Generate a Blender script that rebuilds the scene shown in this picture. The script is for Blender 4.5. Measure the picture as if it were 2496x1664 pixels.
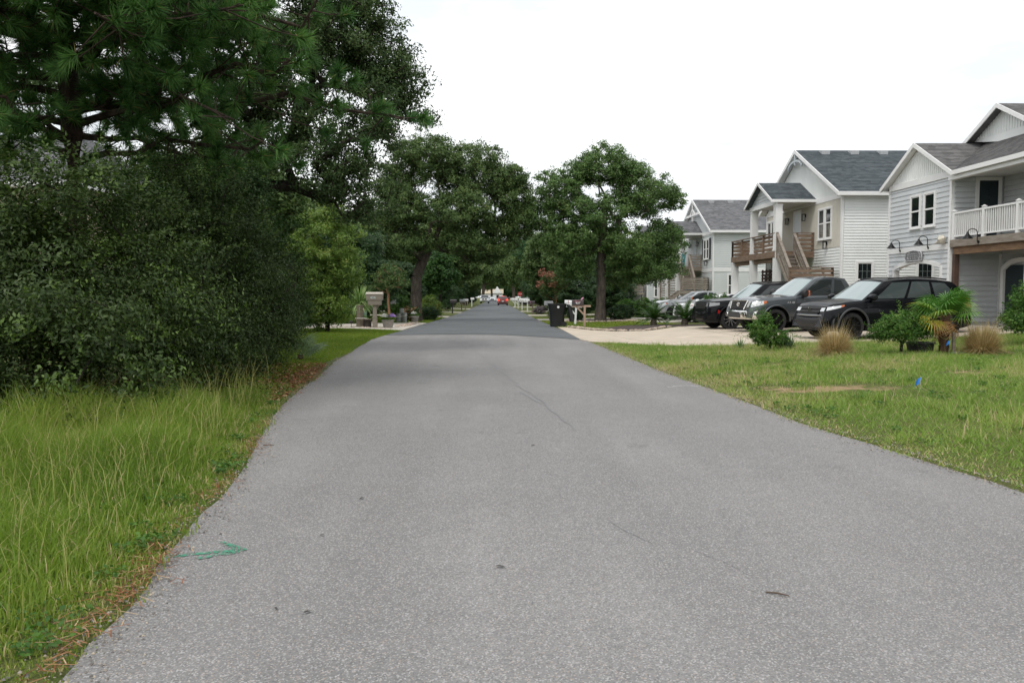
import bpy, math, random
import numpy as np
from mathutils import Vector, Matrix, noise as mnoise

for _o in list(bpy.data.objects):
    bpy.data.objects.remove(_o)
scene = bpy.context.scene
COL = scene.collection
R = math.radians

# ------------------------------------------------------------------ camera
# metres: X to the right of the road, Y along the road, Z up; the photographer stands at X=0, Y=0
cam_data = bpy.data.cameras.new("camera")
cam_data.sensor_width = 22.2
cam_data.lens = 18.0
cam_data.clip_start = 0.05
cam_data.clip_end = 3000
cam = bpy.data.objects.new("camera", cam_data)
COL.objects.link(cam)
cam.location = (0, 0, 1.6)
cam.rotation_euler = (R(90 - 3.506), 0, R(-0.932))
scene.camera = cam

# ------------------------------------------------------------------ sky and light (bright overcast)
SUN_EL, SUN_AZ = R(58), R(215)          # azimuth clockwise from +Y: behind the camera, to its left
world = bpy.data.worlds.new("World")
scene.world = world
world.use_nodes = True
wn, wl = world.node_tree.nodes, world.node_tree.links
wn.clear()
w_out = wn.new("ShaderNodeOutputWorld")
w_sky = wn.new("ShaderNodeTexSky")
w_sky.sky_type = 'NISHITA'
w_sky.sun_disc = False
w_sky.sun_elevation = SUN_EL
w_sky.sun_rotation = SUN_AZ
w_sky.air_density = 1.0
w_sky.dust_density = 2.0
w_b1 = wn.new("ShaderNodeBackground")
w_b1.inputs["Strength"].default_value = 0.10
wl.new(w_sky.outputs[0], w_b1.inputs["Color"])
w_tc = wn.new("ShaderNodeTexCoord")
w_map = wn.new("ShaderNodeMapping")
w_map.inputs["Scale"].default_value = (1.0, 1.0, 3.2)
wl.new(w_tc.outputs["Generated"], w_map.inputs["Vector"])
w_no = wn.new("ShaderNodeTexNoise")
w_no.inputs["Scale"].default_value = 2.6
w_no.inputs["Detail"].default_value = 7
w_no.inputs["Roughness"].default_value = 0.55
wl.new(w_map.outputs[0], w_no.inputs["Vector"])
w_cr = wn.new("ShaderNodeValToRGB")
w_cr.color_ramp.elements[0].position = 0.38
w_cr.color_ramp.elements[0].color = (0.70, 0.735, 0.765, 1)
w_cr.color_ramp.elements[1].position = 0.60
w_cr.color_ramp.elements[1].color = (1.04, 1.04, 1.04, 1)
wl.new(w_no.outputs["Fac"], w_cr.inputs["Fac"])
w_b2 = wn.new("ShaderNodeBackground")
w_b2.inputs["Strength"].default_value = 1.08
wl.new(w_cr.outputs["Color"], w_b2.inputs["Color"])
w_mix = wn.new("ShaderNodeMixShader")
w_mix.inputs["Fac"].default_value = 0.92
wl.new(w_b1.outputs[0], w_mix.inputs[1])
wl.new(w_b2.outputs[0], w_mix.inputs[2])
wl.new(w_mix.outputs[0], w_out.inputs["Surface"])

sun_data = bpy.data.lights.new("sun", 'SUN')
sun_data.energy = 1.2
sun_data.angle = R(18)
sun_data.color = (1.0, 0.96, 0.90)
sun = bpy.data.objects.new("sun", sun_data)
COL.objects.link(sun)
sun.location = (-20, -30, 60)
_sd = Vector((math.sin(SUN_AZ) * math.cos(SUN_EL), math.cos(SUN_AZ) * math.cos(SUN_EL), math.sin(SUN_EL)))
sun.rotation_euler = _sd.to_track_quat('Z', 'Y').to_euler()

scene.view_settings.view_transform = 'Standard'
scene.view_settings.look = 'None'
scene.view_settings.gamma = 1.0
scene.view_settings.exposure = 0.42
scene.view_settings.use_curve_mapping = False
scene.render.engine = 'CYCLES'
scene.cycles.max_bounces = 6
scene.cycles.diffuse_bounces = 3
scene.cycles.glossy_bounces = 3
scene.cycles.transmission_bounces = 4
scene.cycles.transparent_max_bounces = 6
scene.cycles.use_denoising = True
scene.cycles.denoising_input_passes = 'RGB_ALBEDO_NORMAL'
scene.cycles.denoising_prefilter = 'ACCURATE'
scene.cycles.caustics_reflective = False
scene.cycles.caustics_refractive = False

# ------------------------------------------------------------------ helpers: objects
def tag(o, label=None, cat=None, group=None, kind=None):
    if label: o["label"] = label
    if cat: o["category"] = cat
    if group: o["group"] = group
    if kind: o["kind"] = kind
    return o

def thing(name, loc, label, cat, group=None, rz=0.0, scale=1.0):
    o = bpy.data.objects.new(name, None)
    o.empty_display_size = 0.3
    o.location = loc
    o.rotation_euler = (0, 0, rz)
    o.scale = (scale, scale, scale)
    COL.objects.link(o)
    return tag(o, label, cat, group)

def link_mesh(name, me, mat=None, parent=None, loc=(0, 0, 0)):
    if mat is not None and len(me.materials) == 0:
        me.materials.append(mat)
    o = bpy.data.objects.new(name, me)
    o.location = loc
    COL.objects.link(o)
    if parent is not None:
        o.parent = parent
    return o

def copy_tree(o, parent=None):
    c = o.copy()
    COL.objects.link(c)
    c.parent = parent
    for ch in list(o.children):
        copy_tree(ch, c)
    return c

class MB:
    """collects boxes, beams, tubes and polygons; build() links them as one mesh object"""
    def __init__(self):
        self.v, self.f = [], []
    def add(self, vs, fs):
        n = len(self.v)
        self.v.extend(tuple(p) for p in vs)
        self.f.extend(tuple(i + n for i in f) for f in fs)
        return self
    def box(self, x0, x1, y0, y1, z0, z1):
        vs = [(x0,y0,z0),(x1,y0,z0),(x1,y1,z0),(x0,y1,z0),(x0,y0,z1),(x1,y0,z1),(x1,y1,z1),(x0,y1,z1)]
        return self.add(vs, [(0,3,2,1),(4,5,6,7),(0,1,5,4),(1,2,6,5),(2,3,7,6),(3,0,4,7)])
    def hexa(self, vs):
        return self.add(vs, [(0,3,2,1),(4,5,6,7),(0,1,5,4),(1,2,6,5),(2,3,7,6),(3,0,4,7)])
    def cbox(self, c, s):
        return self.box(c[0]-s[0]/2, c[0]+s[0]/2, c[1]-s[1]/2, c[1]+s[1]/2, c[2]-s[2]/2, c[2]+s[2]/2)
    def beam(self, p, q, w, h, up=(0,0,1)):
        p, q, up = Vector(p), Vector(q), Vector(up)
        d = (q - p).normalized()
        s = d.cross(up)
        if s.length < 1e-4: s = d.cross(Vector((1,0,0)))
        s.normalize(); u = s.cross(d)
        s *= w/2; u *= h/2
        return self.hexa([p-s-u, p+s-u, q+s-u, q-s-u, p-s+u, p+s+u, q+s+u, q-s+u])
    def tube(self, pts, rads, n=8, cap=True):
        pts = [Vector(p) for p in pts]
        if not hasattr(rads, '__len__'): rads = [rads]*len(pts)
        vs, fs = [], []
        for i, p in enumerate(pts):
            a = pts[max(0,i-1)]; b = pts[min(len(pts)-1,i+1)]
            d = (b-a).normalized()
            s = d.cross(Vector((0,0,1)))
            if s.length < 1e-3: s = d.cross(Vector((0,1,0)))
            s.normalize(); u = s.cross(d)
            for k in range(n):
                t = 2*math.pi*k/n
                vs.append(p + (s*math.cos(t)+u*math.sin(t))*rads[i])
        for i in range(len(pts)-1):
            for k in range(n):
                k2 = (k+1) % n
                fs.append((i*n+k, i*n+k2, (i+1)*n+k2, (i+1)*n+k))
        if cap:
            fs.append(tuple(range(n-1,-1,-1)))
            fs.append(tuple((len(pts)-1)*n+k for k in range(n)))
        return self.add(vs, fs)
    def lathe(self, prof, n=24, c=(0,0,0), axis='z', cap=True):
        vs, fs = [], []
        for (r, h) in prof:
            for k in range(n):
                t = 2*math.pi*k/n
                a, b = r*math.cos(t), r*math.sin(t)
                p = (a,b,h) if axis == 'z' else ((a,h,b) if axis == 'y' else (h,a,b))
                vs.append((p[0]+c[0], p[1]+c[1], p[2]+c[2]))
        for i in range(len(prof)-1):
            for k in range(n):
                k2 = (k+1) % n
                fs.append((i*n+k, i*n+k2, (i+1)*n+k2, (i+1)*n+k))
        if cap:
            fs.append(tuple(range(n-1,-1,-1)))
            fs.append(tuple((len(prof)-1)*n+k for k in range(n)))
        return self.add(vs, fs)
    def prism(self, poly, axis, a, b):
        """polygon (list of 2D) extruded along axis from a to b"""
        def P(p, t):
            return {'x': (t,p[0],p[1]), 'y': (p[0],t,p[1]), 'z': (p[0],p[1],t)}[axis]
        n = len(poly)
        vs = [P(p,a) for p in poly] + [P(p,b) for p in poly]
        fs = [tuple(range(n-1,-1,-1)), tuple(range(n,2*n))]
        fs += [(i,(i+1)%n,n+(i+1)%n,n+i) for i in range(n)]
        return self.add(vs, fs)
    def grid(self, rows):
        m = len(rows[0])
        vs = [p for r in rows for p in r]
        fs = [(i*m+j, i*m+j+1, (i+1)*m+j+1, (i+1)*m+j) for i in range(len(rows)-1) for j in range(m-1)]
        return self.add(vs, fs)
    def mesh(self, name, smooth=None):
        me = bpy.data.meshes.new(name)
        me.from_pydata([tuple(p) for p in self.v], [], self.f)
        me.update()
        if smooth is not None:
            me.polygons.foreach_set("use_smooth", np.ones(len(me.polygons), dtype=bool))
            me.set_sharp_from_angle(angle=R(smooth))
        return me
    def build(self, name, mat, parent=None, org=(0,0,0), smooth=None, bevel=0.0, fixn=False):
        if org != (0,0,0):
            self.v = [(p[0]-org[0], p[1]-org[1], p[2]-org[2]) for p in self.v]
        me = self.mesh(name, smooth)
        if fixn:
            import bmesh
            bm = bmesh.new(); bm.from_mesh(me)
            bmesh.ops.recalc_face_normals(bm, faces=bm.faces)
            bm.to_mesh(me); bm.free()
        o = link_mesh(name, me, mat, parent, (0,0,0) if parent is not None else org)
        if bevel > 0:
            b = o.modifiers.new("bevel", 'BEVEL'); b.width = bevel; b.segments = 2; b.limit_method = 'ANGLE'; b.angle_limit = R(40)
        return o

def np_mesh(name, V, quads=None, tris=None, attr=None, smooth=False):
    """V (n,3); quads (m,4); tris (k,3); attr: per-vertex float stored as 'rnd'"""
    me = bpy.data.meshes.new(name)
    nq = 0 if quads is None else len(quads)
    nt = 0 if tris is None else len(tris)
    me.vertices.add(len(V)); me.vertices.foreach_set("co", np.ascontiguousarray(V, dtype=np.float32).ravel())
    me.loops.add(nq*4+nt*3)
    li = []
    if nq: li.append(np.asarray(quads).ravel())
    if nt: li.append(np.asarray(tris).ravel())
    me.loops.foreach_set("vertex_index", np.concatenate(li).astype(np.int32))
    me.polygons.add(nq+nt)
    st = np.concatenate([np.arange(nq)*4, nq*4+np.arange(nt)*3]).astype(np.int32)
    me.polygons.foreach_set("loop_start", st)
    if smooth: me.polygons.foreach_set("use_smooth", np.ones(nq+nt, dtype=bool))
    if attr is not None:
        a = me.attributes.new("rnd", 'FLOAT', 'POINT')
        a.data.foreach_set("value", np.ascontiguousarray(attr, dtype=np.float32))
    me.update(calc_edges=True)
    return me

def text_obj(name, body, size, mat, parent, loc, rot, extrude=0.002, shear=0.0, width=None):
    cu = bpy.data.curves.new(name, 'FONT')
    cu.body = body; cu.size = size; cu.extrude = extrude
    cu.align_x = 'CENTER'; cu.align_y = 'CENTER'; cu.shear = shear
    cu.materials.append(mat)
    tmp = bpy.data.objects.new(name, cu)
    COL.objects.link(tmp)
    me = bpy.data.meshes.new_from_object(tmp)
    bpy.data.objects.remove(tmp)
    o = link_mesh(name, me, mat, parent, loc)
    o.rotation_euler = rot
    o["kind"] = "stuff"
    return o

# ------------------------------------------------------------------ helpers: materials
MATS = {}
def _new(name):
    m = bpy.data.materials.new(name); m.use_nodes = True
    n, l = m.node_tree.nodes, m.node_tree.links
    return m, n, l, n["Principled BSDF"]

def mat(name, col, rough=0.6, metal=0.0, spec=0.5, var=0.0, vscale=3.0, col2=None, bump=0.0, bscale=40.0, coat=0.0, stretch=None, emit=None, estr=0.0, ior=1.5):
    """principled material; var/col2: noise-mixed second colour; bump: fine noise relief"""
    if name in MATS: return MATS[name]
    m, n, l, b = _new(name)
    b.inputs["Base Color"].default_value = (*col, 1)
    b.inputs["Roughness"].default_value = rough
    b.inputs["Metallic"].default_value = metal
    b.inputs["Specular IOR Level"].default_value = spec
    b.inputs["IOR"].default_value = ior
    b.inputs["Coat Weight"].default_value = coat
    b.inputs["Coat Roughness"].default_value = 0.03
    if emit:
        b.inputs["Emission Color"].default_value = (*emit, 1)
        b.inputs["Emission Strength"].default_value = estr
    tc = None
    def coords(sc):
        nonlocal tc
        if tc is None: tc = n.new("ShaderNodeTexCoord")
        if stretch is None: return tc.outputs["Object"]
        mp = n.new("ShaderNodeMapping"); mp.inputs["Scale"].default_value = stretch
        l.new(tc.outputs["Object"], mp.inputs["Vector"])
        return mp.outputs[0]
    if var > 0 or col2 is not None:
        c2 = col2 if col2 is not None else tuple(max(0, c*(1-var)) for c in col)
        no = n.new("ShaderNodeTexNoise"); no.inputs["Scale"].default_value = vscale
        no.inputs["Detail"].default_value = 6; no.inputs["Roughness"].default_value = 0.6
        l.new(coords(1), no.inputs["Vector"])
        mr = n.new("ShaderNodeMapRange"); mr.inputs["From Min"].default_value = 0.36; mr.inputs["From Max"].default_value = 0.64
        l.new(no.outputs["Fac"], mr.inputs["Value"])
        mx = n.new("ShaderNodeMix"); mx.data_type = 'RGBA'
        mx.inputs["A"].default_value = (*col, 1); mx.inputs["B"].default_value = (*c2, 1)
        l.new(mr.outputs[0], mx.inputs["Factor"])
        l.new(mx.outputs["Result"], b.inputs["Base Color"])
    if bump > 0:
        no2 = n.new("ShaderNodeTexNoise"); no2.inputs["Scale"].default_value = bscale; no2.inputs["Detail"].default_value = 4
        l.new(coords(1), no2.inputs["Vector"])
        bp = n.new("ShaderNodeBump"); bp.inputs["Strength"].default_value = bump; bp.inputs["Distance"].default_value = 0.02
        l.new(no2.outputs["Fac"], bp.inputs["Height"])
        l.new(bp.outputs[0], b.inputs["Normal"])
    MATS[name] = m
    return m

def leaf_mat(name, stops, rough=0.5, trans=0.25, spec=0.3):
    """foliage: colour by each leaf's own random number, a little light coming through"""
    if name in MATS: return MATS[name]
    m, n, l, b = _new(name)
    at = n.new("ShaderNodeAttribute"); at.attribute_name = "rnd"
    cr = n.new("ShaderNodeValToRGB")
    els = cr.color_ramp.elements
    while len(els) < len(stops): els.new(0.5)
    for e, (p, c) in zip(els, stops):
        e.position = p; e.color = (*c, 1)
    l.new(at.outputs["Fac"], cr.inputs["Fac"])
    l.new(cr.outputs[0], b.inputs["Base Color"])
    b.inputs["Roughness"].default_value = rough
    b.inputs["Specular IOR Level"].default_value = spec
    tr = n.new("ShaderNodeBsdfTranslucent")
    hs = n.new("ShaderNodeHueSaturation"); hs.inputs["Value"].default_value = 1.3; hs.inputs["Saturation"].default_value = 1.1
    l.new(cr.outputs[0], hs.inputs["Color"]); l.new(hs.outputs[0], tr.inputs["Color"])
    mx = n.new("ShaderNodeMixShader"); mx.inputs["Fac"].default_value = trans
    l.new(b.outputs[0], mx.inputs[1]); l.new(tr.outputs[0], mx.inputs[2])
    l.new(mx.outputs[0], n["Material Output"].inputs["Surface"])
    MATS[name] = m
    return m

# ------------------------------------------------------------------ the lie of the land
def smst(t):
    t = np.clip(t, 0, 1)
    return t*t*(3-2*t)
_LE = np.array([(-30,-1.6),(-8,-1.6),(3.3,-1.81),(3.8,-1.88),(4.26,-1.88),(4.62,-1.95),(5.2,-2.05),(5.9,-2.13),(6.65,-2.2),(7.66,-2.35),(8.45,-2.5),(9.7,-2.73),(11.4,-3.03),(13.6,-3.26),(15.8,-3.42),(19.4,-3.85),(22.4,-4.03),(25.6,-4.3),(29.8,-4.52),(32,-4.5),(35,-4.4),(38,-4.3),(47,-4.1),(66,-3.7),(96,-3.5),(160,-3.7),(420,-4.2)], dtype=float)
_RE = np.array([(-30,5.4),(-8,5.2),(5,4.4),(6.53,4.22),(7.65,4.05),(8.54,3.93),(9.24,3.8),(10,3.68),(11.1,3.63),(12.9,3.56),(14.4,3.47),(16.75,3.34),(21,3.26),(27.1,3.12),(29.7,2.97),(33,2.95),(39,2.88),(43.5,2.75),(60,2.5),(108,2.2),(155,1.9),(420,1.3)], dtype=float)
def road_l(Y): return np.interp(Y, _LE[:,0], _LE[:,1])
def road_r(Y): return np.interp(Y, _RE[:,0], _RE[:,1])
def road_z(Y): return -0.0075*np.maximum(0, np.asarray(Y, dtype=float)-12)
def gz(X, Y):
    X = np.asarray(X, dtype=float); Y = np.asarray(Y, dtype=float)
    z = road_z(Y)
    z = z + np.where(X > 2.5, (0.22*smst((X-3.2)/6)+0.26*smst((X-10.5)/5.5))*(1-0.65*smst((Y-36)/9)), 0)
    z = z + np.where(X < -3, 0.12*smst((-X-3.5)/4), 0)
    return z
def g(x, y): return float(gz(x, y))
def at(x, y, dz=0.0): return (x, y, g(x, y)+dz)
rng = np.random.default_rng(7)

# ------------------------------------------------------------------ ground sheet
def ground_material():
    m, n, l, b = _new("lawn_soil")
    geo = n.new("ShaderNodeNewGeometry")
    def noise(scale, detail=5, rough=0.6):
        t = n.new("ShaderNodeTexNoise"); t.inputs["Scale"].default_value = scale
        t.inputs["Detail"].default_value = detail; t.inputs["Roughness"].default_value = rough
        l.new(geo.outputs["Position"], t.inputs["Vector"]); return t.outputs["Fac"]
    def ramp(src, p0, p1):
        t = n.new("ShaderNodeMapRange"); t.inputs["From Min"].default_value = p0; t.inputs["From Max"].default_value = p1
        l.new(src, t.inputs["Value"]); return t.outputs[0]
    def mix(f, a, bb):
        t = n.new("ShaderNodeMix"); t.data_type = 'RGBA'
        for k, s in (("A", a), ("B", bb)):
            if isinstance(s, tuple): t.inputs[k].default_value = (*s, 1)
            else: l.new(s, t.inputs[k])
        l.new(f, t.inputs["Factor"]); return t.outputs["Result"]
    c = mix(ramp(noise(1.3), 0.35, 0.65), (0.085, 0.125, 0.030), (0.135, 0.150, 0.045))
    c = mix(ramp(noise(9), 0.42, 0.66), c, (0.17, 0.15, 0.07))
    c = mix(ramp(noise(60, 3), 0.35, 0.7), c, (0.05, 0.07, 0.02))
    # bare sand
    at_s = n.new("ShaderNodeAttribute"); at_s.attribute_name = "sand"
    ad = n.new("ShaderNodeMath"); ad.operation = 'MULTIPLY_ADD'
    l.new(noise(3.5, 8, 0.65), ad.inputs[0]); ad.inputs[1].default_value = 1.1
    l.new(at_s.outputs["Fac"], ad.inputs[2])
    c = mix(ramp(ad.outputs[0], 0.98, 1.14), c, mix(ramp(noise(25), 0.3, 0.7), (0.34, 0.25, 0.15), (0.26, 0.18, 0.10)))
    # fallen leaves and needles under the thicket
    at_m = n.new("ShaderNodeAttribute"); at_m.attribute_name = "litter"
    ad2 = n.new("ShaderNodeMath"); ad2.operation = 'MULTIPLY_ADD'
    l.new(noise(5, 8, 0.65), ad2.inputs[0]); ad2.inputs[1].default_value = 0.9
    l.new(at_m.outputs["Fac"], ad2.inputs[2])
    c = mix(ramp(ad2.outputs[0], 0.85, 1.05), c, mix(ramp(noise(40), 0.35, 0.65), (0.10, 0.045, 0.022), (0.05, 0.028, 0.016)))
    l.new(c, b.inputs["Base Color"])
    b.inputs["Roughness"].default_value = 0.95
    b.inputs["Specular IOR Level"].default_value = 0.1
    bp = n.new("ShaderNodeBump"); bp.inputs["Strength"].default_value = 0.6; bp.inputs["Distance"].default_value = 0.04
    l.new(noise(30, 6, 0.7), bp.inputs["Height"]); l.new(bp.outputs[0], b.inputs["Normal"])
    return m

SANDS = [(5.05, 13.0, 1.05, 0.50), (5.9, 12.6, 0.6, 0.28), (4.7, 15.6, 0.4, 0.25), (5.3, 17.2, 0.6, 0.3), (6.3, 17.6, 0.6, 0.25), (4.4, 13.7, 0.4, 0.2), (8.2, 14.2, 0.5, 0.3)]
def sand_at(X, Y):
    s = np.zeros_like(X)
    for (cx, cy, rx, ry) in SANDS:
        s = np.maximum(s, 1 - np.sqrt(((X-cx)/(rx*1.5))**2 + ((Y-cy)/(ry*1.6))**2))
    return np.clip(s, 0, 1)
# thicket footprint on the left verge: strip behind the tall grass
def litter_at(X, Y):
    d = np.clip(1 - np.abs(X - np.interp(Y, [6, 8, 10, 14, 18, 30], [-7.5, -6.4, -5.4, -5.2, -5.3, -9.5]))/2.6, 0, 1)
    return np.where((Y > 6.5) & (Y < 34) & (X < -3.4), d*np.clip((19.5-Y)/2, 0.0, 1)+0*Y, 0)

gx = np.unique(np.concatenate([np.linspace(-400,-40,10), np.linspace(-40,-14,14), np.linspace(-14,22,121), np.linspace(22,60,12), np.linspace(60,400,10)]))
gy = np.unique(np.concatenate([np.linspace(-60,-4,8), np.linspace(-4,62,166), np.linspace(62,170,44), np.linspace(170,1500,14)]))
GX, GY = np.meshgrid(gx, gy)
GZ = gz(GX, GY)
_in = np.minimum(GX - road_l(GY), road_r(GY) - GX)
GZ = GZ - 0.05*smst((_in + 0.12)/0.3) - 0.006
GZ += np.where((_in < -0.3) & (GX < 6.5) & (GY < 22), 0.02*np.sin(GX*1.7+GY*0.6)*np.sin(GY*1.1-GX*0.4), 0)*np.clip((-_in-0.3)/1.0, 0, 1)*np.where(GY < 60, 1, 0)
nx, ny = len(gx), len(gy)
ii = (np.arange(ny-1)[:,None]*nx + np.arange(nx-1)[None,:]).ravel()
me = np_mesh("ground", np.stack([GX.ravel(), GY.ravel(), GZ.ravel()], 1), quads=np.stack([ii, ii+1, ii+nx+1, ii+nx], 1), smooth=True)
for nm, fn in (("sand", sand_at), ("litter", litter_at)):
    a = me.attributes.new(nm, 'FLOAT', 'POINT'); a.data.foreach_set("value", fn(GX, GY).ravel().astype(np.float32))
tag(link_mesh("ground", me, ground_material()), "grassy sandy ground on both sides of the street", "ground", kind="structure")

# ------------------------------------------------------------------ roads
def asphalt(name, c_dark, c_light, speck, rough, worn=False):
    m, n, l, b = _new(name)
    geo = n.new("ShaderNodeNewGeometry")
    def tex(kind, scale, **kw):
        t = n.new(kind); t.inputs["Scale"].default_value = scale
        for k, v in kw.items(): t.inputs[k].default_value = v
        l.new(geo.outputs["Position"], t.inputs["Vector"]); return t
    def mix(f, a, bb, blend='MIX'):
        t = n.new("ShaderNodeMix"); t.data_type = 'RGBA'; t.blend_type = blend
        for k, s in (("Factor", f), ("A", a), ("B", bb)):
            if isinstance(s, tuple): t.inputs[k].default_value = (*s, 1)
            elif isinstance(s, float): t.inputs[k].default_value = s
            else: l.new(s, t.inputs[k])
        return t.outputs["Result"]
    def rng_(src, a0, a1, b0=0.0, b1=1.0):
        t = n.new("ShaderNodeMapRange")
        for k, v in (("From Min", a0), ("From Max", a1), ("To Min", b0), ("To Max", b1)): t.inputs[k].default_value = v
        l.new(src, t.inputs["Value"]); return t.outputs[0]
    big = tex("ShaderNodeTexNoise", 0.35, Detail=5.0, Roughness=0.6)
    mid = tex("ShaderNodeTexNoise", 4.0, Detail=6.0, Roughness=0.7)
    c = mix(rng_(big.outputs["Fac"], 0.35, 0.65), c_dark, c_light)
    c = mix(rng_(mid.outputs["Fac"], 0.3, 0.7, 0.0, 0.30), c, tuple(x*0.72 for x in c_dark))
    if worn:
        # traffic wear: long streaks polished along the lanes, a few rounded darker stains
        mp = n.new("ShaderNodeMapping"); mp.inputs["Scale"].default_value = (1.1, 0.10, 1.0)
        l.new(geo.outputs["Position"], mp.inputs["Vector"])
        st_ = n.new("ShaderNodeTexNoise"); st_.inputs["Scale"].default_value = 1.0; st_.inputs["Detail"].default_value = 4.0
        l.new(mp.outputs[0], st_.inputs["Vector"])
        c = mix(rng_(st_.outputs["Fac"], 0.35, 0.66, 0.0, 0.7), c, tuple(x*0.80 for x in c_dark))
        sp_n = tex("ShaderNodeTexNoise", 1.7, Detail=3.0, Roughness=0.5)
        c = mix(rng_(sp_n.outputs["Fac"], 0.64, 0.74, 0.0, 0.5), c, tuple(x*0.62 for x in c_dark))
    v1 = tex("ShaderNodeTexVoronoi", 135.0)
    sep = n.new("ShaderNodeSeparateColor"); l.new(v1.outputs["Color"], sep.inputs[0])
    c = mix(rng_(sep.outputs[0], 0.0, 0.45, speck, 0.0), c, tuple(x*0.42 for x in c_dark))
    c = mix(rng_(sep.outputs[1], 0.72, 1.0, 0.0, speck), c, tuple(min(0.8, x*1.85) for x in c_light))
    c = mix(rng_(sep.outputs[2], 0.94, 0.96, 0.0, speck*0.8), c, (0.42, 0.33, 0.26))
    l.new(c, b.inputs["Base Color"])
    b.inputs["Roughness"].default_value = rough
    b.inputs["Specular IOR Level"].default_value = 0.35
    bp = n.new("ShaderNodeBump"); bp.inputs["Strength"].default_value = 0.5; bp.inputs["Distance"].default_value = 0.006
    l.new(sep.outputs[0], bp.inputs["Height"]); l.new(bp.outputs[0], b.inputs["Normal"])
    return m
M_ROAD = asphalt("worn_asphalt", (0.200, 0.196, 0.194), (0.262, 0.257, 0.253), 0.6, 0.85, True)
M_ROAD2 = asphalt("new_asphalt", (0.088, 0.098, 0.104), (0.122, 0.132, 0.139), 0.5, 0.75)

def seam_y(X):   # where the older grey surface meets the newer dark one
    return np.interp(X, [-5, -4.4, -1.5, 0.2, 1.6, 3.2], [33.2, 33.0, 33.0, 32.6, 31.0, 29.0])
def road_strip(name, ys, mat_, dz, label, y0fn=None, jag=0.0):
    cols = 15
    rows = []
    for k, Y in enumerate(ys):
        xl, xr = float(road_l(Y)), float(road_r(Y))
        if jag:
            xl += jag*mnoise.noise((Y*2.3, 1.7, 0)) + jag*0.6*mnoise.noise((Y*9.1, 4.7, 0))
            xr += jag*mnoise.noise((Y*2.1, 9.7, 0)) + jag*0.6*mnoise.noise((Y*8.3, 14.7, 0))
        row = []
        for j in range(cols):
            X = xl + (xr-xl)*j/(cols-1)
            yy = Y
            crown = 0.03*(1-(2*j/(cols-1)-1)**2)
            if y0fn is not None and k == 0: yy = float(y0fn(X))
            row.append((X, yy, float(road_z(yy))+dz+crown-0.012))
        rows.append(row)
    mb = MB().grid(rows)
    # a thin broken edge going down into the soil
    e1 = [[r[0] for r in rows], [(r[0][0]-0.02, r[0][1], r[0][2]-0.08) for r in rows]]
    e2 = [[(r[-1][0]+0.02, r[-1][1], r[-1][2]-0.08) for r in rows], [r[-1] for r in rows]]
    mb.grid(e1); mb.grid(e2)
    return tag(mb.build(name, mat_, smooth=30), label, "road", kind="structure")
road = road_strip("road", np.concatenate([np.arange(-25, 2, 1.0), np.arange(2, 20, 0.12), np.arange(20, 36, 0.35)]), M_ROAD, 0.0, "worn light grey asphalt road in the foreground", jag=0.028)
road2 = road_strip("resurfaced_road", np.concatenate([[33.0], np.arange(33.6, 60, 0.6), np.arange(60, 160, 4), np.arange(160, 421, 20)]), M_ROAD2, 0.012, "darker resurfaced asphalt road leading away under the trees", y0fn=seam_y, jag=0.03)

def rsurf(x, y, dz):
    xl, xr = float(road_l(y)), float(road_r(y))
    t = 2*(x-xl)/(xr-xl)-1
    return float(road_z(y)) + 0.03*(1-t*t) - 0.012 + dz
def draped(name, pts, width, mat_, parent, dz=0.004):
    """thin strip lying on the road along a polyline"""
    mb = MB(); rows = []
    for i, p in enumerate(pts):
        a = Vector(pts[max(0, i-1)]); b_ = Vector(pts[min(len(pts)-1, i+1)])
        d = (b_-a).normalized(); s = Vector((-d.y, d.x))
        w = (width[i] if hasattr(width, '__len__') else width)/2
        rows.append([(p[0]-s.x*w, p[1]-s.y*w, rsurf(p[0], p[1], dz)), (p[0]+s.x*w, p[1]+s.y*w, rsurf(p[0], p[1], dz))])
    mb.grid(rows)
    return mb.build(name, mat_, parent)
# cracks and seams in the old surface
rr = random.Random(3)
def wander(p, q, n, amp):
    out = []
    for i in range(n+1):
        t = i/n
        out.append((p[0]+(q[0]-p[0])*t+rr.uniform(-amp, amp), p[1]+(q[1]-p[1])*t+rr.uniform(-amp, amp)*0.4))
    return out
M_CRACK = mat("crack_dark", (0.15, 0.148, 0.15), 0.95)
M_SEAM = mat("seam_dark", (0.212, 0.209, 0.212), 0.95, var=0.12, vscale=12)
for pts, w in ((wander((-0.9, 31.5), (-0.75, 24), 12, 0.04)+wander((-0.75, 24), (0.15, 15.5), 16, 0.05)+wander((0.15, 15.5), (0.9, 9.3), 16, 0.05), 0.022),
               (wander((-4.3, 26.4), (-1.0, 26.9), 14, 0.08), 0.05), (wander((0.35, 13.0), (0.6, 11.6), 8, 0.03), 0.05)):
    tag(draped("road_seam", pts, w, M_SEAM, road), "faint dark seam in the worn asphalt")
for pts in (wander((1.2, 4.95), (1.38, 4.6), 12, 0.02), wander((2.9, 4.2), (3.3, 4.3), 10, 0.02), wander((0.75, 5.6), (0.95, 5.1), 8, 0.012)):
    tag(draped("crack", pts, 0.004, M_CRACK, road), "hairline crack in the asphalt")

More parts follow.
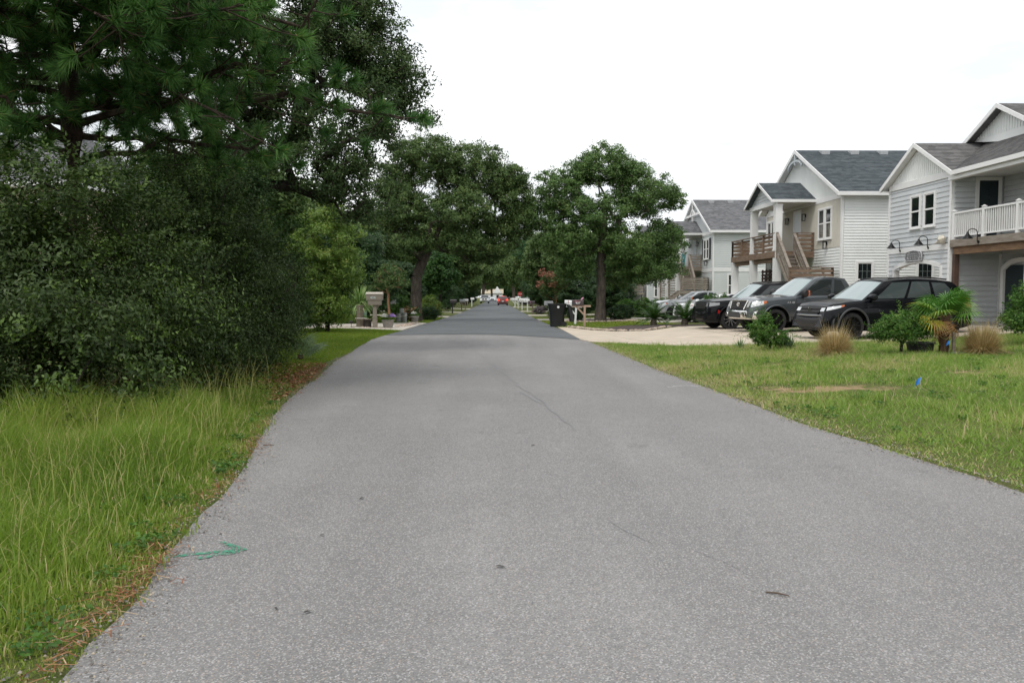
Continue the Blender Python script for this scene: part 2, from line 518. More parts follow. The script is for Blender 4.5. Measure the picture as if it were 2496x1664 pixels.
# sprayed survey arrow and chalk mark
def spray_mat(name, col, cover):
    m, n, l, b = _new(name)
    geo = n.new("ShaderNodeNewGeometry")
    v1 = n.new("ShaderNodeTexVoronoi"); v1.inputs["Scale"].default_value = 95.0
    l.new(geo.outputs["Position"], v1.inputs["Vector"])
    sep = n.new("ShaderNodeSeparateColor"); l.new(v1.outputs["Color"], sep.inputs[0])
    no = n.new("ShaderNodeTexNoise"); no.inputs["Scale"].default_value = 14; no.inputs["Detail"].default_value = 6
    l.new(geo.outputs["Position"], no.inputs["Vector"])
    a = n.new("ShaderNodeMath"); a.operation = 'MULTIPLY_ADD'; a.inputs[1].default_value = 0.55
    l.new(sep.outputs[0], a.inputs[0]); l.new(no.outputs["Fac"], a.inputs[2])
    mr = n.new("ShaderNodeMapRange"); mr.inputs["From Min"].default_value = cover; mr.inputs["From Max"].default_value = cover+0.12
    l.new(a.outputs[0], mr.inputs["Value"])
    b.inputs["Base Color"].default_value = (*col, 1); b.inputs["Roughness"].default_value = 0.8
    tr = n.new("ShaderNodeBsdfTransparent"); mx = n.new("ShaderNodeMixShader")
    l.new(mr.outputs[0], mx.inputs["Fac"]); l.new(b.outputs[0], mx.inputs[1]); l.new(tr.outputs[0], mx.inputs[2])
    l.new(mx.outputs[0], n["Material Output"].inputs["Surface"])
    return m
M_GREEN = spray_mat("green_spray_paint", (0.055, 0.25, 0.155), 0.68)
M_CHALK = spray_mat("white_chalk", (0.62, 0.62, 0.60), 0.72)
arrow = thing("survey_arrow", (-1.8, 5.03, 0.0), "green spray-painted arrow pointing right on the asphalt beside the tall grass", "arrow")
def flat_poly(name, pts, mat_, parent, dz):
    org = parent.location
    me_ = MB().add([(x-org.x, y-org.y, rsurf(x, y, dz)-org.z) for x, y in pts], [tuple(range(len(pts)))])
    return me_.build(name, mat_, parent)
def stroke(name, pts, width, dz):
    o_ = draped(name, pts, width, M_GREEN, None, dz)
    o_.parent = arrow; o_.location = (1.8, -5.03, 0)
stroke("shaft", [(-2.02, 4.975), (-1.86, 5.02), (-1.72, 5.055), (-1.60, 5.075)], [0.05, 0.045, 0.05, 0.06], 0.004)
stroke("upper_barb", [(-1.775, 5.25), (-1.72, 5.20), (-1.65, 5.13), (-1.57, 5.065)], [0.04, 0.05, 0.06, 0.045], 0.006)
stroke("lower_barb", [(-1.81, 4.925), (-1.70, 4.985), (-1.63, 5.03), (-1.565, 5.07)], [0.04, 0.055, 0.07, 0.04], 0.008)
chalk = thing("chalk_mark", (3.05, 14.0, 0), "thin white curved chalk mark on the asphalt near the lawn edge", "road mark")
_cp = [(2.83+0.62*t, 13.75+0.32*math.sin(t*2.4)) for t in np.linspace(0, 1, 9)]
_o = draped("stroke", _cp, 0.035, M_CHALK, None, 0.005)
_o.parent = chalk; _o.location = (-3.05, -14.0, 0)

# ------------------------------------------------------------------ concrete drives
M_CONC = mat("concrete_tan", (0.53, 0.455, 0.365), 0.85, var=0.18, vscale=1.2, bump=0.15, bscale=120, spec=0.25)
M_CONC2 = mat("concrete_pale", (0.50, 0.46, 0.40), 0.85, var=0.16, vscale=1.5, bump=0.15, bscale=120, spec=0.25)
M_JOINT = mat("joint_dark", (0.16, 0.14, 0.12), 0.95)
def inside(px, py, poly):
    c = False; n_ = len(poly); j = n_-1
    for i in range(n_):
        if (poly[i][1] > py) != (poly[j][1] > py) and px < (poly[j][0]-poly[i][0])*(py-poly[i][1])/(poly[j][1]-poly[i][1])+poly[i][0]:
            c = not c
        j = i
    return c
def sheet(name, poly, mat_, dz, step=0.8, label=None, cat=None, kind="structure", skirt=0.06):
    """polygon draped over the land, triangulated finely enough to follow it"""
    import bmesh
    bm = bmesh.new()
    pts = []
    for i in range(len(poly)):
        a, b_ = Vector(poly[i]), Vector(poly[(i+1) % len(poly)])
        k = max(1, int((b_-a).length/step))
        pts += [a.lerp(b_, t/k) for t in range(k)]
    vs = [bm.verts.new((p.x, p.y, 0)) for p in pts]
    f = bm.faces.new(vs)
    for ax in (0, 1):
        lo = min(p[ax] for p in pts); hi = max(p[ax] for p in pts)
        c = lo+step
        while c < hi:
            no_ = (1,0,0) if ax == 0 else (0,1,0)
            co = (c,0,0) if ax == 0 else (0,c,0)
            bmesh.ops.bisect_plane(bm, geom=bm.verts[:]+bm.edges[:]+bm.faces[:], plane_co=co, plane_no=no_)
            c += step
    for v in bm.verts: v.co.z = g(v.co.x, v.co.y)+dz
    if skirt:
        be = [e for e in bm.edges if e.is_boundary]
        r_ = bmesh.ops.extrude_edge_only(bm, edges=be)
        for v in [q for q in r_['geom'] if isinstance(q, bmesh.types.BMVert)]: v.co.z -= skirt
    bmesh.ops.recalc_face_normals(bm, faces=bm.faces)
    me_ = bpy.data.meshes.new(name); bm.to_mesh(me_); bm.free()
    up = sum(1 if p.normal.z > 0.5 else -1 if p.normal.z < -0.5 else 0 for p in me_.polygons)
    if up < 0: me_.flip_normals()
    o = link_mesh(name, me_, mat_)
    return tag(o, label, cat, kind=kind)
DRIVE = [(2.9, 29.3), (3.1, 27.9), (3.88, 26.8), (4.39, 25.7), (5.4, 24.2), (6.6, 23.4), (8.11, 22.9), (10.95, 23.9), (15.0, 23.6), (20.0, 23.6), (20.0, 33.2), (15.4, 36.3), (7.9, 36.3), (6.9, 34.9), (6.1, 34.0), (4.9, 35.0), (4.2, 36.8), (3.3, 41.0), (2.95, 41.3)]
drive = sheet("driveway", DRIVE, M_CONC, 0.010, label="tan concrete driveway under the dark parked cars", cat="driveway")
def joint(p, q, w=0.02, parent=None):
    mb = MB(); rows = []
    a, b_ = Vector(p), Vector(q); d = (b_-a).normalized(); s = Vector((-d.y, d.x))*w/2
    k = max(2, int((b_-a).length/0.4))
    for i in range(k+1):
        c = a.lerp(b_, i/k); z = g(c.x, c.y)+0.0135
        rows.append([(c.x-s.x, c.y-s.y, z), (c.x+s.x, c.y+s.y, z)])
    mb.grid(rows); return mb.build("joint", M_JOINT, parent)
for p, q in (((5.0, 24.9), (4.3, 31.2)), ((8.0, 23.1), (8.0, 36.2)), ((11.5, 23.9), (11.5, 36.2)), ((3.3, 31.2), (15.0, 31.2)), ((4.6, 27.4), (15.0, 27.4))):
    joint(p, q, parent=drive)
sheet("driveway", [(2.6, 53.0), (7.2, 52.4), (8.4, 46.4), (15.2, 46.4), (15.2, 56.5), (2.6, 56.8)], M_CONC2, 0.010, label="pale concrete driveway beyond the mailboxes under the silver pickup", cat="driveway")
ldrive = sheet("driveway", [(-20, 36.0), (-8.9, 36.4), (-4.9, 37.3), (-4.35, 37.2), (-4.12, 47.6), (-4.5, 47.9), (-7.5, 42.9), (-9.8, 42.4), (-20, 42.0)], M_CONC2, 0.010, label="pale concrete driveway left of the road behind the mown verge", cat="driveway")
for i, (sx, y0, y1, nm) in enumerate([(-1, 61.5, 64.5, "beyond the black mailbox"), (-1, 79, 83, "past the orange stakes"), (-1, 101, 106, "shaded by the far trees"), (1, 66, 69.5, "right of the road near the crape myrtle"), (1, 84, 88, "right of the road by the white mailboxes"), (1, 118, 124, "near the stop sign")]):
    xe = float(road_l(y0))+0.02 if sx < 0 else float(road_r(y0))-0.02
    sheet("driveway", [(xe, y0), (xe+sx*1.2, y0+0.5), (xe+sx*13, y0+0.5), (xe+sx*13, y1-0.5), (xe+sx*1.2, y1-0.5), (xe+0.0, y1)], M_CONC2, 0.012, step=3, label="small pale driveway apron " + nm, cat="driveway")
sheet("patio", [(15.7, 20), (21, 20), (21, 28.4), (17.3, 28.45), (15.7, 28.45)], M_CONC2, 0.05, label="concrete slab under the deck of the grey house", cat="patio")
# ------------------------------------------------------------------ house materials
M_WHITE = mat("white_trim", (0.80, 0.80, 0.79), 0.5, var=0.06, vscale=2)
M_WHITESIDE = mat("white_vinyl", (0.80, 0.82, 0.80), 0.55, var=0.07, vscale=0.8)
M_GREYSIDE = mat("grey_vinyl", (0.56, 0.585, 0.595), 0.6, var=0.08, vscale=0.9)
M_PALESIDE = mat("pale_grey_vinyl", (0.60, 0.63, 0.62), 0.6, var=0.07, vscale=0.8)
M_BEIGE = mat("beige_vinyl", (0.60, 0.575, 0.505), 0.6, var=0.06, vscale=0.8)
M_TAN = mat("tan_siding", (0.42, 0.36, 0.26), 0.7, var=0.1, vscale=0.8)
M_GLASS = mat("window_glass", (0.012, 0.017, 0.018), 0.04, spec=0.5, var=0.4, vscale=2.5)
M_DOOR_DARK = mat("teal_black_door", (0.010, 0.022, 0.028), 0.35)
M_DOOR_PALE = mat("pale_grey_door", (0.60, 0.65, 0.68), 0.4)
M_SHUTTER = mat("black_shutter", (0.018, 0.022, 0.026), 0.5)
M_BLACKMETAL = mat("black_metal", (0.012, 0.012, 0.013), 0.4, metal=0.6)
M_LAMPGLASS = mat("lantern_glass", (0.55, 0.55, 0.52), 0.1)
M_DECK = mat("weathered_deck", (0.235, 0.165, 0.115), 0.85, col2=(0.15, 0.095, 0.062), vscale=2.2, bump=0.3, bscale=30, stretch=(1, 1, 6))
M_DECKG = mat("grey_deck", (0.30, 0.265, 0.225), 0.85, col2=(0.20, 0.165, 0.13), vscale=2.2, bump=0.3, bscale=30, stretch=(1, 1, 6))
M_DECKD = mat("dark_deck", (0.105, 0.06, 0.042), 0.85, col2=(0.06, 0.035, 0.026), vscale=2.2, bump=0.3, bscale=30)
M_TEAL = mat("teal_paint", (0.06, 0.34, 0.33), 0.5)
M_VENT = mat("vent_metal", (0.42, 0.43, 0.44), 0.5, metal=0.3)

def shingles(name, c1, c2, c3):
    if name in MATS: return MATS[name]
    m, n, l, b = _new(name)
    tc = n.new("ShaderNodeTexCoord")
    v = n.new("ShaderNodeTexVoronoi"); v.inputs["Scale"].default_value = 4.2
    mp = n.new("ShaderNodeMapping"); mp.inputs["Scale"].default_value = (1, 1, 2.2)
    l.new(tc.outputs["Object"], mp.inputs["Vector"]); l.new(mp.outputs[0], v.inputs["Vector"])
    sp = n.new("ShaderNodeSeparateColor"); l.new(v.outputs["Color"], sp.inputs[0])
    cr = n.new("ShaderNodeValToRGB")
    cr.color_ramp.elements[0].color = (*c1, 1); cr.color_ramp.elements[1].color = (*c3, 1)
    e = cr.color_ramp.elements.new(0.5); e.color = (*c2, 1)
    l.new(sp.outputs[0], cr.inputs["Fac"])
    no = n.new("ShaderNodeTexNoise"); no.inputs["Scale"].default_value = 90; l.new(tc.outputs["Object"], no.inputs["Vector"])
    mx = n.new("ShaderNodeMix"); mx.data_type = 'RGBA'; mx.blend_type = 'MULTIPLY'; mx.inputs["Factor"].default_value = 0.6
    mr = n.new("ShaderNodeMapRange"); mr.inputs["From Min"].default_value = 0.3; mr.inputs["From Max"].default_value = 0.7; mr.inputs["To Min"].default_value = 0.5; mr.inputs["To Max"].default_value = 1.3
    l.new(no.outputs["Fac"], mr.inputs["Value"]); l.new(cr.outputs[0], mx.inputs["A"]); l.new(mr.outputs[0], mx.inputs["B"])
    l.new(mx.outputs["Result"], b.inputs["Base Color"])
    b.inputs["Roughness"].default_value = 0.9; b.inputs["Specular IOR Level"].default_value = 0.2
    MATS[name] = m
    return m
M_ROOF_A = shingles("shingle_taupe", (0.110, 0.108, 0.108), (0.150, 0.147, 0.146), (0.195, 0.19, 0.188))
M_ROOF_B = shingles("shingle_slate", (0.055, 0.068, 0.076), (0.078, 0.092, 0.102), (0.105, 0.122, 0.132))
M_ROOF_C = shingles("shingle_grey", (0.11, 0.112, 0.118), (0.15, 0.152, 0.158), (0.20, 0.20, 0.21))

# walls: 'x' faces the road (-X) at X=pos and runs along Y; 'y' faces the camera (-Y) at Y=pos and runs along X
def WP(wall, pos, a, t, z):
    return (pos-t, a, z) if wall == 'x' else (a, pos-t, z)
def wbox(mb, wall, pos, a0, a1, t0, t1, z0, z1):
    if wall == 'x': mb.box(pos-t1, pos-t0, a0, a1, z0, z1)
    else: mb.box(a0, a1, pos-t1, pos-t0, z0, z1)
    return mb
def lap_board(mb, wall, pos, a0, a1, z0, z1, tb=0.034, tt=0.004):
    P = lambda a, t, z: WP(wall, pos, a, t, z)
    vs = [P(a0,-0.01,z0),P(a1,-0.01,z0),P(a1,tb,z0),P(a0,tb,z0),P(a0,-0.01,z1),P(a1,-0.01,z1),P(a1,tt,z1),P(a0,tt,z1)]
    return mb.hexa(vs)
def O(p): return tuple(p.location) if p.parent is None else O(p.parent)
def lap_wall(parent, wall, pos, a0, a1, z0, z1, pitch, m_, cut=None):
    """far or small lap siding: boards joined into one part"""
    mb = MB(); z = z0
    while z < z1-0.02:
        zt = min(z+pitch, z1)
        segs = [(a0, a1)]
        if cut:
            c0, c1, cz0, cz1 = cut
            if zt > cz0 and z < cz1: segs = [(a0, c0), (c1, a1)]
        for s0, s1 in segs:
            if s1-s0 > 0.02: lap_board(mb, wall, pos, s0, s1, z, zt)
        z += pitch
    o = mb.build("siding", m_, parent, O(parent), fixn=True)
    o["kind"] = "stuff"
    return o
def batten_wall(parent, wall, pos, a0, a1, z0, topfn, pitch, m_):
    mb = MB()
    n_ = int((a1-a0)/pitch)
    for i in range(n_+1):
        a = a0+(a1-a0)*i/max(1, n_)
        zt = topfn(a)
        if zt-z0 > 0.03: wbox(mb, wall, pos, a-0.018, a+0.018, 0, 0.018, z0, zt)
    o = mb.build("battens", m_, parent, O(parent)); o["kind"] = "stuff"
    return o
def win(parent, wall, pos, a0, a1, z0, z1, cols=1, rows=1, trim=0.085, sill=True, mf=None, name="window"):
    """framed sash window: casing, two panes, meeting rail and glazing bars"""
    mf = mf or M_WHITE
    org = O(parent)
    mb = MB()
    for (b0, b1, c0, c1) in ((a0-trim, a0, z0-trim, z1+trim), (a1, a1+trim, z0-trim, z1+trim), (a0, a1, z1, z1+trim), (a0, a1, z0-trim, z0)):
        wbox(mb, wall, pos, b0, b1, -0.01, 0.055, c0, c1)
    w = mb.build(name, mf, parent, org)
    zm = z0+(z1-z0)*0.52
    s = MB()
    wbox(s, wall, pos, a0, a1, 0.0, 0.040, zm-0.03, zm+0.03)
    for e0, e1 in ((a0, a0+0.02), (a1-0.02, a1)):
        wbox(s, wall, pos, e0, e1, 0.0, 0.036, z0, zm-0.03); wbox(s, wall, pos, e0, e1, 0.0, 0.038, zm+0.03, z1)
    wbox(s, wall, pos, a0+0.035, a1-0.035, 0.0, 0.034, z0, z0+0.035); wbox(s, wall, pos, a0+0.035, a1-0.035, 0.0, 0.034, z1-0.035, z1)
    s.build("sash", mf, w, org)
    for q0, q1, dt in ((z0, zm, 0.012), (zm, z1, 0.020)):
        wbox(MB(), wall, pos, a0+0.02, a1-0.02, 0.0, dt, q0+0.02, q1-0.02).build("pane", M_GLASS, w, org)
    if cols > 1:
        gb = MB()
        for i in range(1, cols):
            a = a0+(a1-a0)*i/cols; wbox(gb, wall, pos, a-0.007, a+0.007, 0.0, 0.026, zm+0.03, z1-0.035)
        for j in range(1, rows):
            z = zm+(z1-zm)*j/rows; wbox(gb, wall, pos, a0+0.035, a1-0.035, 0.0, 0.024, z-0.007, z+0.007)
        gb.build("glazing_bars", mat("glazing_bar_grey", (0.22, 0.26, 0.25), 0.4), w, org)
    if sill:
        wbox(MB(), wall, pos, a0-trim-0.02, a1+trim+0.02, 0.055, 0.085, z0-trim-0.002, z0-trim+0.04).build("sill", mf, w, org)
    return w
def roof_plane(mb, e0, e1, r1, r0, course=0.15, thick=0.09, lift=0.014):
    """sloped plane laid in overlapping courses: eave e0-e1 up to ridge r0-r1"""
    e0, e1, r0, r1 = Vector(e0), Vector(e1), Vector(r0), Vector(r1)
    nrm = (e1-e0).cross(r0-e0).normalized()
    if nrm.z < 0: nrm = -nrm
    L_ = max((r0-e0).length, (r1-e1).length)
    k = max(2, int(L_/course))
    for i in range(k):
        t0, t1 = i/k, (i+1)/k
        a, b_ = e0.lerp(r0, t0), e1.lerp(r1, t0)
        c, d = e1.lerp(r1, t1), e0.lerp(r0, t1)
        u = nrm*(lift)
        mb.add([a+u, b_+u, c, d, a, b_], [(0,1,2,3), (4,5,1,0)])
    dn = Vector((0,0,-thick))
    mb.add([e0, e1, r1, r0, e0+dn, e1+dn, r1+dn, r0+dn], [(7,6,5,4), (0,4,5,1), (1,5,6,2), (3,2,6,7), (0,3,7,4)])
def lantern(parent, wall, pos, a, z):
    org = O(parent)
    mb = MB()
    wbox(mb, wall, pos, a-0.05, a+0.05, 0.0, 0.03, z-0.02, z+0.14)
    c = WP(wall, pos, a, 0.12, z)
    mb.box(c[0]-0.075, c[0]+0.075, c[1]-0.075, c[1]+0.075, z+0.12, z+0.15)
    mb.box(c[0]-0.07, c[0]+0.07, c[1]-0.07, c[1]+0.07, z-0.19, z-0.17)
    for sx in (-1, 1):
        for sy in (-1, 1): mb.box(c[0]+sx*0.06-0.009, c[0]+sx*0.06+0.009, c[1]+sy*0.06-0.009, c[1]+sy*0.06+0.009, z-0.17, z+0.12)
    w = mb.build("lantern", M_BLACKMETAL, parent, org)
    MB().box(c[0]-0.045, c[0]+0.045, c[1]-0.045, c[1]+0.045, z-0.165, z+0.08).build("lantern_glass", M_LAMPGLASS, w, org)
def railing_boards(parent, p, q, z, h, m_, n_boards=4, post_step=1.85, base_gap=0.07, m_post=None):
    """deck railing of wide horizontal boards between posts with a flat cap; p,q are (x,y)"""
    org = O(parent)
    P, Q = Vector((p[0], p[1], 0)), Vector((q[0], q[1], 0))
    L_ = (Q-P).length; d = (Q-P)/L_; s = Vector((-d.y, d.x, 0))
    k = max(1, round(L_/post_step))
    for i in range(k+1):
        c = P+d*(L_*i/k)
        MB().box(c.x-0.045, c.x+0.045, c.y-0.045, c.y+0.045, z, z+h-0.035).build("rail_post", m_post or m_, parent, org)
    bh = (h-0.06-base_gap)/n_boards
    for i in range(n_boards):
        zc = z+base_gap+bh*(i+0.5)
        a, b_ = P-s*0.058, Q-s*0.058
        MB().beam((a.x, a.y, zc), (b_.x, b_.y, zc), 0.024, bh*0.66).build("slat", m_, parent, org)
    MB().beam((P.x-d.x*0.05, P.y-d.y*0.05, z+h-0.018), (Q.x+d.x*0.05, Q.y+d.y*0.05, z+h-0.018), 0.14, 0.035).build("rail_cap", m_, parent, org)

def gooseneck(parent, wall, pos, a, z, sc=1.0, name="barn_lamp"):
    """black barn lamp: round wall plate, arched neck, conical shade"""
    org = O(parent)
    mb = MB()
    mb.lathe([(0.05*sc, 0), (0.05*sc, 0.03)], 12, WP(wall, pos, a, 0.02, z), axis='x' if wall == 'x' else 'y')
    pts = []
    for i in range(9):
        t = i/8*math.pi
        pts.append(WP(wall, pos, a, (0.05+0.16*(1-math.cos(t)))*sc, z+(0.30+0.12*math.sin(t))*sc))
    pts = [WP(wall, pos, a, 0.05*sc, z)] + pts
    mb.tube(pts, 0.014*sc, 8)
    w = mb.build(name, M_BLACKMETAL, parent, org, smooth=40)
    c = WP(wall, pos, a, 0.37*sc, z+0.10*sc)
    MB().lathe([(0.17*sc, 0.0), (0.165*sc, 0.01), (0.10*sc, 0.09*sc), (0.05*sc, 0.15*sc), (0.03*sc, 0.22*sc)], 18, c, cap=True).build("shade", M_BLACKMETAL, w, org, smooth=40)
    return w

# ------------------------------------------------------------------ the grey house at the right edge
AX = 15.6
AZ = 0.42
houseA = thing("grey_house", (AX, 28.5, AZ), "grey two-storey house with white balcony railing and barn lamps, cut by the photo's edge", "house")
def A(mb, name, m_, parent=None, **k): return mb.build(name, m_, parent or houseA, (AX, 28.5, AZ), **k)
A_N, A_F = 28.5, 33.1
# inner wall core (upper storey of the wing) and the closed block behind the porch
A(MB().box(AX+0.02, 26, A_N+0.02, A_F-0.02, 3.0, 5.55), "wall", M_GREYSIDE)
A(MB().box(17.37, 26, 18.5, A_N+0.01, AZ-0.1, 5.55), "wall", M_GREYSIDE)
A(MB().box(17.5, 26, A_N+0.02, 29.9, AZ-0.1, 2.99), "wall", M_GREYSIDE)
# wing front: individual lap boards, with the arched opening below
PITCH = 0.178
ARC0, ARC1 = 29.12, 32.5
def arch_z(y): return 2.40+0.21*(1-((y-(ARC0+ARC1)/2)/((ARC1-ARC0)/2))**2)
z = AZ
while z < 5.5:
    zt = min(z+PITCH, 5.5)
    if zt < 2.45:
        segs = [(A_N+0.13, ARC0-0.02), (ARC1+0.02, A_F-0.10)]
    elif z > 2.62:
        segs = [(A_N+0.13, A_F-0.10)]
    else:
        segs = [(A_N+0.13, 29.45), (32.15, A_F-0.10)] if z < 2.5 else [(A_N+0.13, 29.9), (31.7, A_F-0.10)]
    if not (3.02 < (z+zt)/2 < 3.24):
        for s0, s1 in segs:
            A(lap_board(MB(), 'x', AX, s0, s1, z, zt-0.001, 0.030, 0.006), "siding_board", M_GREYSIDE, fixn=True)
    z += PITCH
# spandrel behind the boards, around the arch
ys = np.linspace(ARC0, ARC1, 25)
sp = [(float(y), float(arch_z(y))+0.03) for y in ys]
A(MB().prism(sp + [(ARC1, 3.0), (ARC0, 3.0)], 'x', AX+0.004, AX+0.10), "arch_wall", M_GREYSIDE, fixn=True)
for s0, s1 in ((A_N+0.02, ARC0-0.03), (ARC1+0.03, A_F-0.02)):
    A(MB().box(AX+0.004, AX+0.12, s0, s1, AZ-0.1, 3.0), "arch_pier", M_GREYSIDE)
# arch casing
casing = []
for y in np.linspace(ARC0-0.04, ARC1+0.04, 27): casing.append((float(y), float(arch_z(min(max(y, ARC0), ARC1)))+0.14))
inner = [(float(y), float(arch_z(y))) for y in np.linspace(ARC1, ARC0, 25)]
A(MB().prism(casing+inner, 'x', AX-0.05, AX+0.16), "arch_casing", M_WHITE, fixn=True)
for a0, a1 in ((ARC0-0.13, ARC0), (ARC1, ARC1+0.13)):
    A(MB().box(AX-0.052, AX+0.17, a0, a1, AZ-0.02, 2.45), "arch_jamb", M_WHITE)
# belly band, corner boards, frieze
A(MB().box(AX-0.045, AX+0.0, A_N+0.13, A_F-0.1, 3.03, 3.235), "belly_band", M_WHITE)
A(MB().box(AX-0.05, AX+0.05, A_N, A_N+0.13, AZ, 5.55), "corner_board", M_WHITE)
A(MB().box(AX-0.05, AX+0.05, A_F-0.10, A_F+0.02, AZ, 5.55), "corner_board", M_WHITE)
A(MB().box(AX-0.055, AX+0.02, A_N+0.02, A_F-0.02, 5.50, 5.72), "frieze", M_WHITE)
# gable face with battens
A(MB().prism([(A_N+0.0, 5.68), (A_F, 5.68), (30.8, 5.68+0.527*2.3)], 'x', AX-0.015, AX+0.05), "gable", M_WHITESIDE, fixn=True)
batten_wall(houseA, 'x', AX-0.015, A_N+0.15, A_F-0.15, 5.72, lambda a: 5.66+0.527*(2.3-abs(a-30.8)), 0.135, M_WHITESIDE)
win(houseA, 'x', AX-0.02, 29.62, 30.28, 3.95, 5.08, trim=0.08)
win(houseA, 'x', AX-0.02, 30.66, 31.28, 3.95, 5.08, trim=0.08)
gooseneck(houseA, 'x', AX-0.03, 32.05, 3.12)
gooseneck(houseA, 'x', AX-0.03, 29.95, 3.14)
# carved plaque
M_PLAQUE = mat("pewter_plaque", (0.33, 0.33, 0.34), 0.5, metal=0.3, col2=(0.16, 0.16, 0.17), vscale=30, bump=0.6, bscale=60)
pl = [(30.32, 2.70), (31.52, 2.70), (31.55, 2.80), (31.50, 2.96), (31.44, 3.03), (31.30, 3.05), (31.12, 3.075), (30.92, 3.085), (30.72, 3.075), (30.54, 3.05), (30.40, 3.03), (30.33, 2.96), (30.29, 2.80)]
plq = A(MB().prism(pl, 'x', AX-0.09, AX-0.055), "plaque", M_PLAQUE, fixn=True)
plq["label"] = "ornate pewter name plaque above the arch"
rim = MB()
for i in range(len(pl)):
    a_, b_ = pl[i], pl[(i+1) % len(pl)]
    rim.tube([(AX-0.095, a_[0], a_[1]), (AX-0.095, b_[0], b_[1])], 0.018, 6)
A(rim, "plaque_rim", mat("pewter_light", (0.55, 0.55, 0.56), 0.35, metal=0.5), plq)
sc_ = MB()
for s in (-1, 1):
    for (dy, dz, r_) in ((0.46, 2.80, 0.05), (0.44, 2.92, 0.045), (0.36, 3.0, 0.04), (0.40, 2.76, 0.03)):
        sc_.tube([(AX-0.098, 30.92+s*dy+r_*math.cos(t), dz+r_*math.sin(t)) for t in np.linspace(0, 5, 9)], 0.011, 5)
for k_, zz in enumerate((2.95, 2.87, 2.79)):
    sc_.tube([(AX-0.096, 30.68+0.5*t, zz+0.012*math.sin(t*19+k_)) for t in np.linspace(0, 1, 15)], 0.010, 5)
A(sc_, "plaque_scrollwork", MATS["pewter_light"], plq)
# conch shell ornament by the corner
M_SHELL = mat("cream_shell", (0.66, 0.62, 0.52), 0.5, var=0.25, vscale=9)
sh = thing("conch_shell", (AX-0.17, 28.86, 3.36), "cream conch shell ornament fixed to the grey house corner", "shell")
sh.rotation_euler = (R(-16), 0, R(6))
prof = [(0.012, 0.42), (0.030, 0.30), (0.045, 0.20), (0.085, 0.10), (0.125, 0.02), (0.150, -0.05), (0.148, -0.09), (0.105, -0.115), (0.112, -0.13), (0.095, -0.15), (0.065, -0.165), (0.070, -0.18), (0.045, -0.20), (0.025, -0.225), (0.006, -0.245)]
sb_ = MB(); rows = []
for i_, (r_, h_) in enumerate(prof):
    rows.append([(r_*(1+0.13*math.cos(6*a_+h_*9)*(1 if -0.12 < h_ < 0.05 else 0.3))*math.cos(a_)+0.03*math.sin(h_*6), h_, r_*(1+0.13*math.cos(6*a_+h_*9)*(1 if -0.12 < h_ < 0.05 else 0.3))*math.sin(a_)) for a_ in np.linspace(0, 2*math.pi, 25)])
sb_.grid(rows).build("shell_body", M_SHELL, sh, smooth=60, fixn=True)
# porch side wall of the wing (faces the camera), boards in the shade of the deck
z = AZ+0.1
while z < 5.5:
    zt = min(z+PITCH, 5.5)
    if not (zt > 2.86 and z < 3.40):
        segs = [(AX+0.06, 17.26)]
        if z > 3.3 and zt < 5.55: segs = [(AX+0.06, 16.36), (17.24, 17.28)] if z < 5.42 else segs
        for s0, s1 in segs:
            if s1-s0 > 0.06: A(lap_board(MB(), 'y', A_N, s0, s1, z, zt-0.001, 0.048, 0.002), "siding_board", M_GREYSIDE, fixn=True)
    z += PITCH
A(MB().box(AX+0.02, 17.36, A_N+0.003, A_N+0.12, AZ-0.1, 5.55), "porch_wall", M_GREYSIDE)
A(MB().box(17.26, 17.36, A_N-0.05, A_N, AZ+0.05, 2.86), "corner_trim", M_WHITE)
# recessed wall facing the road
z = AZ+0.1
while z < 5.5:
    zt = min(z+PITCH, 5.5)
    segs = [(19, 25.0), (27.0, 28.22)] if zt < 2.7 else [(19, 28.44)]
    if zt < 2.7: segs = [(19, 26.1), (28.3, 28.44)]
    for s0, s1 in segs:
        A(lap_board(MB(), 'x', 17.36, s0, s1, z, zt-0.001, 0.048, 0.002), "siding_board", M_GREYSIDE, fixn=True)
    z += PITCH
dr = A(MB().box(17.30, 17.355, 26.25, 28.15, AZ+0.05, 2.45), "garage_door", M_DOOR_DARK)
ca = [(26.1, AZ), (26.1, 2.35), (26.3, 2.52), (26.7, 2.66), (27.2, 2.70), (27.7, 2.66), (28.1, 2.52), (28.3, 2.35), (28.3, AZ), (28.14, AZ), (28.14, 2.30), (27.9, 2.44), (27.6, 2.52), (27.2, 2.55), (26.8, 2.52), (26.5, 2.44), (26.26, 2.30), (26.26, AZ)]
A(MB().prism(ca, 'x', 17.22, 17.345), "door_casing", M_WHITE, dr, fixn=True)
# upstairs door facing the camera
dd = A(MB().box(16.48, 17.14, A_N-0.045, A_N-0.002, 3.38, 5.36), "door", M_DOOR_DARK)
dc = MB()
dc.box(16.36, 16.48, A_N-0.065, A_N-0.002, 3.38, 5.48); dc.box(17.14, 17.255, A_N-0.065, A_N-0.002, 3.38, 5.48); dc.box(16.48, 17.14, A_N-0.065, A_N-0.002, 5.36, 5.48)
A(dc, "door_casing", M_WHITE, dd)
pn = MB()
for (u0, u1) in ((16.55, 16.78), (16.84, 17.07)):
    for (q0, q1) in ((3.5, 4.1), (4.2, 4.75), (4.85, 5.25)): pn.box(u0, u1, A_N-0.056, A_N-0.045, q0, q1)
A(pn, "door_panels", M_DOOR_DARK, dd)
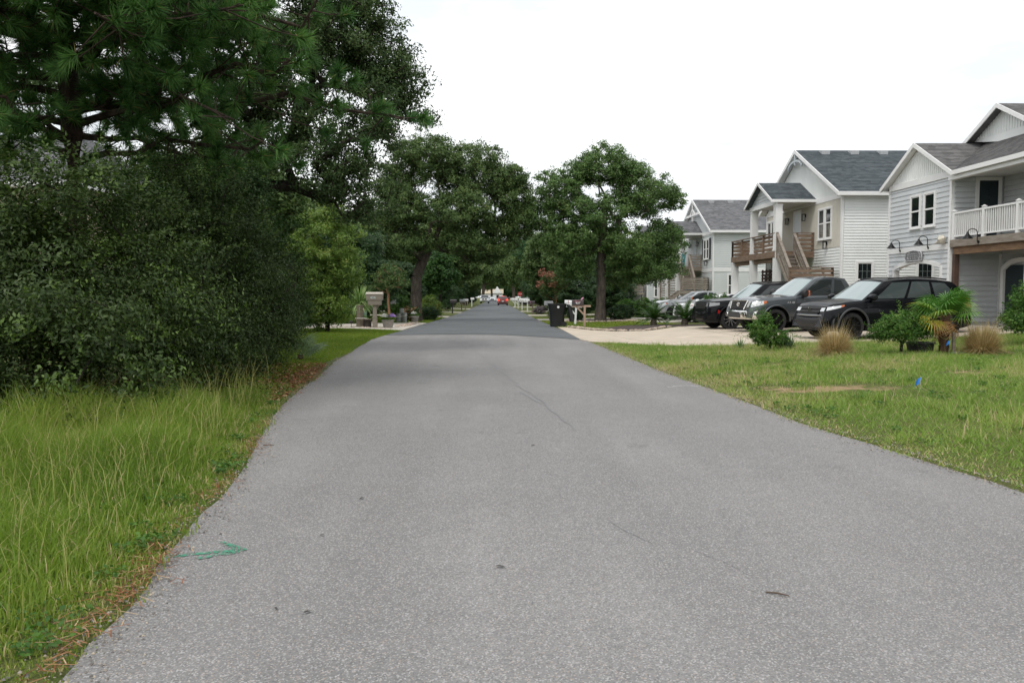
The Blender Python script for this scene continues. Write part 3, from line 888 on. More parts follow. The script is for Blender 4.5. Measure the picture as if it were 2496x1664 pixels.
# balcony deck
A(MB().box(AX-0.02, 17.34, 18.5, A_N-0.055, 3.20, 3.33), "deck_floor", M_DECK)
A(MB().box(AX-0.07, AX-0.022, 18.5, A_N-0.02, 3.085, 3.33), "rim_joist", M_DECKG)
A(MB().box(AX+0.03, AX+0.15, 18.5, A_N-0.06, 2.84, 3.10), "deck_beam", mat("amber_deck", (0.27, 0.165, 0.09), 0.8, col2=(0.17, 0.10, 0.06), vscale=2.2, stretch=(1, 1, 5)))
for yy in np.arange(19.2, 28.3, 0.45): A(MB().box(AX+0.2, 17.3, yy-0.02, yy+0.02, 3.0, 3.2), "joist", M_DECK)
A(MB().box(AX+0.0, AX+0.16, 28.25, 28.42, AZ, 2.84), "deck_post", M_DECKD)
A(MB().box(AX+0.0, AX+0.18, 24.3, 24.48, AZ-0.1, 2.84), "deck_post", M_WHITE)
# white railing: balusters, rails, posts
ry0, ry1 = 18.6, 28.44
A(MB().box(AX-0.03, AX+0.04, ry0, ry1, 4.20, 4.26), "top_rail", M_WHITE)
A(MB().box(AX-0.02, AX+0.03, ry0, ry1, 3.42, 3.47), "bottom_rail", M_WHITE)
for py in (28.36, 26.62, 24.85, 23.0, 21.2):
    q = A(MB().box(AX-0.05, AX+0.06, py-0.055, py+0.055, 3.33, 4.30), "rail_post", M_WHITE)
    A(MB().add([(AX-0.07, py-0.075, 4.30), (AX+0.08, py-0.075, 4.30), (AX+0.08, py+0.075, 4.30), (AX-0.07, py+0.075, 4.30), (AX+0.005, py, 4.36)], [(0,3,2,1), (0,1,4), (1,2,4), (2,3,4), (3,0,4)]), "post_cap", M_WHITE, q)
yy = ry1-0.2
while yy > ry0:
    if all(abs(yy-py) > 0.09 for py in (28.36, 26.62, 24.85, 23.0, 21.2)):
        A(MB().box(AX-0.012, AX+0.022, yy-0.017, yy+0.017, 3.47, 4.20), "baluster", M_WHITE)
    yy -= 0.118
gooseneck(houseA, 'x', AX-0.07, 26.75, 3.17)
# porch ceiling, posts and roofs
A(MB().box(15.42, 17.36, 18.4, A_N-0.01, 5.50, 5.56), "porch_ceiling", M_WHITESIDE)
A(MB().box(15.42, 15.62, 18.4, A_N+0.0, 5.36, 5.50), "porch_beam", M_WHITE)
ra = MB()
SL = 0.527
roof_plane(ra, (15.35, 28.0, 5.63), (15.35, 30.8-0.02, 7.02), (26, 30.8, 7.02), (26, 28.0, 5.63)) if False else None
roof_plane(ra, (15.35, 33.42, 5.65), (26, 33.42, 5.65), (26, 30.8, 7.03), (15.35, 30.8, 7.03))
roof_plane(ra, (26, 28.15, 5.64), (15.35, 28.15, 5.64), (15.35, 30.8, 7.03), (26, 30.8, 7.03))
A(ra, "wing_roof", M_ROOF_A)
rm = MB()
roof_plane(rm, (15.35, 18.0, 5.645), (15.35, 28.10, 5.645), (18.05, 30.75, 7.07), (18.05, 18.0, 7.07))
A(rm, "porch_roof", M_ROOF_A)
r2 = MB()
roof_plane(r2, (17.3, 31.05, 7.06), (26, 31.05, 7.06), (26, 28.97, 8.08), (17.3, 28.97, 8.08))
roof_plane(r2, (26, 25.0, 6.13), (17.3, 25.0, 6.13), (17.3, 28.97, 8.08), (26, 28.97, 8.08))
A(r2, "upper_roof", M_ROOF_A)
A(MB().prism([(25.2, 6.2), (30.9, 7.08), (28.97, 8.02)], 'x', 17.62, 17.9), "upper_gable", M_WHITESIDE, fixn=True)
batten_wall(houseA, 'x', 17.62, 26.6, 30.75, 7.12, lambda a: 8.0-0.49*abs(a-28.97), 0.15, M_WHITESIDE)
fa = MB()
def rake(mb, x, ya, za, yb, zb, dep=0.16, th=0.035):
    mb.prism([(ya, za), (yb, zb), (yb, zb-dep), (ya, za-dep)], 'x', x-th, x)
rake(fa, 15.35, 33.44, 5.65, 30.8, 7.04); rake(fa, 15.349, 28.13, 5.64, 30.8, 7.04)
fa.box(15.31, 15.35, 18.0, 28.12, 5.50, 5.645)
A(fa, "fascia", M_WHITE, fixn=True)
fb = MB(); rake(fb, 17.3, 31.06, 7.06, 28.97, 8.09); rake(fb, 17.299, 25.0, 6.13, 28.97, 8.09); A(fb, "upper_fascia", M_WHITE, fixn=True)
sf = MB()
for (ya, za, yb, zb) in ((33.40, 5.555, 30.8, 6.925), (28.17, 5.545, 30.8, 6.925)):
    sf.prism([(ya, za), (yb, zb), (yb, zb-0.015), (ya, za-0.015)], 'x', 15.35, 15.6)
sf.box(15.35, 16.0, 33.08, 33.4, 5.52, 5.54)
A(sf, "soffit", M_WHITE, fixn=True)

# ------------------------------------------------------------------ the gabled beach houses beyond
def beach_house(name, label, X0, Y0, dz, m_side, m_up, m_gable, m_roof, opts):
    W, D = 10.35, 13.0
    zb = 0.40+dz
    h = thing(name, (X0, Y0, zb), label, "house")
    org = (X0, Y0, zb)
    def B(mb, nm, m_, parent=None, **k): return mb.build(nm, m_, parent or h, org, **k)
    cy = Y0+W/2
    EZ, PZ = 5.92+dz, 8.62+dz
    FL = 3.46+dz
    B(MB().box(X0+0.02, X0+D, Y0+0.02, Y0+W-0.02, zb-0.6, EZ-0.05), "wall", m_side)
    pitch = opts.get("pitch", 0.115)
    lap_wall(h, 'y', Y0+0.02, X0+0.1, X0+D, zb, EZ-0.12, pitch, m_side)
    if opts.get("band"):
        B(MB().box(X0+0.05, X0+D, Y0-0.03, Y0+0.01, 3.05+dz, 3.32+dz), "belly_band", M_WHITE)
        B(MB().box(X0-0.03, X0+0.01, Y0+0.1, Y0+W-0.1, 3.05+dz, 3.32+dz), "belly_band", M_WHITE)
    zsp = 3.55+dz
    lap_wall(h, 'x', X0+0.02, Y0+0.1, Y0+W-0.1, zb, zsp if opts["upper"] == 'batten' else EZ-0.15, pitch*1.05, m_side)
    if opts["upper"] == 'batten':
        B(MB().box(X0-0.01, X0+0.02, Y0+0.1, Y0+W-0.1, zsp, EZ-0.1), "upper_wall", m_up)
        batten_wall(h, 'x', X0-0.01, Y0+0.15, Y0+W-0.15, zsp, lambda a: EZ-0.12, 0.16, m_up)
    for a0, a1 in ((Y0, Y0+0.11), (Y0+W-0.11, Y0+W)):
        B(MB().box(X0-0.03, X0+0.07, a0-0.02, a1, zb, EZ-0.05), "corner_board", M_WHITE)
    B(MB().box(X0-0.04, X0+0.02, Y0+0.03, Y0+W-0.03, EZ-0.22, EZ+0.0), "frieze", M_WHITE)
    sl = (PZ-EZ)/(W/2+0.38)
    B(MB().prism([(Y0, EZ-0.05), (Y0+W, EZ-0.05), (cy, EZ-0.05+sl*W/2+0.1)], 'x', X0-0.012, X0+0.06), "gable", m_gable, fixn=True)
    if opts["gable"] == 'batten':
        batten_wall(h, 'x', X0-0.012, Y0+0.4, Y0+W-0.4, EZ+0.0, lambda a: EZ+0.02+sl*(W/2-abs(a-cy)), 0.17, m_gable)
    else:
        mb = MB(); z_ = EZ
        while z_ < EZ+sl*W/2-0.15:
            hw = W/2-(z_-EZ+0.13)/sl
            lap_board(mb, 'x', X0-0.01, cy-hw, cy+hw, z_, z_+0.17, 0.03, 0.006); z_ += 0.17
        q = B(mb, "gable_siding", m_gable, fixn=True); q["kind"] = "stuff"
    # roof
    XR = X0-0.32
    rf = MB()
    roof_plane(rf, (XR, Y0-0.38, EZ), (X0+D+0.3, Y0-0.38, EZ), (X0+D+0.3, cy, PZ), (XR, cy, PZ), course=0.2)
    roof_plane(rf, (X0+D+0.3, Y0+W+0.38, EZ), (XR, Y0+W+0.38, EZ), (XR, cy, PZ), (X0+D+0.3, cy, PZ), course=0.2)
    roof = B(rf, "roof", m_roof)
    for vx in (1.0, 2.45, 3.9):
        yv = cy-0.42; zv = PZ-0.42*sl
        B(MB().hexa([(X0+vx-0.2, yv-0.2, zv-0.12), (X0+vx+0.2, yv-0.2, zv-0.12), (X0+vx+0.2, yv+0.2, zv+0.05), (X0+vx-0.2, yv+0.2, zv+0.05),
                     (X0+vx-0.2, yv-0.22, zv+0.09), (X0+vx+0.2, yv-0.22, zv+0.09), (X0+vx+0.2, yv+0.2, zv+0.14), (X0+vx-0.2, yv+0.2, zv+0.14)]), "roof_vent", M_VENT, roof)
    f = MB()
    for s in (-1, 1):
        f.prism([(cy+s*(W/2+0.40), EZ), (cy, PZ+0.02), (cy, PZ-0.17), (cy+s*(W/2+0.40), EZ-0.17)], 'x', XR-0.04, XR+0.001*s)
    f.box(XR, X0+D+0.3, Y0-0.42, Y0-0.383, EZ-0.16, EZ+0.005)
    f.box(XR+0.01, X0+D, Y0-0.37, Y0-0.01, EZ-0.15, EZ-0.13)
    B(f, "fascia", M_WHITE, fixn=True)
    sfm = MB()
    for s in (-1, 1):
        sfm.prism([(cy+s*(W/2+0.36), EZ-0.10), (cy, PZ-0.11), (cy, PZ-0.125), (cy+s*(W/2+0.36), EZ-0.115)], 'x', XR, X0)
    B(sfm, "soffit", M_WHITE, fixn=True)
    # gable bracket: king post and collar (arched on one house)
    br = MB()
    br.beam((XR+0.02, cy, PZ-0.15), (XR+0.02, cy, PZ-(0.75 if not opts.get("truss") else 1.7)), 0.09, 0.09, up=(1, 0, 0))
    if opts.get("truss"):
        br.beam((XR+0.02, cy-2.35, PZ-1.2), (XR+0.02, cy+2.35, PZ-1.2), 0.09, 0.16)
        for s in (-1, 1): br.beam((XR+0.02, cy, PZ-0.75), (XR+0.02, cy+s*0.75, PZ-1.15), 0.07, 0.09)
    else:
        pts = [(XR+0.02, cy+0.95*math.cos(t), PZ-0.95+0.40*math.sin(t)) for t in np.linspace(0.15, math.pi-0.15, 11)]
        for p_, q_ in zip(pts[:-1], pts[1:]): br.beam(p_, q_, 0.08, 0.10)
    B(br, "gable_bracket", M_WHITE if opts.get("truss") else mat("grey_trim", (0.45, 0.49, 0.52), 0.5))
    # windows, door, lanterns
    def w_(wall, pos, a0, a1, z0, z1, **k): return win(h, wall, pos, a0, a1, z0, z1, **k)
    w_('x', X0-0.015, Y0+1.13, Y0+1.72, 4.02+dz, 5.36+dz)
    w_('x', X0-0.015, Y0+1.95, Y0+2.56, 4.02+dz, 5.36+dz)
    w_('x', X0-0.015, Y0+8.75, Y0+9.35, 4.02+dz, 5.36+dz)
    w_('x', X0-0.015, Y0+9.5, Y0+10.0, 4.02+dz, 5.36+dz)
    if opts.get("shutters"):
        for a0 in (0.62, 2.68):
            s_ = B(MB().box(X0-0.06, X0-0.02, Y0+a0, Y0+a0+0.36, 3.95+dz, 5.45+dz), "shutter", M_SHUTTER)
    d_ = B(MB().box(X0-0.05, X0+0.0, Y0+4.98, Y0+5.82, FL+0.04, FL+2.05), "door", M_DOOR_PALE if not opts.get("darkdoor") else M_DOOR_DARK)
    c_ = MB(); c_.box(X0-0.065, X0, Y0+4.87, Y0+4.98, FL, FL+2.17); c_.box(X0-0.065, X0, Y0+5.82, Y0+5.93, FL, FL+2.17); c_.box(X0-0.065, X0, Y0+4.98, Y0+5.82, FL+2.05, FL+2.17)
    B(c_, "door_casing", M_WHITE, d_)
    for a, zz in ((6.75, 5.22), (4.35, 5.22), (1.62, 3.72)):
        lantern(h, 'x', X0-0.01, Y0+a, zz+dz)
    for xa in opts.get("side_windows", (0.75, 3.45)):
        w_('y', Y0-0.0, X0+xa, X0+xa+0.62, 1.30+dz, 2.82+dz, cols=3, rows=2, trim=0.09)
    # porch gable over the door
    PXF, PC, PH = X0-2.15, Y0+5.2, 2.2
    PEZ, PPZ = EZ+0.02, EZ+1.08
    ps = MB()
    roof_plane(ps, (PXF, PC-PH, PEZ), (X0+0.02, PC-PH, PEZ), (X0+0.02, PC, PPZ), (PXF, PC, PPZ), course=0.18)
    roof_plane(ps, (X0+0.02, PC+PH, PEZ), (PXF, PC+PH, PEZ), (PXF, PC, PPZ), (X0+0.02, PC, PPZ), course=0.18)
    B(ps, "porch_roof", m_roof)
    pf = MB()
    for s in (-1, 1):
        pf.prism([(PC+s*(PH+0.02), PEZ), (PC, PPZ+0.02), (PC, PPZ-0.13), (PC+s*(PH+0.02), PEZ-0.13)], 'x', PXF-0.035, PXF+0.001*s)
        pf.box(PXF, X0-0.02, PC+s*(PH+0.02)-0.018, PC+s*(PH+0.02)+0.018, PEZ-0.13, PEZ+0.004)
    pf.box(PXF+0.22, PXF+0.34, PC-PH+0.1, PC+PH-0.1, PEZ-0.22, PEZ-0.02)
    B(pf, "porch_fascia", M_WHITE, fixn=True)
    B(MB().box(PXF+0.25, X0-0.02, PC-PH+0.02, PC+PH-0.02, PEZ-0.10, PEZ-0.06), "porch_ceiling", M_WHITESIDE)
    gm = MB(); z_ = PEZ-0.02
    while z_ < PPZ-0.25:
        hw = PH-0.12-(z_-PEZ+0.13)/(PPZ-PEZ)*PH
        if hw > 0.05: lap_board(gm, 'x', PXF+0.30, PC-hw, PC+hw, z_, z_+0.16, 0.03, 0.006)
        z_ += 0.16
    gs = B(gm, "porch_gable", opts["m_porch"], fixn=True); gs["kind"] = "stuff"
    B(MB().prism([(PC-PH+0.1, PEZ-0.03), (PC+PH-0.1, PEZ-0.03), (PC, PPZ-0.12)], 'x', PXF+0.295, PXF+0.36), "porch_gable_backing", opts["m_porch"], fixn=True)
    # deck on posts
    DX, DY0, DY1 = X0-1.9, Y0+3.15, Y0+10.65
    md, mg = opts["m_deck"], opts["m_stair"]
    B(MB().box(DX+0.03, X0-0.03, DY0+0.03, DY1-0.03, FL-0.05, FL), "deck_floor", md)
    B(MB().box(DX-0.02, DX+0.028, DY0, DY1, FL-0.28, FL+0.03), "rim_joist", md)
    B(MB().box(DX+0.03, X0-0.03, DY0-0.01, DY0+0.028, FL-0.28, FL+0.03), "rim_joist", md)
    B(MB().box(DX+0.12, DX+0.24, DY0+0.05, DY1, FL-0.50, FL-0.26), "deck_beam", md)
    for yy in np.arange(DY0+0.5, DY1-0.1, 0.6): B(MB().box(DX+0.03, X0-0.03, yy-0.02, yy+0.02, FL-0.25, FL-0.05), "joist", md)
    for (py, top) in ((3.3, PEZ-0.2), (7.0, PEZ-0.2), (10.45, FL-0.28)):
        c = MB(); c.box(DX-0.01, DX+0.32, Y0+py-0.165, Y0+py+0.165, zb-0.3, top)
        p_ = B(c, "porch_post", M_WHITE)
        k = MB()
        for q0, q1 in ((top-0.09, top), (FL+0.035, FL+0.14)) if top > FL else ((top-0.09, top),): B(MB().box(DX-0.03, DX+0.34, Y0+py-0.185, Y0+py+0.185, q0, q1), "post_collar", M_WHITE, p_)
    # railings
    railing_boards(h, (DX+0.05, DY0+0.10), (DX+0.05, DY1-0.05), FL, 0.92, md)
    railing_boards(h, (X0-0.85, DY0+0.05), (X0-0.08, DY0+0.05), FL, 0.92, md, post_step=1.2)
    railing_boards(h, (DX+0.05, DY1-0.05), (X0-0.08, DY1-0.05), FL, 0.92, md)
    # stairs to a landing
    LZ, LY0, LY1 = 1.72+dz, Y0+0.15, Y0+1.25
    sx0, sx1 = DX+0.08, X0-1.0
    ns = 9
    for i in range(ns):
        t = (i+1)/(ns+1)
        yt = DY0+(LY1-DY0)*t; zt = FL+(LZ-FL)*t
        B(MB().box(sx0+0.04, sx1-0.04, yt-0.02, yt+0.24, zt-0.04, zt), "tread", mg)
        B(MB().box(sx0+0.04, sx1-0.04, yt+0.222, yt+0.238, zt-0.0, zt+0.15), "riser", mg)
    for sx in (sx0, sx1):
        B(MB().prism([(DY0, FL+0.02), (LY1-0.05, LZ+0.05), (LY1-0.05, LZ-0.2), (DY0, FL-0.25)], 'x', sx-0.02, sx+0.02), "stringer", mg, fixn=True)
        B(MB().beam((sx, DY0-0.02, FL+0.90), (sx, LY1-0.02, LZ+0.92), 0.13, 0.035), "stair_rail_cap", mg)
        for q in (0.22, 0.42, 0.62, 0.80):
            B(MB().beam((sx+0.03, DY0, FL+q), (sx+0.03, LY1, LZ+q), 0.024, 0.105), "stair_slat", mg)
        for (yy, zz) in ((DY0-0.05, FL), (LY1+0.03, LZ)): B(MB().box(sx-0.045, sx+0.045, yy-0.045, yy+0.045, zz-0.3, zz+0.93), "newel_post", mg)
    lx0, lx1 = X0-2.25, X0-0.25
    B(MB().box(lx0, lx1, LY0, LY1+0.1, LZ-0.05, LZ), "landing", mg)
    B(MB().box(lx0, lx1, LY0-0.03, LY0+0.01, LZ-0.24, LZ-0.052), "landing_rim", mg)
    for xx in (lx0+0.08, lx1-0.08):
        for yy in (LY0+0.08, LY1): B(MB().box(xx-0.06, xx+0.06, yy-0.06, yy+0.06, zb-0.3, LZ-0.05), "landing_post", mg)
    railing_boards(h, (lx0+0.05, LY0+0.05), (lx1-0.05, LY0+0.05), LZ, 0.92, opts.get("m_landing", mg), n_boards=5 if opts.get("truss") else 4)
    railing_boards(h, (lx1-0.05, LY0+0.05), (lx1-0.05, LY1), LZ, 0.92, mg)
    for i in range(7):
        xt = lx0-0.24*(i+1)*0.85; zt = LZ-(LZ-zb)*(i+1)/8
        B(MB().box(xt-0.02, xt+0.24, LY0+0.05, LY1-0.05, zt-0.04, zt), "tread", mg)
    for yy in (LY0+0.03, LY1-0.03):
        B(MB().beam((lx0, yy, LZ-0.12), (lx0-1.55, yy, zb+0.0), 0.04, 0.2), "stringer", mg)
    # slatted screens under the deck
    for (b0, b1) in opts.get("screens", ((7.8, 10.3),)):
        xs_ = X0-0.25 if not opts.get("front_screen") else DX+0.15
        for zz in np.arange(zb+0.1, FL-0.75, 0.19): B(MB().box(xs_-0.02, xs_+0.01, Y0+b0, Y0+b1, zz, zz+0.115), "slat", opts.get("m_screen", M_DECKD))
        for yy in np.linspace(b0, b1, 5 if not opts.get("front_screen") else 2): B(MB().box(xs_+0.011, xs_+0.09, Y0+yy-0.04, Y0+yy+0.04, zb, FL-0.7), "screen_post", opts.get("m_screen", M_DECKD))
    return h

houseB = beach_house("white_house", "white house with slate roof, beige front and brown deck behind the dark pickup", 15.2, 36.75, 0.0, M_WHITESIDE, M_BEIGE, M_WHITESIDE, M_ROOF_B,
    dict(upper='batten', gable='batten', m_porch=M_GREYSIDE, m_deck=M_DECK, m_stair=M_DECKG, m_landing=M_DECK, pitch=0.125))
houseC = beach_house("pale_grey_house", "pale grey sided house with black shutters between the oak and the white house", 15.1, 58.4, -0.12, M_PALESIDE, M_PALESIDE, M_GREYSIDE, M_ROOF_C,
    dict(upper='lap', gable='lap', m_porch=M_GREYSIDE, m_deck=M_DECKG, m_stair=M_DECKG, pitch=0.15, band=True, shutters=True, truss=True, front_screen=True, screens=((3.5, 6.8), (7.2, 10.2)), m_screen=M_DECKG, side_windows=(1.1, 3.6)))
houseD = beach_house("grey_stilt_house", "grey house on white posts with slatted screens, mostly hidden behind the right oak", 14.6, 81.5, -0.3, M_GREYSIDE, M_GREYSIDE, M_GREYSIDE, M_ROOF_C,
    dict(upper='lap', gable='lap', m_porch=M_WHITESIDE, m_deck=M_DECKG, m_stair=M_DECKG, pitch=0.2, front_screen=True, screens=((3.5, 6.8), (7.2, 10.2)), m_screen=M_DECKG))
# teal deck chairs on the pale house
for k, yy in enumerate((62.6, 63.6)):
    c = thing("deck_chair", (13.75, yy, 3.34), "teal slatted deck chair " + ("nearer the stairs" if k == 0 else "farther from the stairs") + " on the pale grey house's deck", "chair")
    s_ = MB(); s_.box(-0.25, 0.25, -0.25, 0.25, 0.38, 0.42); s_.build("seat", M_TEAL, c)
    for q in range(4): MB().beam((0.22, -0.2+q*0.13, 0.42), (0.36, -0.2+q*0.13, 1.1), 0.09, 0.02, up=(1, 0, 0)).build("slat", M_TEAL, c)
    for (lx, ly) in ((-0.22, -0.25), (-0.22, 0.25), (0.22, -0.25), (0.22, 0.25)): MB().box(lx-0.03, lx+0.03, ly-0.03, ly+0.03, 0, 0.6).build("leg", M_TEAL, c)

# tan house half hidden behind the pine on the left
hl = thing("tan_house", (-17.5, 33, 0.0), "tan house with grey roof glimpsed behind the pine and thicket", "house")
def HL(mb, nm, m_, parent=None, **k): return mb.build(nm, m_, parent or hl, (-17.5, 33, 0.0), **k)
HL(MB().box(-27, -16.6, 33, 44, 0, 5.7), "wall", M_TAN)
lap_wall(hl, 'y', 33.0, -27, -16.6, 0.3, 5.6, 0.16, M_TAN)
hr = MB()
roof_plane(hr, (-28, 32.3, 5.75), (-16.1, 32.3, 5.75), (-18.5, 37.5, 8.4), (-28, 37.5, 8.4), course=0.22)
roof_plane(hr, (-16.1, 32.3, 5.75), (-16.1, 44.5, 5.75), (-18.5, 39, 8.4), (-18.5, 37.5, 8.4), course=0.22)
HL(hr, "roof", M_ROOF_C)
hf = MB(); hf.box(-28, -16.1, 32.26, 32.3, 5.58, 5.75); hf.box(-16.1, -16.06, 32.26, 44.5, 5.58, 5.75)
HL(hf, "fascia", M_WHITE)
HL(MB().box(-28, -16.1, 32.3, 33.0, 5.60, 5.63), "soffit", M_WHITE)
win(hl, 'y', 33.0, -18.2, -17.4, 3.6, 5.1)
win(hl, 'y', 33.0, -22.2, -21.2, 3.6, 5.1)
hp = MB(); hp.box(-24, -17.2, 31.2, 31.25, 3.35, 3.4)
for k in range(30): hp.box(-24+k*0.23, -23.96+k*0.23, 31.2, 31.24, 2.5, 3.35)
hp.box(-24, -17.2, 31.2, 33, 2.35, 2.5)
HL(hp, "porch_railing", M_WHITE)
# white gabled house at the far end of the street
hx = thing("far_white_house", (-3.0, 400, -2.9), "tiny white gabled house at the far end of the street", "house")
MB().box(-5, 5, 0, 9, 0, 3.2).build("wall", M_WHITESIDE, hx)
MB().prism([(0.2, 3.2), (4.6, 3.2), (2.4, 6.6)], 'y', -0.6, 6).build("gable", M_WHITE, hx, fixn=True)
fr = MB(); roof_plane(fr, (-5.4, -0.5, 3.1), (5.4, -0.5, 3.1), (5.4, 5, 5.2), (-5.4, 5, 5.2), course=0.6); fr.build("roof", M_TAN, hx)
for k in (-3.5, 2.0): MB().box(k, k+1.1, -0.05, 0, 0.9, 2.4).build("window", M_GLASS, hx)
# ------------------------------------------------------------------ vehicles
def paint(name, col, metal=0.0, rough=0.35):
    return mat("paint_"+name, col, rough, metal=metal, coat=1.0, spec=0.5)
M_TYRE = mat("tyre_rubber", (0.018, 0.018, 0.019), 0.85, bump=0.1, bscale=80)
M_RIMBLACK = mat("black_rim", (0.012, 0.012, 0.013), 0.3, metal=0.5)
M_RIMSILVER = mat("silver_rim", (0.60, 0.61, 0.62), 0.25, metal=0.9)
M_PLASTIC = mat("black_plastic", (0.018, 0.018, 0.019), 0.55)
M_GREYPLASTIC = mat("grey_plastic", (0.045, 0.047, 0.05), 0.6)
M_CHROME = mat("chrome", (0.78, 0.77, 0.75), 0.12, metal=1.0)
M_CARGLASS = mat("car_glass", (0.020, 0.026, 0.027), 0.03, spec=0.6, ior=1.55)
M_CARGLASS_SKY = mat("windshield_sky_tone", (0.24, 0.30, 0.30), 0.03, spec=1.0, ior=1.9)  # pale base colour stands in for bright sky reflected in the windshield
M_LAMP = mat("headlamp", (0.62, 0.64, 0.65), 0.08, coat=1.0, metal=0.2)
M_AMBER = mat("amber_lens", (0.55, 0.13, 0.03), 0.15, coat=1.0)
M_RED = mat("red_lens", (0.35, 0.01, 0.01), 0.2, coat=1.0)
M_REDLIT = mat("lit_tail_lamp", (0.5, 0.02, 0.02), 0.2, emit=(1.0, 0.06, 0.03), estr=1.6)
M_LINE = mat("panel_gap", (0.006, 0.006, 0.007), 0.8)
M_LETTER = mat("chrome_letters", (0.7, 0.7, 0.7), 0.3, metal=0.3)

def car(name, label, loc, rz, S, cat="car", group=None):
    """front of the vehicle at x=0 pointing -x, y across, ground at z=0"""
    t = thing(name, loc, label, cat, group, rz=rz)
    L, W, H = S["L"], S["W"], S["H"]
    R_, TW = S["R"], S.get("TW", 0.26)
    xw = (S["xf"], S["xf"]+S["wb"])
    Ra = R_+0.085
    z0 = S.get("z0", 0.32)
    belt = np.array(S["belt"]); crown = np.array(S["crown"])
    mp = S["paint"]
    fc, rc = S.get("fc", 0.15), S.get("rc", 0.07)
    lean = S.get("lean", 0.12)
    def hw(x): return W/2*(1-fc*max(0, (0.55-x)/0.55)**2.4-rc*max(0, (x-(L-0.4))/0.4)**2.2)
    def zt(x): return float(np.interp(x, belt[:,0], belt[:,1]))
    def zc(x): return float(np.interp(x, crown[:,0], crown[:,1]))
    def zbot(x):
        z = z0+0.05*max(0, (0.35-x)/0.35)+0.10*max(0, (x-(L-0.4))/0.4)
        for w in xw:
            d = abs(x-w)
            if d < Ra: z = max(z, R_+math.sqrt(Ra*Ra-d*d))
        return z
    VV = [0, 0.08, 0.2, 0.36, 0.52, 0.66, 0.74, 0.80, 0.88, 0.95, 1.0]
    FF = S.get("prof", [0.945, 0.972, 0.985, 0.996, 1.0, 0.998, 0.992, 0.975, 0.965, 0.95, 0.915])
    def yf(v): return float(np.interp(v, VV, FF))
    def S_(x, v, side, off=0.0):
        zl = z0+0.05*max(0, (0.35-x)/0.35)
        zb_, ztop = zbot(x), zt(x)
        z = zb_+(ztop-zb_)*v
        vq = (z-zl)/(ztop-zl)
        xx = x+lean*max(0, 1-x/0.7)*vq*vq-0.06*max(0, (x-(L-0.5))/0.5)*vq
        return (xx, side*(hw(x)*yf(vq)+off), z)
    def Sz(x, z, side, off=0.0):
        zb_, ztop = zbot(x), zt(x)
        return S_(x, min(1, max(0, (z-zb_)/(ztop-zb_))), side, off)
    xs = list(np.linspace(0, L, 46)) + [0.03, 0.07, 0.12, 0.18, L-0.03, L-0.08, L-0.15]
    for w in xw: xs += list(w+Ra*np.cos(np.linspace(0, math.pi, 19))) + [w-Ra-0.004, w+Ra+0.004]
    xs = sorted(set(round(float(min(L, max(0, x))), 4) for x in xs))
    TOP = [0.90, 0.78, 0.60, 0.35, 0.0]
    rows = []
    for x in xs:
        ring = []
        c = zc(x)
        for s in (-1, 1):
            half = [S_(x, v, s) for v in VV]
            e = half[-1]
            for q in TOP:
                half.append((e[0]+lean*0.25*max(0, 1-x/0.7)*(1-q), s*hw(x)*q*(0.915/0.90 if q > 0.88 else 1)*0.985, e[2]+c*(1-q*q)))
            ring += half if s < 0 else half[::-1][1:]
        rows.append(ring)
    mb = MB().grid(rows)
    n_ = len(rows[0])
    mb.add(rows[0], [tuple(range(n_))]); mb.add(rows[-1], [tuple(range(n_-1, -1, -1))])
    body = mb.build("body", mp, t, smooth=32, fixn=True)
    # underbody and wheel wells
    ub = MB().box(0.25, L-0.25, -W/2+0.30, W/2-0.30, z0-0.06, 0.75)
    ub.box(xw[0]+Ra+0.02, xw[1]-Ra-0.02, -W/2+0.10, W/2-0.10, z0-0.04, z0+0.25)
    ub.build("underbody", M_LINE, t)
    # greenhouse
    G = S["gh"]
    fb, ft, rt, rb = G["fb"], G["ft"], G["rt"], G["rb"]
    bw, tw, zr = G.get("bw", 0.45*W), G.get("tw", 0.36*W), H
    bow = G.get("bow", 0.10)
    zdrop = G.get("drop", 0.05)
    def zbelt(x): return zt(x)-0.015
    def corner(k, tt):   # side edge at front/rear, height fraction tt
        xb, xt = (fb, ft) if k == 0 else (rb, rt)
        return xb+(xt-xb)*tt
    def ztop(u):         # roof edge height along length
        return zr-zdrop*(2*u-1)**2-G.get("rake", 0.0)*u
    def side(u, tt, s, off=0.0):
        e = tt
        xa, xb_ = corner(0, e), corner(1, e)
        x = xa+(xb_-xa)*u
        zlo = zbelt(fb+(rb-fb)*u); zhi = ztop(u)-0.05
        z = zlo+(zhi-zlo)*tt
        y = bw+(tw-bw)*(tt**1.25)+0.012*math.sin(math.pi*u)
        return (x, s*(y+off), z+off*0.3)
    def front(v, tt, off=0.0, rear=False):   # v -1..1 across
        s = 1 if v >= 0 else -1
        p = side(1 if rear else 0, tt, s)
        y = abs(p[1])*v
        b_ = bow*(1-v*v)*(1-0.4*tt)
        x = p[0]-(b_+off) if not rear else p[0]+(b_*0.5+off)
        return (x, y, p[2]+0.05*(1-v*v)*tt+off*0.5)
    gm = MB()
    ts = [0, 0.2, 0.4, 0.6, 0.8, 0.92, 1.0]
    us = np.linspace(0, 1, 15); vs_ = np.linspace(-1, 1, 11)
    for s in (-1, 1): gm.grid([[side(u, tt, s) for u in us] for tt in ts])
    gm.grid([[front(v, tt) for v in vs_] for tt in ts]); gm.grid([[front(v, tt, rear=True) for v in vs_] for tt in ts])
    rr_ = []
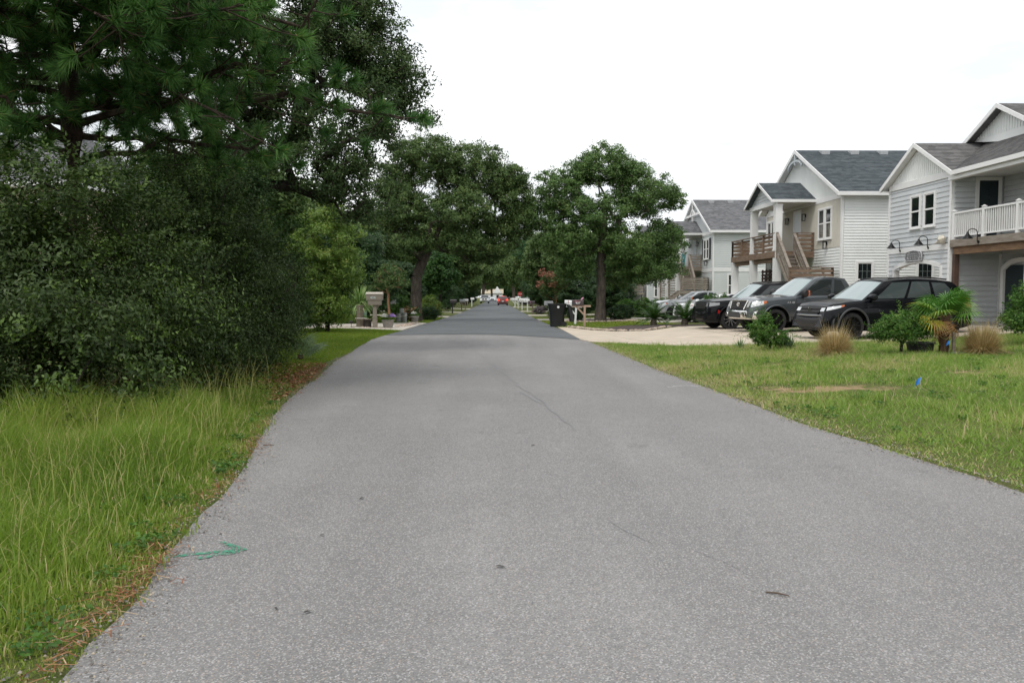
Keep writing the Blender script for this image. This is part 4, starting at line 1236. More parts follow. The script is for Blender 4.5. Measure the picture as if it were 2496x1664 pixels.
    for u in us:
        row = []
        for v in vs_:
            a = side(u, 1, -1); f_ = front(v, 1); r_ = front(v, 1, rear=True)
            x = f_[0]+(r_[0]-f_[0])*u
            y = abs(a[1])*v
            z = (f_[2]*(1-u)+r_[2]*u)*0 + ztop(u)-0.05+0.05*(1-v**4)+0.0
            if abs(v) > 0.999: x, y, z = side(u, 1, 1 if v > 0 else -1)
            row.append((x, y, z))
        rr_.append(row)
    gm.grid(rr_)
    roof = gm.build("cabin", S.get("roof_paint", mp), t, smooth=38, fixn=True)
    # glass
    def patch(fn, a, b_, c, d, nu=9, nt=6, off=0.007):
        return MB().grid([[fn(a+(b_-a)*i/(nu-1), c+(d-c)*j/(nt-1), off) for i in range(nu)] for j in range(nt)])
    patch(lambda v, tt, o: front(v, tt, o), -0.93, 0.93, 0.03, 0.93).build("windshield", S.get("ws", M_CARGLASS_SKY), t, smooth=40, fixn=True)
    patch(lambda v, tt, o: front(v, tt, o, True), -0.86, 0.86, G.get("rw0", 0.12), 0.88).build("rear_window", M_CARGLASS, t, smooth=40, fixn=True)
    for (u0, u1, t0, t1, sl0, sl1) in G["wins"]:
        for s in (-1, 1):
            def fn(u, tt, o, u0=u0, u1=u1, sl0=sl0, sl1=sl1, t0=t0, t1=t1):
                q = (tt-t0)/(t1-t0)
                f = (u-u0)/(u1-u0)
                return side(u0+sl0*q+(u1+sl1*q-u0-sl0*q)*f, tt, s, o)
            patch(fn, u0, u1, t0, t1).build("side_window", S.get("sideglass", M_CARGLASS), t, smooth=40, fixn=True)
    # wheels
    for wi, w in enumerate(xw):
        for s in (-1, 1):
            yc = s*(W/2-TW/2-0.035)
            tb = MB()
            h2 = TW/2
            tb.lathe([(R_*0.66, -h2*0.9), (R_*0.80, -h2), (R_*0.95, -h2*0.9), (R_, -h2*0.62), (R_, h2*0.62), (R_*0.95, h2*0.9), (R_*0.80, h2), (R_*0.66, h2*0.9), (R_*0.66, -h2*0.9)], 32, (w, yc, R_), axis='y', cap=False)
            wheel = tb.build("wheel", M_TYRE, t, smooth=35, fixn=True)
            rb_ = MB()
            yo = yc+s*h2*0.80
            rr0 = R_*S.get("rim", 0.68)
            rb_.lathe([(rr0, -0.03), (rr0*1.0, 0.012), (rr0*0.93, 0.012), (rr0*0.91, -0.03)], 28, (w, yo, R_), axis='y', cap=False)
            rb_.lathe([(rr0*0.2, -0.02), (rr0*0.18, 0.012)], 14, (w, yo, R_), axis='y')
            ns = S.get("spokes", 5)
            for k in range(ns):
                a0 = 2*math.pi*k/ns+0.3
                for da in S.get("split", (-0.13, 0.13)):
                    a = a0+da*0.4; b_ = a0+da*1.6
                    p = (w+rr0*0.12*math.cos(a), yo-s*0.006, R_+rr0*0.12*math.sin(a)); q = (w+rr0*0.94*math.cos(b_), yo+s*0.004, R_+rr0*0.94*math.sin(b_))
                    rb_.beam(p, q, 0.036, 0.022, up=(0, 1, 0))
            rb_.build("rim", S.get("rim_mat", M_RIMSILVER), wheel, smooth=35, fixn=True)
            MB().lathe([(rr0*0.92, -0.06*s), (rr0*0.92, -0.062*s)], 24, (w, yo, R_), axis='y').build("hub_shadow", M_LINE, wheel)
            arch = [Sz(w+Ra*math.cos(a)*1.0, R_+Ra*math.sin(a), s, 0.006) for a in np.linspace(0.12, math.pi-0.12, 21)]
            arch = [(w+(Ra+0.025)*math.cos(a), p[1], R_+(Ra+0.025)*math.sin(a)) for a, p in zip(np.linspace(-0.02, math.pi+0.02, 21), arch)]
            MB().tube(arch, S.get("arch_r", 0.026), 7).build("arch_trim", S.get("arch_mat", mp), t, smooth=50)
    # door gaps, handles, sill trim
    for s in (-1, 1):
        for xd in S["doors"]:
            rows = []
            for v in np.linspace(0.03, 0.985, 14):
                if zbot(xd) > z0+0.1 and v < 0.02: continue
                p = S_(xd, v, s, 0.003); rows.append([(p[0]-0.006, p[1], p[2]), (p[0]+0.006, p[1], p[2])])
            MB().grid(rows).build("door_gap", M_LINE, t)
        for xh in S["handles"]:
            p = Sz(xh, zt(xh)-S.get("hdrop", 0.17), s, 0.012)
            hb = MB().box(p[0]-0.11, p[0]+0.11, p[1]-0.016, p[1]+0.016, p[2]-0.02, p[2]+0.02)
            hb.build("door_handle", S.get("handle_mat", mp), t, bevel=0.012)
        rows = []
        for x in np.linspace(xw[0]+Ra+0.05, xw[1]-Ra-0.05, 10):
            rows.append([Sz(x, z0+0.015, s, 0.008), Sz(x, z0+S.get("sill_h", 0.10), s, 0.008)])
        MB().grid(rows).build("sill_trim", S.get("sill_mat", M_PLASTIC), t, smooth=40)
        # mirror
        mx, mz = G["fb"]+S.get("mir_dx", 0.22), zt(G["fb"]+0.3)+S.get("mir_dz", 0.07)
        mh, ml = S.get("mir_h", 0.15), S.get("mir_w", 0.13)
        q = MB()
        cy_ = s*(bw+0.155)
        rows = []
        for a in np.linspace(-1, 1, 7):
            k = math.sqrt(max(0.0, 1-0.55*a*a*a*a))
            rows.append([(mx+ml*0.75*k*math.cos(b_)*(1 if math.cos(b_) > 0 else 1.15), cy_+a*0.115, mz+mh*0.62*k*math.sin(b_)) for b_ in np.linspace(0, 2*math.pi, 13)])
        q.grid(rows); q.add(rows[0][:-1], [tuple(range(11, -1, -1))]); q.add(rows[-1][:-1], [tuple(range(12))])
        mi = q.build("mirror", S.get("mir_mat", mp), t, smooth=45, fixn=True)
        MB().beam((mx+0.02, s*(bw-0.02), mz-0.09), (mx+0.01, s*(bw+0.10), mz-0.05), 0.07, 0.05).build("mirror_arm", M_PLASTIC, mi)
        if S.get("mir_amber") :
            MB().box(mx+ml*0.45, mx+ml*0.83, cy_+s*0.055, cy_+s*0.122, mz-mh*0.42, mz+mh*0.40).build("mirror_lens", M_AMBER, mi, bevel=0.02)
        # lamps wrapped round the corners
        la = S["lamp"]
        def lamp_patch(nm, x0, x1, z00, z01, z10, z11, m_, off=0.010):
            rows = []
            for i in range(8):
                f = i/7; x = x0+(x1-x0)*f
                lo, hi = z00+(z10-z00)*f, z01+(z11-z01)*f
                rows.append([Sz(x, lo+(hi-lo)*j/4, s, off) for j in range(5)])
            return MB().grid(rows).build(nm, m_, t, smooth=50, fixn=True)
        lamp_patch("headlight", *la["side"], la.get("mat", M_LAMP))
        if "marker" in la: lamp_patch("side_marker", *la["marker"], la.get("marker_mat", M_AMBER), 0.014)
        # front-facing part of the lamp
        fz0, fz1, fy = la["front"]
        def cap_pt(y, z, o=0.012):
            v = (z-z0-0.05)/(zt(0)-z0-0.05); return (lean*v*v-o, y, z)
        MB().grid([[cap_pt(s*(hw(0)*0.93-(fy*i/4)), fz0+(fz1-fz0)*j/3) for i in range(5)] for j in range(4)]).build("headlight_lens", la.get("mat", M_LAMP), t, smooth=50, fixn=True)
        # tail lamps
        tl = S["tail"]
        rows = []
        for i in range(5):
            x = L-0.30+0.298*i/4
            rows.append([Sz(x, tl[0]+(tl[1]-tl[0])*j/4, s, 0.010) for j in range(5)])
        k_ = rows[-1]; rows.append([(p[0]+0.012, p[1]-s*0.02, p[2]) for p in k_]); rows.append([(p[0]+0.014, p[1]-s*tl[2], p[2]) for p in k_])
        MB().grid(rows).build("tail_light", S.get("tail_mat", M_RED), t, smooth=40, fixn=True)
    # grille, bumper, badge
    def capx(z): 
        v = max(0, (z-z0-0.05)/(zt(0)-z0-0.05)); return lean*v*v
    gr = S["grille"]
    gz0, gz1, gyw = gr["z0"], gr["z1"], gr["w"]
    g_ = MB().hexa([(capx(gz0)-0.018, -gyw*gr.get("taper", 0.9), gz0), (capx(gz0)-0.018, gyw*gr.get("taper", 0.9), gz0), (capx(gz0)+0.05, gyw*gr.get("taper", 0.9), gz0), (capx(gz0)+0.05, -gyw*gr.get("taper", 0.9), gz0),
                     (capx(gz1)-0.018, -gyw, gz1), (capx(gz1)-0.018, gyw, gz1), (capx(gz1)+0.05, gyw, gz1), (capx(gz1)+0.05, -gyw, gz1)])
    grille = g_.build("grille", M_PLASTIC, t, fixn=True)
    fr = MB()
    for k in range(gr["bars"]):
        z = gz0+(gz1-gz0)*(k+0.7)/(gr["bars"]+0.4); w_ = gyw*(gr.get("taper", 0.9)+(1-gr.get("taper", 0.9))*(z-gz0)/(gz1-gz0))
        fr.beam((capx(z)-0.026, -w_*0.97, z), (capx(z)-0.026, w_*0.97, z), 0.022, 0.022)
    fr.build("grille_bars", gr["bar_mat"], grille)
    if gr.get("frame"):
        ff = MB()
        tp = gr.get("taper", 0.9)
        for s in (-1, 1): ff.beam((capx(gz0)-0.03, s*gyw*tp, gz0-0.02), (capx(gz1)-0.03, s*gyw, gz1+0.02), 0.05, 0.05, up=(1, 0, 0))
        ff.beam((capx(gz1)-0.03, -gyw, gz1+0.02), (capx(gz1)-0.03, gyw, gz1+0.02), 0.05, 0.04)
        ff.build("grille_frame", gr["frame"], grille, bevel=0.012)
    if gr.get("badge"):
        zb_ = (gz0+gz1)/2+0.02
        bg = MB(); rr2 = 0.085
        if gr["badge"] == 'oval':
            rr2 = 0.07
            bg.tube([(capx(zb_)-0.045, rr2*1.3*math.cos(a), zb_+rr2*0.85*math.sin(a)) for a in np.linspace(0, 2*math.pi, 19)], 0.012, 6)
            bg.tube([(capx(zb_)-0.045, rr2*0.5*math.cos(a), zb_+rr2*0.8*math.sin(a)) for a in np.linspace(0, 2*math.pi, 15)], 0.010, 6)
            bg.tube([(capx(zb_)-0.045, rr2*1.1*math.cos(a), zb_+0.035+rr2*0.35*math.sin(a)) for a in np.linspace(0, 2*math.pi, 15)], 0.010, 6)
        elif gr["badge"] == 'H':
            for s in (-1, 1): bg.beam((capx(zb_)-0.045, s*0.04, zb_-0.075), (capx(zb_)-0.045, s*0.062, zb_+0.075), 0.02, 0.02, up=(1, 0, 0))
            bg.beam((capx(zb_)-0.045, -0.05, zb_), (capx(zb_)-0.045, 0.05, zb_), 0.02, 0.02)
        bg.build("badge", M_CHROME, grille, smooth=50)
    bu = S["bumper"]
    rows_o, z_a, z_b = [], bu["z0"], bu["z1"]
    ys_ = np.linspace(-1, 1, 25)
    def bx(y, k): return -bu.get("out", 0.06)*k+0.34*abs(y)**3.6*bu.get("wrap", 1.0)+0.02
    prof = [(0.0, 0.45), (0.15, 0.85), (0.5, 1.0), (0.85, 0.92), (1.0, 0.45)]
    bm_ = MB().grid([[(bx(y, k)+capx(z_a)*0.5, y*W/2*bu.get("w", 0.985), z_a+(z_b-z_a)*q) for y in ys_] for q, k in prof])
    bumper = bm_.build("bumper", bu["mat"], t, smooth=40, fixn=True)
    if bu.get("center"):
        c0, c1, cw = bu["center"]
        MB().box(bx(0, 1)-0.014, bx(0, 1)+0.1, -cw, cw, c0, c1).build("bumper_inset", M_GREYPLASTIC, bumper, bevel=0.01)
    for s in (-1, 1):
        if bu.get("fog"):
            fy_, fz_, fr_ = bu["fog"]
            px_ = bx(fy_/(W/2), 1)
            fo = MB().lathe([(fr_, -0.012), (fr_, -0.035), (fr_*0.78, -0.035), (fr_*0.74, -0.006)], 20, (px_, s*fy_, fz_), axis='x', cap=False).build("fog_light_ring", bu.get("fog_mat", M_CHROME), bumper, smooth=40)
            MB().lathe([(fr_*0.78, -0.014), (fr_*0.5, -0.018)], 18, (px_, s*fy_, fz_), axis='x').build("fog_light", M_PLASTIC, fo)
    # lower valance
    va = MB().grid([[(bx(y, 0.35)+0.05, y*W/2*0.93, z0-0.03+(z_a-z0+0.05)*q) for y in ys_] for q in (0, 0.5, 1)])
    va.build("front_valance", M_PLASTIC, t, smooth=40, fixn=True)
    # rear bumper
    MB().grid([[(L+0.03*k-0.14*abs(y)**4, y*W/2*0.96, z0+0.16+0.20*q) for y in ys_] for q, k in ((0, 0.3), (0.3, 1), (0.8, 1), (1, 0.3))]).build("rear_bumper", bu.get("rear_mat", mp), t, smooth=40, fixn=True)
    if S.get("rails"):
        for s in (-1, 1):
            pts = [(side(u, 1, s)[0], s*(abs(side(u, 1, s)[1])-0.03), side(u, 1, s)[2]+0.055) for u in np.linspace(0.06, 0.92, 12)]
            MB().tube(pts, 0.02, 8).build("roof_rail", M_PLASTIC, t, smooth=50)
    if S.get("bed"):
        b0 = S["bed"]
        MB().box(b0+0.06, L-0.10, -W/2+0.20, W/2-0.20, zt(b0+0.5)+0.004, zt(b0+0.5)+0.012).build("bed_cover", M_PLASTIC, t)
        for s in (-1, 1):
            rows = []
            for v in np.linspace(0.05, 0.99, 12):
                p = S_(b0, v, s, 0.003); rows.append([(p[0]-0.014, p[1], p[2]), (p[0]+0.014, p[1], p[2])])
            MB().grid(rows).build("bed_gap", M_LINE, t)
    if S.get("wiper"):
        for y in (-0.25, 0.35): MB().beam(front(y, 0.035, 0.02), front(y+0.45, 0.06, 0.02), 0.02, 0.015).build("wiper", M_PLASTIC, t)
    if S.get("plate_mat") is not None:
        MB().box(L+0.032, L+0.045, -0.16, 0.16, z0+0.38, z0+0.53).build("number_plate", S["plate_mat"], t)
    t_info = dict(Sz=Sz, side=side, zt=zt)
    return t, t_info

P_CHAR = paint("charcoal", (0.072, 0.083, 0.092), 0.5, 0.36)
P_BLACK = mat("paint_black", (0.004, 0.0045, 0.006), 0.3, spec=0.08, coat=0.32)
P_BLACK2 = mat("paint_blue_black", (0.004, 0.005, 0.007), 0.3, spec=0.08, coat=0.32)
P_SILVER = paint("silver", (0.42, 0.44, 0.46), 0.6, 0.35)
P_WHITE = paint("white", (0.82, 0.83, 0.84), 0.0, 0.3)
P_REDCAR = paint("red", (0.24, 0.018, 0.014), 0.1, 0.3)
PICKUP = dict(L=5.81, W=2.03, H=1.93, R=0.405, TW=0.29, xf=0.98, wb=3.70, z0=0.45, lean=0.15, fc=0.16, rc=0.03,
    belt=[(0, 1.04), (0.25, 1.10), (1.0, 1.17), (1.75, 1.23), (2.6, 1.25), (3.95, 1.28), (4.0, 1.27), (5.81, 1.29)],
    crown=[(0, 0.03), (0.2, 0.09), (1.2, 0.10), (1.9, 0.06), (2.2, 0.0), (5.81, 0.0)],
    gh=dict(fb=1.68, ft=2.52, rt=3.66, rb=3.98, bw=0.925, tw=0.76, bow=0.16, drop=0.055, wins=[(0.10, 0.575, 0.07, 0.88, 0.015, -0.005), (0.635, 0.895, 0.07, 0.88, 0.01, -0.055)]),
    doors=[1.72, 3.05, 3.92], handles=[2.86, 3.72], hdrop=0.15, handle_mat=M_PLASTIC, mir_mat=M_PLASTIC, mir_amber=True, mir_h=0.23, mir_w=0.15, mir_dx=0.30, mir_dz=0.10,
    lamp=dict(side=(0.03, 0.52, 0.86, 1.06, 0.97, 1.075), front=(0.86, 1.055, 0.16), marker=(0.47, 0.60, 0.965, 1.075, 1.0, 1.075)),
    tail=(0.95, 1.25, 0.10), grille=dict(z0=0.80, z1=1.06, w=0.60, bars=3, bar_mat=mat("satin_grey", (0.16, 0.165, 0.17), 0.35, metal=0.8), frame=M_CHROME, badge='oval', taper=0.86),
    bumper=dict(z0=0.45, z1=0.74, mat=M_CHROME, rear_mat=M_CHROME, out=0.13, fog=(0.66, 0.60, 0.075), center=(0.50, 0.66, 0.42)),
    rim_mat=M_RIMBLACK, spokes=5, sill_mat=M_GREYPLASTIC, bed=4.02, wiper=True, arch_r=0.03)
truck, ti = car("pickup_truck", "charcoal grey pickup truck with chrome grille, parked between two black cars", at(8.75, 30.4, 0.012), R(10), dict(PICKUP, paint=P_CHAR), "pickup truck")
p = ti["Sz"](2.35, 0.80, -1, 0.010)
text_obj("door_lettering", "TUNDRA", 0.095, M_LETTER, truck, (2.33, p[1], 0.775), (R(90), 0, 0), shear=0.3)
p = ti["Sz"](1.52, 1.05, -1, 0.012)
text_obj("fender_badge", "5.7L V8", 0.085, M_LETTER, truck, (1.50, p[1]-0.004, 1.02), (R(90), 0, 0), shear=0.3)
for s in (-1, 1):
    rows = [[ti["Sz"](x, 0.655+0.02*math.sin((x-1.95)/1.8*math.pi)*k, s, 0.004+0.016*k) for k in (0, 1, 0.2)] for x in np.linspace(1.95, 3.75, 9)]
    rows = [[(r[0][0], r[0][1], 0.63), (r[1][0], r[1][1], 0.655), (r[2][0], r[2][1], 0.69)] for r in rows]
    MB().grid(rows).build("door_moulding", P_CHAR, truck, smooth=50, fixn=True)

SUV_A = dict(L=4.98, W=2.0, H=1.77, R=0.385, TW=0.26, xf=0.93, wb=2.82, z0=0.30, lean=0.20, fc=0.20, rc=0.08,
    belt=[(0, 0.93), (0.2, 0.99), (0.9, 1.06), (1.5, 1.12), (3.0, 1.15), (4.98, 1.20)],
    crown=[(0, 0.02), (0.25, 0.06), (1.1, 0.075), (1.6, 0.03), (2.0, 0.0), (4.98, 0.0)],
    gh=dict(fb=1.28, ft=2.12, rt=4.42, rb=4.90, bw=0.89, tw=0.70, bow=0.17, drop=0.075, rake=0.02, wins=[(0.095, 0.37, 0.07, 0.87, 0.035, 0.0), (0.40, 0.635, 0.07, 0.87, 0.0, 0.0), (0.67, 0.90, 0.12, 0.85, 0.0, -0.045)]),
    doors=[1.40, 2.55, 3.55], handles=[2.38, 3.40], handle_mat=P_BLACK2, mir_mat=P_BLACK2, mir_h=0.15, mir_w=0.14, mir_dx=0.24,
    lamp=dict(side=(0.02, 0.56, 0.82, 0.92, 0.93, 0.985), front=(0.80, 0.90, 0.20), marker=(0.48, 0.62, 0.915, 0.98, 0.95, 0.985)),
    tail=(0.90, 1.18, 0.22), grille=dict(z0=0.70, z1=0.93, w=0.56, bars=2, bar_mat=M_PLASTIC, badge='H', frame=None, taper=0.82),
    bumper=dict(z0=0.36, z1=0.60, mat=M_PLASTIC, out=0.05, fog=(0.70, 0.48, 0.06), fog_mat=M_GREYPLASTIC), rim_mat=M_RIMBLACK, spokes=5, rim=0.70, arch_mat=M_GREYPLASTIC, arch_r=0.032, rails=True, wiper=True, sideglass=mat("side_glass_pale", (0.05, 0.065, 0.066), 0.03, spec=0.6, ior=1.55))
suv, si = car("black_suv", "glossy black SUV with black wheels parked behind the small palm", at(9.4, 25.2, 0.012), R(10), dict(SUV_A, paint=P_BLACK2), "SUV")
rows = [[(-0.012, y, 0.665), (-0.028, y, 0.685), (-0.006, y, 0.70)] for y in np.linspace(-0.72, 0.72, 9)]
MB().grid([[(r[0]+0.22*abs(r[1]/0.9)**3, r[1], r[2]) for r in row] for row in rows]).build("grille_trim", mat("satin_silver", (0.30, 0.31, 0.32), 0.35, metal=0.8), suv, smooth=50)
SUV_B = dict(SUV_A, L=5.1, W=1.93, H=1.80, R=0.39, xf=0.90, wb=3.04, lean=0.10, fc=0.17, rc=0.06,
    belt=[(0, 1.00), (0.2, 1.05), (0.9, 1.09), (1.7, 1.14), (3.0, 1.16), (5.1, 1.20)],
    crown=[(0, 0.02), (0.25, 0.07), (1.3, 0.085), (1.8, 0.03), (2.2, 0.0), (5.1, 0.0)],
    gh=dict(fb=1.52, ft=2.32, rt=4.55, rb=5.0, bw=0.86, tw=0.70, bow=0.15, drop=0.06, rake=0.02, wins=[(0.095, 0.37, 0.07, 0.87, 0.035, 0.0), (0.40, 0.635, 0.07, 0.87, 0.0, 0.0), (0.67, 0.90, 0.12, 0.85, 0.0, -0.045)]),
    doors=[1.55, 2.65, 3.65], lamp=dict(side=(0.02, 0.42, 0.86, 1.00, 0.92, 1.01), front=(0.86, 0.995, 0.22), marker=(0.36, 0.44, 0.60, 0.74, 0.62, 0.72), marker_mat=M_RED, mat=mat("smoked_headlamp", (0.22, 0.23, 0.24), 0.08, coat=1.0)),
    grille=dict(z0=0.78, z1=0.99, w=0.58, bars=2, bar_mat=M_PLASTIC, frame=None, taper=0.9), rim_mat=M_RIMSILVER, spokes=5, split=(-0.2, 0.2), arch_mat=P_BLACK, bumper=dict(z0=0.34, z1=0.66, mat=P_BLACK, out=0.05), handle_mat=P_BLACK, mir_mat=P_BLACK, sideglass=M_CARGLASS)
car("black_suv", "black SUV with silver five-spoke wheels on the far side of the charcoal pickup", at(8.15, 33.6, 0.012), R(7), dict(SUV_B, paint=P_BLACK), "SUV")
car("white_suv", "white car with dark wheels partly hidden behind the cycads and black SUV", at(10.1, 46.9, 0.012), R(4), dict(SUV_A, paint=P_WHITE, H=1.60, handle_mat=P_WHITE, mir_mat=P_WHITE, rails=False, lean=0.12), "car")
car("pickup_truck", "silver pickup truck parked behind the white car near the hedge", at(9.65, 51.5, 0.012), R(4), dict(PICKUP, paint=P_SILVER, H=1.80, mir_mat=P_SILVER, ws=M_CARGLASS, bumper=dict(z0=0.45, z1=0.74, mat=P_SILVER, rear_mat=M_CHROME, out=0.10), grille=dict(z0=0.80, z1=1.04, w=0.60, bars=3, bar_mat=M_PLASTIC, frame=None)), "pickup truck")
for _o in bpy.data.objects:
    if _o.parent is None and _o.get("label", "").startswith(("charcoal grey pickup", "glossy black SUV", "black SUV with silver")):
        _o.scale = (1.0, 1.03, 1.06) if _o["label"].startswith("glossy") else (1.05, 1.05, 1.06)
# traffic far down the road
SUVR = dict(SUV_A, paint=P_REDCAR, H=1.70, W=1.86, tail=(0.86, 1.10, 0.30), tail_mat=M_REDLIT, handle_mat=P_REDCAR, mir_mat=P_REDCAR, plate_mat=M_WHITE, bumper=dict(z0=0.36, z1=0.60, mat=M_PLASTIC, rear_mat=M_PLASTIC, out=0.05))
rc_, _ = car("red_suv", "red SUV with lit tail lamps driving away down the road", (0.75, 149.0, float(road_z(149))+0.03), R(-90), SUVR, "SUV")
MB().box(4.44, 4.47, -0.28, 0.28, 1.60, 1.64).build("high_brake_light", M_REDLIT, rc_)
car("pickup_truck", "silver-grey pickup truck facing the camera on the left of the far road", (-3.1, 186, float(road_z(186))+0.03), R(90), dict(PICKUP, paint=P_SILVER, mir_mat=P_SILVER, ws=M_CARGLASS), "pickup truck")
car("white_van", "white pickup cab parked right of the far road by the stop sign", (3.7, 152, g(4, 152)+0.02), R(20), dict(PICKUP, paint=P_WHITE, mir_mat=M_PLASTIC, ws=M_CARGLASS), "pickup truck")
car("white_car", "small white car parked on the far right lawn behind the shrubs", (9.0, 112, g(9, 112)+0.02), R(-5), dict(SUV_A, paint=P_WHITE, H=1.6, handle_mat=P_WHITE, mir_mat=P_WHITE, rails=False), "car")
car("silver_car", "silver car parked in the left yard behind the bushes and white post", (-9.3, 72, g(-9, 72)+0.02), R(150), dict(SUV_A, paint=P_SILVER, H=1.72, handle_mat=P_SILVER, mir_mat=P_SILVER), "car")
car("white_car", "distant white car in the middle of the far road", (-1.9, 262, float(road_z(262))+0.03), R(90), dict(SUV_A, paint=P_WHITE, H=1.5, handle_mat=P_WHITE, mir_mat=P_WHITE, rails=False), "car")
# ------------------------------------------------------------------ street furniture
M_BIN = mat("black_bin_plastic", (0.012, 0.014, 0.015), 0.5, var=0.3, vscale=3)
M_STICK = mat("white_sticker", (0.75, 0.76, 0.76), 0.5)
M_POSTWOOD = mat("new_post_wood", (0.46, 0.32, 0.235), 0.8, var=0.2, vscale=6, stretch=(1, 1, 0.2))
M_OLDWOOD = mat("old_post_wood", (0.20, 0.17, 0.125), 0.9, var=0.35, vscale=6, bump=0.3, bscale=30)
M_TAUPE = mat("taupe_plastic", (0.225, 0.195, 0.160), 0.55, var=0.06)
M_TAUPE_L = mat("taupe_plastic_lid", (0.42, 0.38, 0.32), 0.5)
M_GALV = mat("galvanised", (0.46, 0.47, 0.48), 0.4, metal=0.5)
M_MBBLACK = mat("faded_black_metal", (0.035, 0.037, 0.042), 0.45, col2=(0.055, 0.035, 0.036), vscale=5)
M_MBRED = mat("faded_red", (0.23, 0.045, 0.045), 0.5, col2=(0.06, 0.045, 0.048), vscale=7)
M_WPLASTIC = mat("white_plastic", (0.76, 0.77, 0.76), 0.45, var=0.07)
M_PINK = mat("pink_plastic", (0.62, 0.28, 0.40), 0.5)
M_NUM = mat("number_white", (0.85, 0.85, 0.82), 0.5)
M_NUMG = mat("number_pale_green", (0.55, 0.66, 0.62), 0.5)
M_NUMD = mat("number_dark", (0.02, 0.02, 0.02), 0.5)
M_STONE = mat("pale_stone", (0.52, 0.44, 0.36), 0.9, col2=(0.30, 0.22, 0.17), vscale=4, bump=0.4, bscale=18)
M_MULCH = mat("dark_mulch", (0.075, 0.055, 0.045), 0.95, col2=(0.035, 0.024, 0.02), vscale=22, bump=0.8, bscale=45)
M_GREENBOX = mat("utility_green", (0.14, 0.24, 0.18), 0.6, var=0.15)
M_CLAY = mat("grey_planter", (0.30, 0.275, 0.25), 0.85, var=0.2, vscale=8)

def arch_box(w, h, n=9):
    """mailbox end profile: flat bottom, half-round top"""
    r = w/2
    return [(-r, 0), (r, 0)] + [(r*math.cos(a), h-r+r*math.sin(a)) for a in np.linspace(0, math.pi, n)]
def mailbox(loc, label, m_box, m_post, num=None, m_num=None, style="brace", height=1.0, rz=0.0, group=None, tilt=0.0, name="mailbox", length=0.56, extra=None):
    t = thing(name, loc, label, "mailbox", group, rz=rz)
    t.rotation_euler = (0, tilt, rz)
    if style == "brace":
        MB().box(-0.05, 0.05, -0.05, 0.05, -0.15, height).build("post", m_post, t)
        MB().box(-0.62, 0.30, -0.055, 0.055, height, height+0.10).build("arm", m_post, t)
        MB().beam((-0.42, 0, height+0.02), (-0.03, 0, height-0.38), 0.08, 0.08).build("brace", m_post, t)
        x0, x1, zb = -0.62, -0.62+length, height+0.102
    elif style == "plain":
        MB().box(-0.055, 0.055, -0.055, 0.055, -0.15, height).build("post", m_post, t)
        MB().box(-0.38, 0.20, -0.10, 0.10, height, height+0.04).build("arm", m_post, t)
        x0, x1, zb = -0.36, -0.36+length, height+0.042
    else:
        MB().box(-0.065, 0.065, -0.065, 0.065, -0.15, height-0.02).build("post", m_post, t)
        MB().box(-0.13, 0.42, -0.115, 0.115, height-0.02, height+0.06).build("arm", m_post, t)
        x0, x1, zb = -0.30, -0.30+length, height+0.062
    w_, h_ = 0.20, 0.27
    prof = arch_box(w_, h_)
    b_ = MB().prism([(p[0], p[1]+zb) for p in prof], 'x', x0, x1).build("box", m_box, t, smooth=40, fixn=True)
    MB().prism([(p[0]*1.05, p[1]*1.02+zb-0.003) for p in prof], 'x', x0-0.02, x0-0.001).build("door", m_box, b_, smooth=40, fixn=True)
    MB().box(x0+0.16, x0+0.18, -w_/2-0.012, -w_/2-0.002, zb+0.08, zb+0.26).build("flag", M_RED if m_box is not M_MBBLACK else M_PINK, b_)
    if num:
        text_obj("house_number", num, 0.16, m_num, t, ((x0+x1)/2-0.02, -w_/2-0.006, zb+0.10), (R(90), 0, 0), extrude=0.002, shear=0.15)
    return t, (x0, x1, zb)
m437, (x0, x1, zb) = mailbox(at(4.35, 41.9), "dark mailbox numbered 437 on a braced new-wood post beside the black bin", M_MBBLACK, M_POSTWOOD, "437", M_NUM, "brace", 0.98)
MB().box(x0+0.04, x0+0.40, -0.104, -0.101, zb+0.17, zb+0.235).build("faded_print", M_MBRED, m437)
fl = MB(); fl.tube([(x1-0.12, 0.05, zb+0.25), (x1-0.05, 0.03, zb+0.33), (x1+0.01, 0.05, zb+0.37)], [0.03, 0.045, 0.02], 8); fl.build("pink_ornament", M_PINK, m437, smooth=50)
mailbox(at(4.18, 45.2), "white mailbox on a slightly leaning white post behind the mailbox numbered 437", M_WPLASTIC, M_WPLASTIC, None, None, "brace", 0.93, tilt=R(3))
mailbox(at(3.35, 54.0), "weathered silver mailbox on a wooden post beyond the black bin", M_GALV, M_OLDWOOD, None, None, "plain", 0.92)
mailbox(at(2.95, 72.0), "low black mailbox right of the road past the silver one", M_MBBLACK, M_OLDWOOD, None, None, "plain", 0.85)
mailbox(at(2.9, 83.0), "white mailbox on a thick white post, nearest of the far white ones", M_WPLASTIC, M_WPLASTIC, None, None, "plain", 0.95)
mailbox(at(2.75, 97.0), "second of the far white mailboxes along the right verge", M_WPLASTIC, M_WPLASTIC, None, None, "plain", 0.95)
mailbox(at(2.5, 106.0), "third of the far white mailboxes along the right verge", M_WPLASTIC, M_WPLASTIC, None, None, "brace", 0.95)
mailbox(at(2.35, 118.0), "farthest of the white mailboxes along the right verge", M_WPLASTIC, M_WPLASTIC, None, None, "brace", 0.95)
mailbox(at(-4.15, 75.0), "black mailbox on a black post left of the road", M_MBBLACK, M_PLASTIC, None, None, "plain", 0.95, rz=R(180))
mailbox(at(-4.0, 90.0), "pale grey mailbox on a wooden post left of the far road", M_GALV, M_OLDWOOD, None, None, "plain", 0.92, rz=R(180))
mailbox(at(-4.0, 100.0), "weathered mailbox just past the pale grey one on the left", M_GALV, M_OLDWOOD, None, None, "plain", 0.92, rz=R(180))
